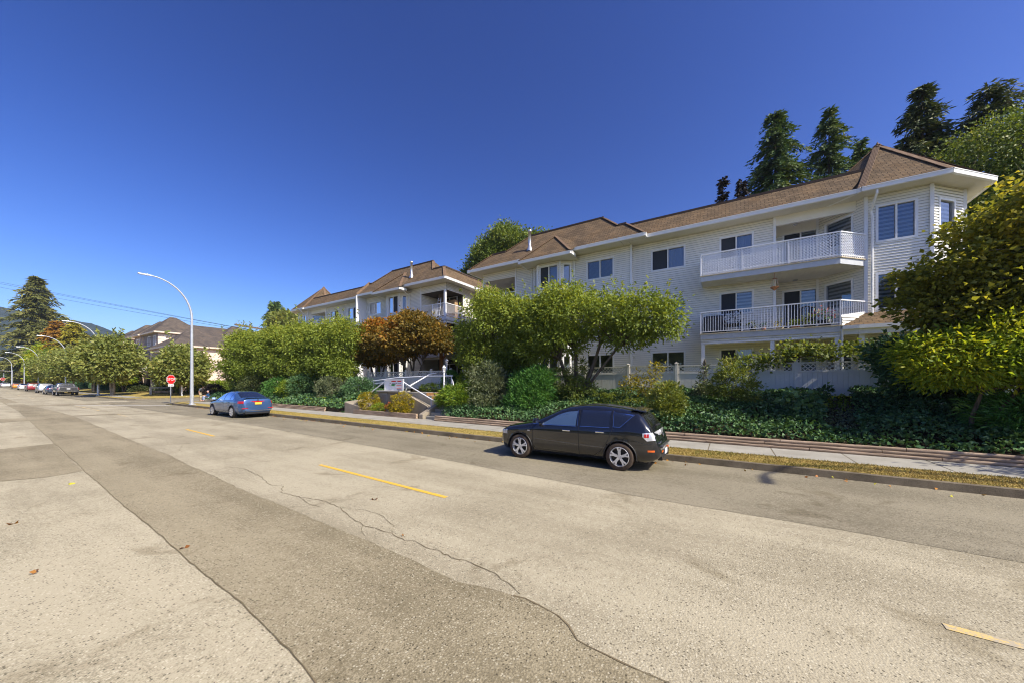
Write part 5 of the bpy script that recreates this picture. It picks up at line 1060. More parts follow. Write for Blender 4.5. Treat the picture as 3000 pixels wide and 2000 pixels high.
def wheel(e, x, y, r, w, rimr, mat_t, spokes, style, sgn):
    q = MB(); hw = w / 2; q.lathe([(rimr, hw * .9), (r * .93, hw), (r, hw * .72), (r, -hw * .72), (r * .93, -hw), (rimr * .8, -hw)], (x, y, r), 28, 'y')
    t = q.build('wheel', mat_t, e, True); q = MB(); f = hw * .82 * sgn
    q.lathe([(rimr, hw * .9 * sgn), (rimr * .96, hw * .98 * sgn), (rimr * .90, hw * .5 * sgn), (rimr * .9, hw * .1 * sgn)], (x, y, r), 28, 'y')
    for k in range(spokes):
        a = 2 * math.pi * k / spokes + .3
        for da in ((-.13, .13) if style == 'y' else (0,)):
            p0 = (x + .05 * math.cos(a), y + f, r + .05 * math.sin(a)); p1 = (x + rimr * .5 * math.cos(a + da * .35), y + f * 1.02, r + rimr * .5 * math.sin(a + da * .35)); p2 = (x + rimr * .94 * math.cos(a + da * 1.4), y + f * 1.05, r + rimr * .94 * math.sin(a + da * 1.4)); q.beam(p0, p1, .052 if style == 'y' else .035, .03, (0, sgn, 0)); q.beam(p1, p2, .036 if style == 'y' else .03, .03, (0, sgn, 0))
    q.lathe([(.0, f * 1.12), (.05, f * 1.1), (.06, f * .9)], (x, y, r), 12, 'y'); rm = q.build('rim', 'alloy', t); q = MB(); q.lathe([(0, hw * .15 * sgn), (rimr * .9, hw * .15 * sgn)], (x, y, r), 20, 'y'); q.build('brake_disc', 'black_plastic', t)
    return t
def wells(e, c, wheels, rw, tw):
    q = MB()
    for xw in wheels:
        for s_ in (-1, 1):
            a = rw + .055; rows = []
            for k in range(17): t = -.15 + (math.pi + .3) * k / 16; rows.append([(xw + a * math.cos(t), s_ * yy, rw + a * math.sin(t)) for yy in (c.y(xw, rw + .2) - .004, .45)])
            q.grid(rows); q.face([(xw + a * math.cos(t), s_ * .46, rw + a * math.sin(t)) for t in np.linspace(-.15, math.pi + .15, 17)])
    q.box(-1.9, 1.9, -.55, .55, .17, .30)
    for xw in wheels:
        for s_ in (-1, 1):
            a = rw + .05; P = []
            for k in range(25):
                t = -.25 + (math.pi + .5) * k / 24; x, z = xw + a * math.cos(t), rw + a * math.sin(t); P.append((x, s_ * (c.y(x, max(z, c.zb(x) + .02)) + .002), z))
            q.tube(P, .016, 6, False)
    q.build('underbody', 'black_plastic', e)
def seams(e, c, lines, mat='black_plastic', w=.010, off=.0035, name='door_seam'):
    for sg in (-1, 1):
        for ln in lines:
            P = []; q = MB()
            for a, b in zip(ln, ln[1:]):
                for k in range(8): f = k / 8; P.append((a[0] + (b[0] - a[0]) * f, a[1] + (b[1] - a[1]) * f))
            P.append(ln[-1]); rows = []
            for i, p in enumerate(P):
                a = Vector(P[max(0, i - 1)]); b = Vector(P[min(len(P) - 1, i + 1)]); t = (b - a).normalized(); n = Vector((-t.y, t.x)) * w / 2
                rows.append([(p[0] + n.x, sg * (c.y(p[0] + n.x, p[1] + n.y) + off), p[1] + n.y), (p[0] - n.x, sg * (c.y(p[0] - n.x, p[1] - n.y) + off), p[1] - n.y)])
            q.grid(rows); q.build(name, mat, e)
def mirror_pair(e, c, x, z, mat):
    for sg in (-1, 1):
        y0 = c.y(x, z) * sg; q = MB(); q.hexa([(x - .03, y0 + sg * .10, z), (x + .10, y0 + sg * .10, z + .01), (x + .08, y0 + sg * .27, z + .03), (x - .03, y0 + sg * .27, z + .02), (x - .03, y0 + sg * .10, z + .14), (x + .07, y0 + sg * .10, z + .13), (x + .06, y0 + sg * .25, z + .13), (x - .03, y0 + sg * .26, z + .14)]); q.beam((x + .02, y0 - sg * .01, z + .01), (x + .02, y0 + sg * .12, z + .04), .06, .04); m = q.build('wing_mirror', mat, e, bevel=.02)
        q = MB(); q.face([(x - .034, y0 + sg * .115, z + .015), (x - .034, y0 + sg * .25, z + .03), (x - .034, y0 + sg * .25, z + .125), (x - .034, y0 + sg * .115, z + .125)]); q.build('mirror_glass', 'chrome', m)
def handles(e, c, pts, mat):
    for sg in (-1, 1):
        for x, z in pts: y = c.y(x, z) * sg; q = MB(); q.box(x - .10, x + .10, y + sg * .012, y + sg * .045, z - .016, z + .022); q.build('door_handle', mat, e, bevel=.012)
def hatch():
    e = empty('parked_hatchback', (8.90, 3.40, 0), 'black hatchback with silver wheels parked at the kerb, nearest car', 'car', rz=R(90))
    c = Car([(2.24, .50), (2.20, .66), (2.10, .75), (1.85, .83), (1.5, .90), (1.12, .97), (.98, 1.02), (.30, 1.345), (.05, 1.42), (-.35, 1.465), (-.75, 1.462), (-1.2, 1.42), (-1.62, 1.345), (-1.70, 1.30), (-1.98, 1.03), (-2.03, .96), (-2.12, .84), (-2.17, .70), (-2.22, .62), (-2.26, .52)],
            [(2.24, .50), (2.18, .64), (2.05, .74), (1.8, .82), (1.4, .862), (.6, .875), (-.6, .875), (-1.4, .862), (-1.85, .82), (-2.05, .76), (-2.18, .68), (-2.26, .56)], [(2.24, .26), (2.0, .19), (1.5, .18), (-1.5, .19), (-2.0, .24), (-2.26, .34)], [(2.3, .80), (1.0, .93), (-.6, .97), (-1.4, 1.02), (-2.3, .95)], 1.45)
    wh = (1.37, -1.27); rw = .318; c.body(e, 'paint_black', wh, rw); wells(e, c, wh, rw, .2)
    for x in wh:
        for sg in (-1, 1): wheel(e, x, sg * .775, rw, .205, .225, 'brown_tyre', 5, 'y', sg)
    def pane(name, x0, x1, lo, up, mat, trim=True):
        for sg in (-1, 1):
            q = MB(); q.grid(c.side(x0, x1, lo, up, .005, sgn=sg)); p = q.build(name, mat, e, True)
            if trim:
                q = MB(); a = [r for r in c.side(x0 - .012, x1 + .012, lambda x: lo(x) - .015, lambda x: lo(x) - .004, .008, 20, 1, sg)]; q.grid(a); q.build('window_trim', 'chrome', p)
    roofl = lambda x: c.zt(x) - .105
    pane('front_window', -.20, .98, lambda x: .955 - .01 * x, lambda x: max(.957 - .01 * x, min(1.335, roofl(x) - .035 - .10 * max(0, x - .2))), 'car_glass_blue'); pane('rear_window', -1.02, -.32, lambda x: .962 - .012 * x, lambda x: 1.335 - .02 * (x + .32) * 0 - .0 if x > -.95 else 1.335, 'car_glass'); pane('quarter_window', -1.56, -1.10, lambda x: .985 + max(0, -1.28 - x) * 1.05, lambda x: 1.315 + .10 * (x + 1.1), 'car_glass', False)
    q = MB(); q.grid(c.top(.38, .97, .52, .66)); q.build('windscreen', 'car_glass', e, True)
    q = MB(); q.grid(c.top(-1.735, -1.985, .46, .58, .008)); q.build('tailgate_glass', 'tinted_glass', e, True)
    seams(e, c, [[(.98, .95), (.98, .40), (.90, .30), (-.22, .27)], [(-.26, 1.36), (-.28, .95), (-.30, .27)], [(-1.06, 1.35), (-1.10, .92), (-.98, .62), (-.82, .40), (-.66, .28), (-.30, .27)], [(-1.62, .70), (-1.9, .64), (-2.1, .66)], [(1.78, .78), (1.85, .60), (2.15, .55)]])
    seams(e, c, [[(.93, .57), (-.24, .52)], [(-.34, .52), (-.92, .50)]], 'paint_grey', .018, .006, 'side_moulding'); seams(e, c, [[(-1.085, 1.34), (-1.12, 1.0)], [(-.26, .965), (-.205, 1.33)], [(-1.10, .99), (-1.27, .985), (-1.56, 1.27)]], 'chrome', .010, .009, 'window_trim')
    handles(e, c, [(.02, .83), (-.82, .85)], 'chrome'); mirror_pair(e, c, .80, .97, 'paint_black')
    for sg in (-1, 1):
        q = MB(); q.grid(c.side(-2.14, -1.80, lambda x: .70 - .30 * (x + 1.80) * .35 + max(0, (x + 1.92)) * .9, lambda x: .90 - max(0, x + 1.95) * .1, .010, 14, 6, sg)); t = q.build('tail_light', 'lens_clear', e, True); q = MB(); q.grid(c.side(-1.97, -1.85, lambda x: .79, lambda x: .87, .014, 8, 4, sg)); q.build('red_lens', 'lens_red', t)
        q = MB(); q.grid(c.side(-2.12, -1.94, lambda x: .475, lambda x: .515, .008, 8, 2, sg)); q.build('side_marker', 'lens_orange', e)
        q = MB(); q.grid(c.side(1.78, 2.14, lambda x: .62, lambda x: .735 - .06 * (x - 1.8), .010, 12, 4, sg)); q.build('headlight', 'lens_clear', e, True); q = MB(); q.grid(c.side(1.06, 1.13, lambda x: .745, lambda x: .775, .009, 4, 2, sg)); q.build('side_repeater', 'lens_clear', e)
    q = MB(); q.hexa([(-1.45, -.56, 1.385), (-1.82, -.50, 1.325), (-1.82, .50, 1.325), (-1.45, .56, 1.385), (-1.45, -.55, 1.402), (-1.84, -.48, 1.352), (-1.84, .48, 1.352), (-1.45, .55, 1.402)]); q.build('spoiler', 'paint_black', e, bevel=.012)
    q = MB(); q.box(-2.30, -2.20, -.52, .52, .545, .60); q.build('bumper_step', 'paint_grey', e, bevel=.02); q = MB(); q.box(-2.292, -2.27, -.16, .16, .36, .48); p = q.build('licence_plate', 'plate_white', e); q = MB(); q.box(-2.27, -2.20, -.5, .5, .30, .40); q.build('diffuser', 'black_plastic', e)
    for sg in (-1, 1): q = MB(); q.box(-2.275, -2.255, sg * .40 - .09, sg * .40 + .09, .44, .475); q.build('reflector', 'lens_orange', e); q = MB(); q.lathe([(.045, -2.27), (.05, -2.15)], (0, sg * .45, .30), 10, 'x'); q.build('exhaust', 'black_plastic', e)
    q = MB(); q.lathe([(.045, -2.20), (.055, -2.21), (.045, -2.215)], (0, 0, .80), 14, 'x'); q.build('badge', 'chrome', e); text('badge_lettering', 'mazda 3', .075, 'chrome', (-2.215, .44, .66), (R(90), 0, R(-90)), e, .003)
    q = MB(); q.box(-2.07, -2.0, -.25, .25, 1.0, 1.02); q.build('rear_wiper', 'black_plastic', e)
    for k in e.children:
        if k.name.startswith('wheel'): continue
        for o in (k, *k.children):
            if o.type != 'MESH': continue
            for v in o.data.vertices:
                if v.co.x < -1.66: v.co.x = -1.66 + (v.co.x + 1.66) * .76
                elif v.co.x > 1.78: v.co.x = 1.78 + (v.co.x - 1.78) * .74
            if o.location.x < -1.7: o.location.x = -1.66 + (o.location.x + 1.66) * .76
    return e
hatch()
def saloon(name, label, cat, loc, prof, plan, low, belt, zref, wh, rw, paintm, win, rear, front, track=.78, tum=.24, rim='s', lights=None, nexp=5., plate='plate_white', extra=None, group=None, glassm='car_glass', seam=None):
    e = empty(name, loc, label, cat, group, R(90)); c = Car(prof, plan, low, belt, zref, tum, nexp); c.body(e, paintm, wh, rw); wells(e, c, wh, rw, .2)
    for x in wh:
        for sg in (-1, 1): wheel(e, x, sg * track, rw, .21, rw * .70, 'tyre', 10 if rim == 's' else 5, 's' if rim == 's' else 'y', sg)
    for nm, x0, x1, lo, up in win:
        for sg in (-1, 1): q = MB(); q.grid(c.side(x0, x1, lo, up, .006, sgn=sg)); q.build(nm, glassm, e, True)
    q = MB(); q.grid(c.top(*rear, .009)); q.build('rear_screen', 'car_glass', e, True); q = MB(); q.grid(c.top(*front, .008)); q.build('windscreen', 'car_glass', e, True)
    xb = c.prof[0][0]; l = lights or (.72, .90, xb + .02, xb + .35, 'lens_red')
    for sg in (-1, 1):
        q = MB(); q.grid(c.side(l[2], l[3], lambda x: l[0], lambda x: l[1], .010, 12, 4, sg)); zc = (l[0] + l[1]) / 2; wv = c.y(l[2], zc); q.hexa([(l[2] - .015, sg * wv * .45, l[0]), (l[2] + .05, sg * wv * .45, l[0]), (l[2] + .05, sg * (wv + .004), l[0]), (l[2] - .015, sg * (wv + .004), l[0]), (l[2] - .01, sg * wv * .5, l[1]), (l[2] + .05, sg * wv * .5, l[1]), (l[2] + .05, sg * (wv + .004), l[1]), (l[2] - .01, sg * (wv + .004), l[1])]); q.build('tail_light', l[4], e)
        xf = c.prof[-1][0]; q = MB(); q.grid(c.side(xf - .42, xf - .08, lambda x: .62, lambda x: .72, .010, 10, 3, sg)); q.build('headlight', 'lens_clear', e)
    q = MB(); zp = (l[0] + l[1]) / 2 - .06; xp = min(x for x, z in c.prof) - .012; q.box(xp - .012, xp + .05, -.16, .16, zp - .06, zp + .06); q.build('licence_plate', plate, e)
    mirror_pair(e, c, win[0][2] - .12, interp(c.belt, win[0][2]) + .03, paintm); handles(e, c, [(win[0][1] + .15, interp(c.belt, 0) - .11), (win[1][1] + .12, interp(c.belt, 0) - .10)], paintm)
    if seam: seams(e, c, seam)
    if extra: extra(e, c)
    return e
SP = [(2.35, .48), (2.30, .64), (2.1, .76), (1.6, .88), (1.05, .96), (.92, 1.0), (.2, 1.38), (-.2, 1.455), (-.7, 1.455), (-1.1, 1.40), (-1.85, 1.11), (-2.05, 1.085), (-2.28, 1.06), (-2.31, .98), (-2.34, .78), (-2.37, .55)]
SL = [(2.35, .46), (2.28, .62), (2.1, .76), (1.7, .86), (.8, .895), (-.8, .895), (-1.6, .88), (-2.05, .82), (-2.28, .72), (-2.37, .60)]
SB = [(2.35, .26), (1.9, .18), (-1.9, .20), (-2.37, .34)]; SBE = [(2.4, .8), (1, .93), (-1, .99), (-2.4, 1.0)]
def sedan_win(c=None): return [('front_window', -.22, .84, lambda x: .965, lambda x: max(.967, min(1.34, 1.34 - .52 * max(0, x - .18)))), ('rear_window', -1.0, -.30, lambda x: .985, lambda x: 1.35), ('quarter_window', -1.42, -1.06, lambda x: 1.0, lambda x: max(1.003, 1.345 + .62 * (x + 1.06)))]
def blue_extra(e, c):
    q = MB(); q.hexa([(-2.02, -.62, 1.085), (-2.30, -.58, 1.085), (-2.30, .58, 1.085), (-2.02, .62, 1.085), (-2.02, -.6, 1.10), (-2.33, -.56, 1.115), (-2.33, .56, 1.115), (-2.02, .6, 1.10)]); q.build('boot_lip', 'paint_blue', e); q = MB(); q.box(-2.385, -2.34, -.62, .62, .40, .425); q.build('bumper_strip', 'chrome', e)
    for sg in (-1, 1): q = MB(); q.box(-2.375, -2.30, sg * .62 - .14, sg * .62 + .14, .52, .56); q.build('reflector', 'lens_red', e)
    q = MB(); q.lathe([(.05, -2.345), (.045, -2.355), (.0, -2.356)], (0, 0, .97), 12, 'x'); q.build('badge', 'chrome', e); q = MB(); q.box(-2.35, -2.2, -.6, .6, .24, .36); q.build('diffuser', 'black_plastic', e)
saloon('parked_sedan', 'metallic blue sedan with a yellow rear plate parked at the kerb below the hedge', 'car', (8.98, 24.65, .08), SP, SL, SB, SBE, 1.45, (1.35, -1.35), .325, 'paint_blue', sedan_win(), (-1.05, -1.80, .50, .60), (.26, .90, .52, .66), track=.79, lights=(.80, .93, -2.335, -1.95, 'lens_red'), plate='plate_yellow', extra=blue_extra, glassm='car_glass_blue', seam=[[(.92, .94), (.90, .42), (.82, .30), (-.25, .28)], [(-.26, .96), (-.28, .28)], [(-1.04, .98), (-1.0, .7), (-.85, .4), (-.3, .28)]])
SUV = [(2.3, .55), (2.26, .75), (2.1, .92), (1.5, 1.05), (1.1, 1.10), (.45, 1.55), (.1, 1.66), (-.6, 1.70), (-1.5, 1.66), (-2.02, 1.60), (-2.10, 1.50), (-2.25, 1.05), (-2.30, .8), (-2.34, .55)]
SUL = [(2.3, .58), (2.15, .78), (1.8, .9), (0, .93), (-1.7, .91), (-2.1, .86), (-2.34, .72)]; SUB = [(2.3, .34), (1.9, .26), (-1.9, .28), (-2.34, .42)]; SUBE = [(2.4, 1.0), (1, 1.08), (-2.4, 1.12)]
def suv_win(): return [('front_window', -.15, .98, lambda x: 1.10, lambda x: max(1.105, min(1.56, 1.56 - .62 * max(0, x - .30)))), ('rear_window', -1.05, -.25, lambda x: 1.11, lambda x: 1.56), ('quarter_window', -1.85, -1.15, lambda x: 1.13, lambda x: 1.53 + .05 * (x + 1.15))]
def suv(label, loc, p, l='lens_red'): return saloon('parked_suv', label, 'car', loc, SUV, SUL, SUB, SUBE, 1.68, (1.35, -1.35), .36, p, suv_win(), (-2.09, -2.23, .62, .68), (.5, 1.05, .56, .70), track=.80, tum=.17, lights=(.98, 1.22, -2.27, -2.05, l), group='cars parked beyond the side street', nexp=6.)
def sedan2(name, label, loc, p, plate='plate_white', cat='car'): return saloon(name, label, cat, loc, SP, SL, SB, SBE, 1.45, (1.35, -1.35), .32, p, sedan_win(), (-1.05, -1.80, .50, .60), (.26, .90, .52, .66), track=.79, lights=(.80, .95, -2.335, -2.0, 'lens_red'), plate=plate, group='cars parked beyond the side street')
PK = [(2.8, .65), (2.74, .95), (2.5, 1.10), (1.7, 1.18), (1.35, 1.22), (.75, 1.68), (.45, 1.78), (-.4, 1.79), (-.75, 1.72), (-.86, 1.28), (-.95, 1.27), (-2.70, 1.27), (-2.74, 1.20), (-2.78, .6)]
def pickup():
    def ex(e, c):
        q = MB(); q.box(-2.84, -2.76, -.92, .92, .55, .74); q.build('rear_bumper', 'chrome', e); q = MB(); q.box(-2.79, -2.76, -.75, .75, .80, 1.22); q.build('tailgate', 'paint_grey', e, bevel=.02); q = MB(); q.box(-2.795, -2.79, -.12, .12, 1.05, 1.12); q.build('tailgate_handle', 'black_plastic', e)
    saloon('pickup_truck', 'dark grey pickup truck with chrome bumper parked before the street trees', 'pickup', (8.55, 79.3 + 2.5, .22), PK, [(2.8, .7), (2.6, .9), (2.0, .98), (-2.6, .98), (-2.78, .94)], [(2.8, .45), (2.3, .42), (-2.4, .48), (-2.78, .55)], [(2.8, 1.1), (-2.8, 1.2)], 1.78, (1.75, -1.75), .41, 'paint_grey', [('front_window', -.05, 1.05, lambda x: 1.24, lambda x: max(1.245, min(1.66, 1.66 - .6 * max(0, x - .55)))), ('rear_window', -.72, -.12, lambda x: 1.25, lambda x: 1.66)], (-.77, -.85, .60, .68), (.8, 1.3, .6, .72), track=.85, tum=.15, lights=(.86, 1.22, -2.76, -2.62, 'lens_red'), plate='plate_white', extra=ex, group='cars parked beyond the side street', nexp=7.)
pickup()
sedan2('parked_sedan', 'small dark navy sedan just left of the grey pickup', (8.3, 90.5, gz(88)), 'paint_navy')
suv('silver white suv parked left of the navy sedan', (8.6, 104, gz(104)), 'paint_silver', 'lens_clear'); suv('dark red suv in the row of parked cars', (8.6, 121.5, gz(121)), 'paint_red')
sedan2('parked_sedan', 'white sedan parked behind the dark red suv', (8.6, 139, gz(139)), 'paint_white'); sedan2('parked_sedan', 'white sedan farther left beside the far lamp', (8.4, 190, gz(190)), 'paint_white'); sedan2('parked_taxi', 'orange yellow car half hidden between the two white sedans', (9.0, 163, gz(163)), 'paint_orange'); sedan2('parked_taxi', 'orange yellow car at the left edge of the far street', (7.9, 236, gz(236)), 'paint_orange'); suv('dark suv at the far left end of the street', (8.8, 222, gz(222)), 'paint_grey')

# ---------------------------------------------------------------- people
def figure(name, label, loc, rz, joints, bones, mat, parts):
    e = empty(name, loc, label, 'person', rz=rz)
    def skin(nm, J, Bn, m, root):
        me = bpy.data.meshes.new(nm); keys = list(J); me.from_pydata([J[k][:3] for k in keys], [(keys.index(a), keys.index(b)) for a, b in Bn], []); me.materials.append(M[m]); o = bpy.data.objects.new(nm, me); link(o, e)
        sk = o.modifiers.new('skin', 'SKIN'); sk.use_smooth_shade = True; lay = me.skin_vertices[0] if me.skin_vertices else None
        if lay is None:
            bpy.context.view_layer.objects.active = o; lay = me.skin_vertices.new().data if hasattr(me.skin_vertices, 'new') else me.skin_vertices[0]
        for i, k in enumerate(keys): r = J[k][3]; lay.data[i].radius = (r, r * (J[k][4] if len(J[k]) > 4 else 1)); lay.data[i].use_root = (k == root)
        ss = o.modifiers.new('sub', 'SUBSURF'); ss.levels = 2; ss.render_levels = 2; return o
    skin('body', joints, bones, mat, 'pelvis')
    for nm, J, Bn, m, root in parts: skin(nm, J, Bn, m, root)
    return e
def people():
    J = dict(pelvis=(0, 0, .88, .11), belly=(.08, 0, 1.0, .12), chest=(.22, 0, 1.20, .13), neck=(.34, 0, 1.33, .055), head=(.42, 0, 1.36, .085), crown=(.50, 0, 1.38, .08), nose=(.47, 0, 1.29, .03),
             hl=(0, .11, .84, .09), kl=(.05, .13, .47, .06), al=(-.02, .14, .08, .04), tl=(.13, .15, .04, .035), hr=(0, -.11, .84, .09), kr=(.16, -.14, .48, .06), ar=(.10, -.15, .08, .04), tr=(.25, -.15, .04, .035),
             sl=(.24, .19, 1.22, .06), el=(.32, .27, .98, .042), wl=(.50, .22, .93, .030), fl=(.58, .21, .92, .028), sr=(.24, -.19, 1.22, .06), er=(.16, -.26, .98, .042), wr=(.14, -.24, .76, .030), fr=(.15, -.23, .68, .028))
    Bn = [('pelvis', 'belly'), ('belly', 'chest'), ('chest', 'neck'), ('neck', 'head'), ('head', 'crown'), ('head', 'nose'), ('pelvis', 'hl'), ('hl', 'kl'), ('kl', 'al'), ('al', 'tl'), ('pelvis', 'hr'), ('hr', 'kr'), ('kr', 'ar'), ('ar', 'tr'), ('chest', 'sl'), ('sl', 'el'), ('el', 'wl'), ('wl', 'fl'), ('chest', 'sr'), ('sr', 'er'), ('er', 'wr'), ('wr', 'fr')]
    g = lambda k, d=.018: (J[k][0], J[k][1], J[k][2], J[k][3] + d)
    tr = {k: g(k, .028) for k in ('pelvis', 'hl', 'kl', 'hr', 'kr')}; tr['al'] = (-.02, .14, .11, .07); tr['ar'] = (.10, -.15, .11, .07)
    mid = lambda a, b, f, r: tuple(J[a][i] + (J[b][i] - J[a][i]) * f for i in range(3)) + (r,)
    sh = {k: g(k, .022) for k in ('pelvis', 'belly', 'chest', 'sl', 'sr')}; sh['c'] = (.30, 0, 1.29, .085); sh['ml'] = mid('sl', 'el', .8, .062); sh['mr'] = mid('sr', 'er', .8, .062); sh['pelvis'] = (.02, 0, .93, .13)
    cap = dict(a=(.44, 0, 1.40, .088), b=(.50, 0, 1.42, .085), c=(.56, 0, 1.34, .05, .3))
    x, y = 13.2, 44.9; figure('person', 'person in grey shirt and khaki trousers stooping beside the dark round bush', (x, y, gz(44) + .02), R(-100), J, Bn, 'skin', [('trousers', tr, [('pelvis', 'hl'), ('hl', 'kl'), ('kl', 'al'), ('pelvis', 'hr'), ('hr', 'kr'), ('kr', 'ar')], 'trouser_khaki', 'pelvis'), ('shirt', sh, [('pelvis', 'belly'), ('belly', 'chest'), ('chest', 'c'), ('chest', 'sl'), ('sl', 'ml'), ('chest', 'sr'), ('sr', 'mr')], 'shirt_grey', 'pelvis'), ('cap', cap, [('a', 'b'), ('b', 'c')], 'cap_brown', 'a'),
        ('shoes', dict(a=(-.05, .14, .05, .05), b=(.14, .15, .045, .045)), [('a', 'b')], 'shoe', 'a'), ('shoes', dict(a=(.07, -.15, .05, .05), b=(.26, -.15, .045, .045)), [('a', 'b')], 'shoe', 'a')])
    e = empty('walking_stick', (x + .2, y + .2, gz(44)), 'thin walking stick held by the stooping person', 'stick'); e.location = (13.2 - .25, 44.9 - .18, gz(44)); q = MB(); q.tube([(0, 0, 0), (.03, .02, .72)], .014, 6); q.build('stick', 'brown_timber', e)
    J2 = dict(pelvis=(0, 0, .30, .12), belly=(.02, 0, .45, .12), chest=(.04, 0, .66, .12), neck=(.07, 0, .82, .05), head=(.10, 0, .92, .085), crown=(.10, 0, 1.0, .08), nose=(.20, 0, .91, .025), hl=(.05, .10, .30, .09), kl=(.42, .16, .46, .065), al=(.40, .17, .08, .045), tl=(.54, .18, .04, .035), hr=(.05, -.10, .30, .09), kr=(.44, -.14, .44, .065), ar=(.46, -.16, .08, .045), tr=(.60, -.16, .04, .035), sl=(.05, .18, .70, .06), el=(.18, .24, .48, .042), wl=(.38, .16, .52, .03), fl=(.45, .14, .52, .028), sr=(.05, -.18, .70, .06), er=(.20, -.24, .48, .042), wr=(.38, -.14, .54, .03), fr=(.44, -.12, .54, .028))
    g2 = lambda k, d: (J2[k][0], J2[k][1], J2[k][2], J2[k][3] + d)
    figure('person', 'person in blue jacket and pale jeans sitting low behind the blue sedan', (12.75, 41.6, gz(41) + .16), R(170), J2, Bn, 'skin', [('jeans', {k: g2(k, .02) for k in ('pelvis', 'hl', 'kl', 'al', 'hr', 'kr', 'ar')}, [('pelvis', 'hl'), ('hl', 'kl'), ('kl', 'al'), ('pelvis', 'hr'), ('hr', 'kr'), ('kr', 'ar')], 'jeans_pale', 'pelvis'), ('jacket', {k: g2(k, .025) for k in ('pelvis', 'belly', 'chest', 'sl', 'el', 'sr', 'er')}, [('pelvis', 'belly'), ('belly', 'chest'), ('chest', 'sl'), ('sl', 'el'), ('chest', 'sr'), ('sr', 'er')], 'jacket_blue', 'pelvis'), ('cap', dict(a=(.09, 0, .98, .092), b=(.10, 0, 1.03, .085)), [('a', 'b')], 'cap_pale', 'a')])
people()

# ---------------------------------------------------------------- ivy and ground cover on the slope
def cover(name, mat, y0, y1, dens, ln, x0=12.5, x1=17.9, hump=.16, skip=None, lim=1.0, lift=.02):
    n = int((y1 - y0) * (x1 - x0) * dens); x = rng.uniform(x0, x1, n); y = rng.uniform(y0, y1, n)
    if skip is not None: k = ~skip(x, y); x, y = x[k], y[k]; n = len(x)
    h = hump * (.5 + .5 * np.sin(x * 2.3 + y * 1.1) * np.sin(y * 1.9 - x * .7)) + .10 * rng.random(n)
    z = np.array([bank(a, b) for a, b in zip(x, y)]) + lift + h * np.clip((x - 12.45) / .5, .15, 1)
    ax = rng.normal(size=(n, 3)) * .6 + np.array([-.75, 0, -.05]); rn = rng.random(n) * .55 + .25 * (.5 + .5 * np.sin(x * 1.7 + 2) * np.sin(y * 1.3)) + .2 * rng.random(n)
    return tag(leaves(name, np.stack([x, y, z], 1), ax, ln * rng.uniform(.7, 1.3, n), ln * .85 * rng.uniform(.7, 1.3, n), rn, mat), kind='stuff')
gap = lambda x, y: (np.abs(y + 3.0 + (x - 15) * .18) < .34) & (x > 13.3)
cover('ivy', 'ivy_leaf', -11, 2.6, 420, .105, hump=.30, skip=gap)
cover('ivy', 'ivy_leaf', 2.6, 11.7, 330, .10, hump=.25)
cover('bank_cover', 'ivy_leaf', 19.7, 42, 150, .15, hump=.35)
cover('bank_cover', 'lime_leaf', 20.2, 30, 14, .12, hump=.40, x1=15)
# ---------------------------------------------------------------- shrubs on the near bank
bush('rhododendron', 'big yellow green rhododendron right behind the roof spoiler of the black hatchback', (13.75, 2.05, .55), [(0, -.1, .75, .6, .58, .7), (-.2, 0, .35, .6, .6, .45), (.15, -.2, .95, .42, .45, .5)], 190, 16, .13, .048, 'rhodo_leaf', .11, -.25, .7, tip=lambda P: np.clip((P[:, 2] - .9) / 1.3, 0, 1))
bush('rhododendron', 'looser rhododendron with orange leaves in front of the white fence', (15.2, -.05, 1.0), [(0, -.1, .95, .55, .6, .6), (.1, .05, 1.45, .35, .38, .4), (-.3, -.5, .75, .4, .4, .4), (.1, .45, .9, .25, .35, .3)], 150, 14, .13, .048, 'rhodo_leaf', .12, -.15, .6, tip=lambda P: np.clip((P[:, 2] - 1.8) / 1.4, 0, .9))
tree('young_tree', 'slender young evergreen with bare stem in front of the white fence', 'young tree', (16.4, .85, 1.3), [(0, 0, .55, .34, .34, .5), (0, 0, 1.2, .16, .16, .5), (0, 0, .35, .45, .45, .3)], 55, 12, .085, .04, 'grey_leaf', [((0, 0, 1.7), 1)], .025, 'bark', .09, .1, .3, 14)
bush('shrub', 'thin yellow leaved shrub behind the top of the big rhododendron', (15.4, 3.1, 1.1), [(0, 0, .9, .6, .55, .45), (.1, -.55, 1.25, .3, .35, .6), (-.1, .5, .85, .35, .4, .3)], 60, 10, .12, .06, 'gold_leaf', .14, .2, .3, tip=lambda P: P[:, 2] * 0 + .1)
bush('ivy_mound', 'bright ivy mound covering the foot of the large cherry trunk', (15.6, 6.1, 1.0), [(0, 0, .6, .8, .9, .75), (.1, .1, 1.5, .45, .5, 1.0), (-.2, .9, .9, .7, .8, .8), (-.5, -.9, .2, .9, 1.0, .45), (-.3, -2.2, .15, .8, 1.0, .4)], 330, 16, .09, .07, 'vine_leaf', .12, .1, .8, cat='ivy')
bush('juniper', 'deep green feathery juniper below the middle cherry tree', (14.5, 7.9, .6), [(0, 0, .95, .95, 1.1, .95), (.1, -.3, 1.6, .65, .75, .6), (-.35, .2, .5, .8, 1.05, .6), (.2, .5, 1.5, .6, .6, .5)], 500, 14, .20, .035, 'juniper_leaf', .13, -.2, .6, cat='juniper')
bush('shrub', 'grey green willow leaved shrub between the two junipers', (14.3, 10.3, .5), [(0, 0, .9, 1.0, 1.1, 1.0), (.1, .2, 1.7, .8, .95, .85), (-.35, -.2, .4, .85, 1.0, .6), (.2, -.3, 1.6, .5, .5, .5)], 400, 15, .16, .045, 'grey_leaf', .15, -.1, .6)
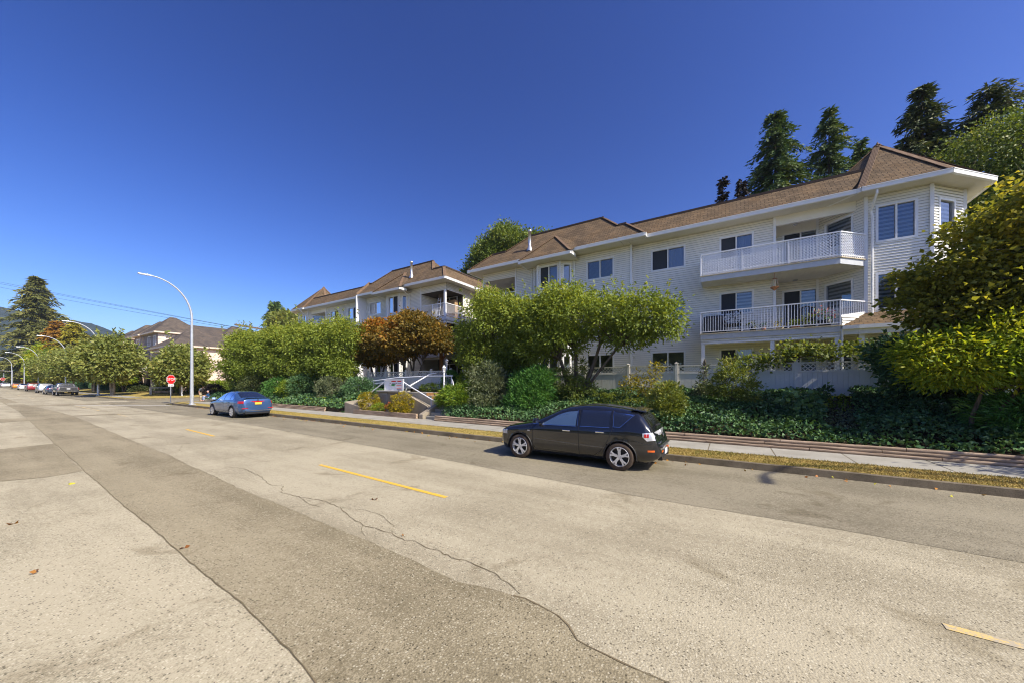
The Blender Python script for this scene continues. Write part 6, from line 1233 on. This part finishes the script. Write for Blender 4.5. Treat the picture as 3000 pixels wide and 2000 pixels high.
bush('juniper', 'bright yellow green spreading juniper right of the entrance stairs', (13.9, 12.15, .45), [(-.1, .35, .70, .75, .55, .36), (-.2, -.6, .75, .85, .9, .42), (0, -.1, 1.0, .75, .8, .38), (.4, -.9, 1.15, .7, .8, .4)], 430, 15, .22, .032, 'bright_juniper', .13, -.15, .55, cat='juniper', out=1.3, flat=.45)
bush('shrub', 'dark undergrowth below the bright juniper', (13.5, 11.4, .3), [(0, 0, .25, .8, 1.0, .3)], 120, 12, .13, .05, 'ivy_leaf', .12)
bush('cedar_hedge', 'round dark green clipped shrub behind the right stair railing', (15.9, 14.3, 1.35), [(0, 0, .65, .55, .5, .75)], 260, 15, .10, .03, 'juniper_leaf', .07, -.4, .85)
bush('shrub', 'mixed green shrub mass behind the bright juniper', (16.2, 12.6, 1.3), [(0, 0, .75, .9, 1.2, .6), (.3, -1.0, .8, .8, .9, .6)], 320, 15, .13, .05, 'lime_leaf', .14, -.1, .7, tip=lambda P: P[:, 2] * 0)
bush('leafy_plant', 'broad leaved weed standing out of the ivy left of the gap', (14.6, -1.9, .75), [(0, 0, .5, .45, .55, .45), (-.4, 0, .2, .3, .4, .3)], 40, 9, .2, .15, 'ivy_leaf', .12, .3, .5, cat='plant', tip=lambda P: P[:, 2] * 0 + 1)
bush('leafy_plant', 'small leafy seedling before the foot of the white fence', (17.0, -3.0, 1.4), [(0, 0, .25, .18, .2, .25)], 10, 6, .16, .09, 'ivy_leaf', .07, .2, .3, cat='plant')
bush('sapling', 'feathery dark sapling in front of the right end of the fence', (15.9, -5.9, 1.2), [(0, 0, .9, .4, .55, .6), (.1, .2, 1.3, .3, .35, .4)], 70, 12, .14, .04, 'grey_leaf', .13, .5, .3, cat='plant', flat=.4)
bush('juniper', 'dark drooping juniper at the right edge above the ivy', (13.9, -6.3, .6), [(0, 0, .6, .85, 1.1, .5), (.2, -.9, .9, .8, 1.0, .5), (-.3, .5, .4, .5, .5, .25)], 380, 15, .24, .032, 'juniper_leaf', .13, .35, .5, cat='juniper', out=1.3)
# grape vine lying over the fence
def vine():
    org = (17.7, -2.6, 2.84); setorg(org); e = empty('grape_vine', org, 'leafy grape vine sprawling over the top of the white fence', 'vine')
    B = [(17.75, y, 2.98 + .12 * math.sin(y * 2.1) + (.30 if -4.4 < y < -1.9 else 0), .45, .5, .24) for y in np.arange(-5.4, -.2, .45)] + [(18.3, -4.7, 3.0, .6, .6, .4), (17.7, -5.3, 3.2, .5, .7, .5)]
    c, ax, rn, P = cloud(B, 200, 11, .14, .25, .5); leaves('foliage', c, ax, .13, .12, rn, 'vine_leaf', e); q = MB(); q.tube([(17.8, .1, 3.05)] + [(17.75 + random.uniform(-.1, .1), y, 2.95 + random.uniform(-.05, .2)) for y in np.arange(-.3, -5.6, -.4)] + [(18.1, -5.8, 1.5)], .016, 5); q.build('stem', 'bark', e); setorg()
vine()
# ---------------------------------------------------------------- cherry trees before the near wing
CF = lambda h: [((-.25, .45, h), .8), ((.2, -.5, h * .95), .8), ((.1, .1, h * 1.15), .75), ((-.1, -.15, h * .8), .6)]
tree('cherry_tree', 'large spreading cherry tree with ivy foot, rightmost of the three before the near wing', 'tree', (15.8, 6.15, 1.1),
     [(0, .2, 4.2, 1.7, 1.9, 1.25), (-.1, 1.6, 3.9, 1.4, 1.4, 1.15), (.1, -1.5, 4.0, 1.4, 1.5, 1.0), (-.2, -3.0, 3.8, 1.1, 1.2, 1.0), (0, -3.9, 3.6, .7, .7, .9), (.2, .9, 5.0, 1.2, 1.2, .8), (0, -2.2, 3.0, 1.0, 1.1, .6), (-.4, .6, 2.9, 1.2, 1.4, .6), (-.3, 1.9, 2.6, 1.1, 1.1, .7)], 620, 22, .125, .055, 'cherry_leaf',
     [((-.3, .75, 2.0), .8), ((.15, -.85, 2.1), .85), ((.1, .15, 2.5), .7), ((.0, -1.9, 2.5), .5)], .17, 'bark', .24, .45, .45, 60, 'cherry trees before the white wings', 26, shoot_len=1.0, tip=lambda P: np.clip((P[:, 2] - 4.2) / 3, 0, .8))
tree('cherry_tree', 'narrow cherry tree, middle of the three before the near wing', 'tree', (16.6, 9.45, 1.3),
     [(0, 0, 3.7, 1.4, 1.35, 1.3), (.1, .6, 4.6, 1.1, 1.1, .9), (0, -.7, 4.3, 1.1, 1.0, .9), (-.3, .3, 2.5, 1.1, 1.2, .8), (-.2, -.2, 1.6, .8, .9, .5)], 380, 22, .125, .055, 'cherry_leaf', CF(1.9), .13, 'bark', .24, .45, .45, 40, 'cherry trees before the white wings', 16, shoot_len=.9, tip=lambda P: np.clip((P[:, 2] - 4.6) / 3, 0, .8))
tree('cherry_tree', 'tall cherry tree with drooping yellowing twigs, leftmost of the three before the near wing', 'tree', (16.3, 11.65, 1.3),
     [(0, .3, 4.0, 1.6, 1.6, 1.5), (0, -.4, 5.0, 1.2, 1.3, 1.1), (0, 1.2, 3.2, 1.2, 1.1, 1.1), (-.2, .4, 2.2, 1.3, 1.4, .9), (-.3, -.8, 1.9, .9, .9, .6), (.1, 1.9, 2.5, .6, .6, .8), (0, .2, 5.4, .8, .8, .7)], 470, 22, .125, .052, 'cherry_leaf', [((-.3, .4, 1.8), .8), ((.1, -.5, 2.3), .85), ((0, 0, 2.8), .7)], .14, 'bark', .25, .6, .45, 50, 'cherry trees before the white wings', 16, shoot_len=.8, tip=lambda P: np.clip((P[:, 2] - 4.4) / 3, 0, .9))
# maple and cherry trees before the farther wing
tree('maple_tree', 'rounded orange and bronze maple beside the entrance, in front of the farther wing', 'tree', (17.2, 18.9, 1.5),
     [(0, 0, 4.0, 1.9, 2.1, 1.3), (0, 1.4, 3.6, 1.6, 1.5, 1.1), (.1, -1.5, 3.6, 1.5, 1.5, 1.0), (0, -2.3, 3.2, .9, .9, .5), (0, .4, 4.7, 1.3, 1.5, .8), (-.3, 2.4, 3.2, 1.1, 1.2, 1.0), (-.7, .2, 3.3, 1.3, 1.8, .9), (.1, 2.0, 3.0, 1.0, 1.0, .6)], 620, 22, .15, .10, 'maple_leaf',
     [((-.35, .55, 1.7), .6), ((.2, -.55, 1.7), .6), ((.1, .1, 2.0), .6), ((0, -.9, 2.0), .45), ((-.1, .2, 1.8), .5)], .16, 'bark', .22, .35, .5, 60, tip=lambda P: np.clip(1.0 - np.abs(P[:, 1] - 19.7) / 1.1, 0, 1) * np.clip((P[:, 2] - 3.2) / 2, 0, 1) + np.where(P[:, 1] > 21, .5, 0) * np.clip((P[:, 2] - 4.6) / 1.5, 0, 1))
tree('maple_tree', 'dark bronze maple with orange top just left of the big orange maple', 'tree', (17.6, 23.4, 1.5), [(0, 0, 3.9, 1.5, 1.6, 1.4), (0, .6, 2.8, 1.4, 1.4, .9), (0, -.6, 3.2, 1.3, 1.3, 1.2), (0, .1, 4.9, .9, 1.0, .6)], 360, 22, .15, .10, 'maple_leaf', CF(1.8), .13, 'bark', .22, .35, .5, 40, tip=lambda P: np.clip((P[:, 2] - 4.9) / 1.6, 0, .85))
for lab, x, y, w, n_, sh in (('yellow green cherry tree next to the maples before the farther wing', 15.6, 25.6, 1.0, 560, 24), ('cherry tree second from the maples before the farther wing', 15.4, 29.4, 1.05, 560, 22), ('cherry tree third from the maples, right of the stop sign corner', 15.2, 33.6, 1.1, 560, 20), ('cherry tree at the corner, rising left of the blue sedan', 14.6, 38.4, 1.15, 600, 18)):
    q = random.uniform; bl = [(0, 0, 3.6, 1.7 * w, 2.1 * w, 1.5), (0, 1.1, 4.3 + q(-.2, .3), 1.3, 1.5 * w, 1.0), (0, -1.2, 4.3 + q(-.2, .3), 1.3, 1.5 * w, 1.1), (-.3, .2, 2.3, 1.6 * w, 2.2 * w, .9), (-.5, -1.3, 1.7, 1.1, 1.2, .7), (-.4, 1.4, 1.6, 1.1, 1.2, .7), (0, q(-.6, .6), 5.0, .9, 1.0, .8)]
    tree('cherry_tree', lab, 'tree', (x, y, 1.25), bl, n_, 20, .14, .062, 'cherry_leaf', [((-.3, .7, 1.9), .8), ((.2, -.7, 2.0), .8), ((0, 0, 2.3), .7)], .15, 'pale_bark', .26, .45, .4, 45, 'cherry trees before the white wings', sh, shoot_len=1.3, tip=lambda P: np.clip((P[:, 2] - 4.0) / 3, 0, .9))
# dark bushes under them
for lab, x, y, s, m, mt in (('dark green bush filling the bank under the cherry trees behind the blue sedan', 14.3, 27.5, 1.5, 'shrub', 'ivy_leaf'), ('dense dark bush on the bank between the cherry trunks', 14.3, 24.0, 1.3, 'shrub', 'grey_leaf'), ('round clipped dark green bush above the roof of the blue sedan', 13.9, 30.6, 1.35, 'shrub', 'juniper_leaf'), ('light green upright bush beside the round clipped bush', 14.0, 28.9, 1.2, 'shrub', 'lime_leaf'), ('olive brown spreading bush left above the blue sedan', 13.9, 34.8, 1.5, 'shrub', 'cedar_needle'), ('dark round bush the stooping person works at', 13.3, 42.3, .95, 'shrub', 'purple_needle'), ('dark hedge mass at the corner below the last cherry tree', 14.6, 38.4, 1.5, 'shrub', 'fir_needle'), ('shaded bush behind the left end of the concrete wall', 14.6, 21.3, 1.2, 'shrub', 'ivy_leaf')):
    bush(m, lab, (x, y, bank(x, y) - .1), [(0, 0, s * .55, s * .85, s * 1.05, s * .66), (.1, .3, s * .8, s * .6, s * .7, s * .45)], int(190 * s), 15, .13, .05, mt, .13, .0, .75)
# yellow shrubs and flowers at the planter
bush('gold_shrub', 'round golden yellow shrub at the left end of the timber planter', (13.05, 18.15, .35), [(0, 0, .55, .5, .72, .56), (-.1, -.2, .3, .45, .6, .34)], 150, 16, .075, .045, 'gold_leaf', .08, -.1, .8)
bush('gold_shrub', 'round golden yellow shrub in front of the plaque wall', (13.0, 15.2, .35), [(0, 0, .58, .5, .72, .60), (-.1, .15, .3, .45, .62, .36)], 160, 16, .075, .045, 'gold_leaf', .08, -.1, .8)
bush('green_shrub', 'small bright green mound between the two golden shrubs', (12.85, 17.0, .35), [(0, 0, .24, .34, .42, .26)], 70, 14, .06, .035, 'lime_leaf', .06, -.1, .8)
bush('flower_bed', 'orange flowers in the planter between the shrubs', (12.95, 16.2, .35), [(0, 0, .35, .25, .28, .3)], 14, 7, .07, .06, 'flower_petal', .05, 0, .6, cat='flowers')
bush('green_shrub', 'low green plants in the bed behind the stair landing', (15.5, 15.2, 1.5), [(0, 0, .2, .5, 1.1, .25)], 80, 12, .10, .05, 'lime_leaf', .1, 0, .7)
# ---------------------------------------------------------------- the big trees at the right edge
tree('dogwood_tree', 'large tree with orange tipped tiers of leaves at the right edge, before the turret', 'tree', (14.6, -6.2, .9),
     [(.2, .8, 4.2, 1.3, 1.3, .42), (0, 0, 5.2, 1.2, 1.3, .42), (0, -1.2, 6.0, 1.3, 1.5, .5), (.1, 1.4, 3.3, 1.1, .9, .40), (0, .5, 2.9, 1.4, 1.3, .5), (.2, -1.4, 4.6, 1.5, 1.5, .6), (.2, -2.4, 6.6, 1.4, 1.5, .6), (0, -.6, 3.6, 1.4, 1.5, .6), (.3, -2.2, 3.6, 1.5, 1.5, .9), (.2, -2.6, 5.5, 1.5, 1.5, .8), (0, .35, 4.75, .9, .8, .3), (0, 1.1, 3.75, .8, .75, .28)], 760, 22, .11, .07, 'dogwood_leaf',
     [((.1, .3, 2.6), .7), ((.1, -.6, 3.4), .8), ((.1, -1.3, 4.4), .8)], .17, 'bark', .20, .15, .3, 90, tip=lambda P: np.clip((P[:, 2] - 4.6) / 2.0, 0, 1) * np.clip(.55 + .45 * np.sin(P[:, 0] * 5 + P[:, 1] * 4), 0, 1), flat=.35)
tree('locust_tree', 'yellow green feathery tree below the orange tipped one at the right edge', 'tree', (13.7, -5.2, .8),
     [(0, 0, 1.85, 1.0, 1.1, .62), (0, -.7, 2.2, 1.0, 1.1, .65), (-.2, .4, 1.5, .8, .8, .45), (-.1, -1.3, 1.6, .9, .9, .6), (.1, .75, 2.0, .7, .6, .5), (-.2, -1.8, 2.4, .9, 1.0, .7)], 520, 22, .11, .035, 'locust_leaf', [((0, -.2, 1.0), .8), ((.1, -.9, 1.2), .7)], .07, 'bark', .15, .35, .5, 40, tip=lambda P: np.clip(.5 + .7 * np.sin(P[:, 1] * 2.6 + 1) * np.sin(P[:, 2] * 3), 0, 1))
tree('evergreen_shrub', 'dark leafy mass between the fence end and the yellow green tree', 'shrub', (16.2, -5.0, 1.3), [(0, 0, 1.0, .7, .7, .9), (.2, .35, 1.7, .6, .6, .5), (-.2, -1.0, 1.2, .8, .9, 1.0)], 260, 18, .13, .07, 'ivy_leaf', None, .06, 'bark', .18, .2, .5, 20)
# ---------------------------------------------------------------- trees behind the near wing
conifer('fir_tree', 'tall dense fir behind the roof, largest of the dark firs over the near wing', (40, -3.6, 0), 27.0, 8.0, 'fir_needle', 48, 14, .05, .42, .2, .55, .17, 26, group='firs behind the near wing', shape=.75)
conifer('fir_tree', 'thinner open fir just right of the dense one over the roof', (41, -7.5, 0), 26.1, 7.0, 'fir_needle', 42, 12, .05, .32, .25, .55, .15, 22, group='firs behind the near wing', shape=.8)
conifer('fir_tree', 'small fir top close beside the turret roof', (42, -9.8, 0), 23.3, 6.0, 'fir_needle', 36, 11, .05, .3, .25, .5, .15, 20, group='firs behind the near wing', shape=.9)
conifer('cypress_tree', 'narrow dark cypress tip, left of a pair above the roof ridge', (31, .4, 0), 17.8, 1.0, 'purple_needle', 34, 7, .05, -.1, .2, .32, .14, 8, group='pair of dark cypress tips', shape=.6, r0=.12)
conifer('cypress_tree', 'narrow dark cypress tip, right of a pair above the roof ridge', (31, -.77, 0), 17.3, 1.0, 'purple_needle', 34, 7, .05, -.1, .2, .32, .14, 8, group='pair of dark cypress tips', shape=.6, r0=.12)
tree('slim_tree', 'wispy green tree top peeping over the middle of the roof ridge', 'tree', (32, 2.9, 10), [(0, 0, 4.4, .6, .8, .8), (0, -.4, 4.9, .3, .3, .5)], 60, 10, .2, .05, 'grey_leaf', [((0, 0, 4), 1)], .06, 'bark', .2, -.4, .3, 16)
tree('broadleaf_tree', 'round green tree behind the left end of the near wing roof', 'tree', (42, 29, 0), [(0, 0, 19.5, 3.6, 3.2, 3.6), (0, -2.0, 22.0, 2.6, 2.4, 2.4), (0, 2.8, 17.6, 3.0, 2.4, 2.8), (0, 4.2, 15, 2.5, 1.8, 2.5), (0, -6.5, 20.2, 3, 3.0, 2.0), (0, 1.2, 21.4, 1.6, 1.5, 1.6)], 900, 24, .26, .15, 'birch_leaf', [((0, 0, 10), 1.)], .4, 'bark', .62, .1, .6, 40)
conifer('cedar_tree', 'great dark cedar over the turret with drooping sprays', (36, -11.5, 0), 22.8, 9.0, 'cedar_needle', 44, 13, .06, .34, .25, .62, .13, 30, group='cedars at the right', shape=1.0)
conifer('cedar_tree', 'broad cedar with wind tossed top at the upper right', (36, -14.4, 0), 21.6, 9.0, 'cedar_needle', 30, 13, .06, .15, .55, .6, .11, 30, group='cedars at the right', shape=.75)
conifer('cedar_tree', 'cedar limb reaching into the sky at the far right', (35.5, -17.5, 0), 20.6, 9.0, 'cedar_needle', 24, 10, .06, .05, .5, .6, .11, 28, group='cedars at the right', shape=.75)
tree('birch_tree', 'dense green birch filling the right edge above the orange tipped tree', 'tree', (28.5, -11.9, 0), [(0, 0, 12.6, 3.2, 3.0, 3.0), (-.6, 2.2, 9.4, 2.8, 2.4, 2.8), (0, -2.8, 13.6, 3.0, 3.2, 2.8), (-.5, .2, 8.4, 3.2, 3.6, 3.0), (-.5, -3.6, 9.6, 3.2, 3.0, 3.4), (0, -5, 14, 3, 3, 3), (-1.2, 1.6, 5.6, 2.8, 3, 2.6), (-1, -2.5, 5.5, 3, 3.4, 3)], 2600, 26, .105, .065, 'birch_leaf', [((0, 0, 8), .9), ((0, -2, 9), .6)], .26, 'pale_bark', .42, .6, .62, 60)
# ---------------------------------------------------------------- far left: fir, coloured trees, street trees
conifer('fir_tree', 'very tall old fir at the far left with ragged spreading branches', (16.3, 216, 0), 41.0, 15.0, 'old_fir_needle', 30, 11, .10, .20, .35, 2.1, .55, 18, shape=.85, jit=.30, group='far left trees')
conifer('orange_conifer', 'rusty orange conical tree right of the tall fir', (16.5, 171, 0), 20.5, 6.6, 'orange_needle', 28, 11, .03, .2, .3, 1.1, .5, 12, shape=.6, group='far left trees')
conifer('yellow_conifer', 'olive yellow conical tree behind the street trees at left', (16.5, 144, 0), 17.5, 6.4, 'yellow_needle', 28, 11, .02, .2, .3, 1.0, .45, 12, shape=.6, group='far left trees')
tree('broadleaf_tree', 'yellow green tree in front of the rusty orange one', 'tree', (14.5, 168, .5), [(0, 0, 6, 4, 5.5, 5), (0, 3, 9, 3, 4, 4)], 260, 20, .5, .3, 'locust_leaf', [((0, 0, 4), 1)], .3, 'bark', .7, .2, .65, 20, 'far left trees')
conifer('fir_tree', 'small dark fir behind the peach building roofs', (52, 118, 0), 27, 7.0, 'fir_needle', 24, 9, .1, .25, .3, 1.5, .45, 11, shape=.6)
tree('broadleaf_tree', 'low green crown beside the small fir behind the peach roofs', 'tree', (52, 111, 0), [(0, 0, 19.5, 4, 5, 3.0), (0, -5, 18.0, 3, 4, 2.5)], 120, 20, .7, .4, 'street_leaf', None, .3, 'bark', .9, .2, .6, 12)
for lab, x, y, s, ht, n_ in (('street tree with pale trunk beyond the side street, right of the grey pickup', 11.0, 68.6, 3.0, 7.6, 460), ('dense street tree behind the grey pickup', 12.9, 94, 3.9, 8.2, 400), ('street tree above the silver suv', 12.9, 113, 4.4, 8.6, 360), ('street tree above the dark red suv', 12.9, 133, 4.8, 9.0, 320), ('tree on the corner lawn behind the stop sign', 15.3, 59.0, 2.9, 5.7, 420), ('small street tree between the corner and the peach building', 13.6, 84, 3.2, 7.4, 340)):
    h = ht / 2 + .9; q = random.uniform; tree('street_tree', lab, 'tree', (x, y, .45), [(q(-.4, .4) * s, q(-.9, .9) * s, h + q(-.15, .22) * ht, s * .5, s * q(.4, .7), ht * q(.16, .26)), (q(-.4, .4) * s, q(-1, 1) * s, h + q(-.2, .2) * ht, s * .45, s * q(.4, .6), ht * q(.16, .24)), (0, q(-1, 1) * s, h - .16 * ht, s * .6, s * .5, ht * .2), (0, 0, h, s * .95, s * 1.12, ht * .33), (0, s * .45, h * .86, s * .6, s * .6, ht * .26), (0, -s * .45, h * .9, s * .6, s * .6, ht * .26), (-s * .4, 0, h * .8, s * .5, s * .6, ht * .24), (0, .2, h + ht * .2, s * .5, s * .55, ht * .2)], n_, 20, .30, .17, 'street_leaf', [((0, .5, h * .55), .8), ((0, -.5, h * .5), .8), ((0, 0, h * .65), .8)], .2, 'pale_bark', .42, .25, .55, 40, 'street trees beyond the side street', 16, shoot_len=1.6)
tree('japanese_maple', 'low yellow green tree with tiered branches on the corner lawn', 'tree', (14.0, 80, .6), [(0, 0, 3.2, 2.0, 2.4, 1.0), (0, -1.2, 2.2, 1.3, 1.4, .8), (0, 1.3, 2.4, 1.4, 1.5, .8)], 200, 18, .24, .14, 'locust_leaf', CF(1.3), .12, 'bark', .3, .2, .5, 24, flat=.3)
for lab, x, y, sx, sy, sz, mt in (('clipped green hedge with orange tips below the peach wall, right of the lamp', 19.5, 62.5, 3.2, 1.8, 1.5, 'lime_leaf'), ('clipped hedge of yellow green leaves between stop sign and lamp', 17.0, 61.5, 2.2, 1.6, 1.5, 'rhodo_leaf'), ('dark hedge behind the concrete bench', 15.6, 66.5, 1.2, 3.0, 1.5, 'grey_leaf'), ('round clipped mound left of the bench', 14.8, 84, 1.4, 1.8, 1.1, 'lime_leaf'), ('dark clipped block of hedge left of the bench', 15.6, 81.5, 1.2, 1.2, 1.2, 'juniper_leaf'), ('low olive mound near the bench', 15.2, 78.5, 1.1, 1.5, .8, 'cedar_needle'), ('dark hedge under the street trees behind the parked cars', 15.5, 104, 1.5, 10, 1.6, 'ivy_leaf'), ('far dark hedge under the street trees at left', 15.5, 130, 1.6, 12, 1.8, 'ivy_leaf'), ('tall hedge below the peach end wall at right', 22.5, 61.5, 3.0, 1.6, 1.7, 'birch_leaf')):
    bush('hedge', lab, (x, y, hill2(x, y) - .15), [(0, 0, sz * .55, sx * .8, sy * .8, sz * .62), (0, sy * .3, sz * .6, sx * .6, sy * .55, sz * .55), (sx * .3, -sy * .3, sz * .6, sx * .6, sy * .55, sz * .55)], int(150 + 30 * sx * sy), 14, .20, .11, mt, .2, 0, .8, cat='hedge')
n = 9; 
tree('far_woods', None, None, (20, 330, 1), [(10 * math.sin(k * 2.1) - 4, k * 16 - 90, 3 + 1.5 * math.sin(k * 1.7), 6, 10, 4) for k in range(12)] + [(-14, 60, 3, 10, 10, 4), (-24, 80, 3, 12, 12, 4)], 420, 20, 1.1, .7, 'fir_needle', None, .3, 'bark', 1.5, .2, .6, 10)
o = bpy.data.objects['far_woods']; o['kind'] = 'stuff'
for ch in o.children: ch['kind'] = 'stuff'
tree('shade_tree', 'leafy tree overhanging the pavement just beyond the right edge', 'tree', (12.7, -13.0, .3), [(-1.2, .5, 4.2, .7, 2.2, .9), (-1.0, -1.5, 5.4, .8, 2.0, .9), (-1.3, 2.6, 3.4, .55, 1.5, .6), (-1.1, 4.6, 3.0, .5, 1.3, .4)], 90, 18, .13, .08, 'dogwood_leaf', [((0, 0, 3), .8), ((-.4, -.6, 3.6), .7)], .16, 'bark', .3, .2, .4, 30)
cover('gap_grass', 'lime_leaf', -3.7, -2.2, 160, .07, x0=15.2, x1=17.8, hump=.03, skip=lambda x, y: ~gap(x, y), lift=.0)
cover('gap_weeds', 'grey_leaf', -3.7, -2.0, 260, .08, x0=13.0, x1=15.4, hump=.05, skip=lambda x, y: ~gap(x, y), lift=.0)
# the other side of the street, seen only in reflections
for i, (lab, x, y, h) in enumerate((('street tree across the road behind the camera, opposite the black hatchback', -16, 4, 9), ('street tree across the road behind the camera, opposite the entrance stairs', -17, 15, 8), ('street tree across the road, opposite the blue sedan', -16, 28, 9.5), ('street tree across the road, opposite the turret', -17, -9, 8.5), ('street tree across the road, far right behind the camera', -16, -22, 9))):
    tree('street_tree', lab, 'tree', (x, y, 0), [(0, 0, h * .6, 3.4, 4.0, h * .36), (0, 2.6, h * .5, 2.4, 2.6, h * .28), (0, -2.4, h * .5, 2.4, 2.6, h * .28)], 110, 20, .42, .26, 'street_leaf', None, .2, 'bark', .5, .2, .6, 20, 'street trees on the opposite side')
bush('hedge', 'long clipped hedge across the road behind the camera', (-13, 4, -.1), [(0, y, .7, .9, 4, .9) for y in range(-30, 34, 6)], 420, 14, .24, .15, 'ivy_leaf', .25, 0, .8, cat='hedge')
bush('shrub', 'dark green laurel mass behind the grey green shrub, under the middle cherry tree', (16.6, 9.6, 1.3), [(0, 0, .8, .7, 1.3, .8), (0, 1.2, .7, .6, .9, .7), (0, -1.0, .7, .6, .9, .7)], 420, 15, .14, .06, 'ivy_leaf', .14, 0, .7)
bush('shrub', 'small dark green shrub on the slope left of the sign board', (14.5, 19.2, .5), [(0, 0, .6, .5, .8, .5), (.1, .9, .6, .5, .7, .5)], 160, 14, .11, .06, 'ivy_leaf', .12, 0, .7)

# ---------------------------------------------------------------- air between here and the hills
hm = bpy.data.materials.new('haze_air'); hm.use_nodes = True; hn = hm.node_tree; hn.nodes.clear()
ho = hn.nodes.new("ShaderNodeOutputMaterial"); pv = hn.nodes.new("ShaderNodeVolumePrincipled")
pv.inputs['Color'].default_value = (.60, .74, 1.0, 1); pv.inputs['Density'].default_value = 0.00017; pv.inputs['Anisotropy'].default_value = .1
hn.links.new(pv.outputs[0], ho.inputs['Volume']); M['haze_air'] = hm
mb = MB(); mb.box(-3700, 3700, -3700, 3700, -1.2, 268); tag(mb.build('haze', 'haze_air'), kind='stuff')
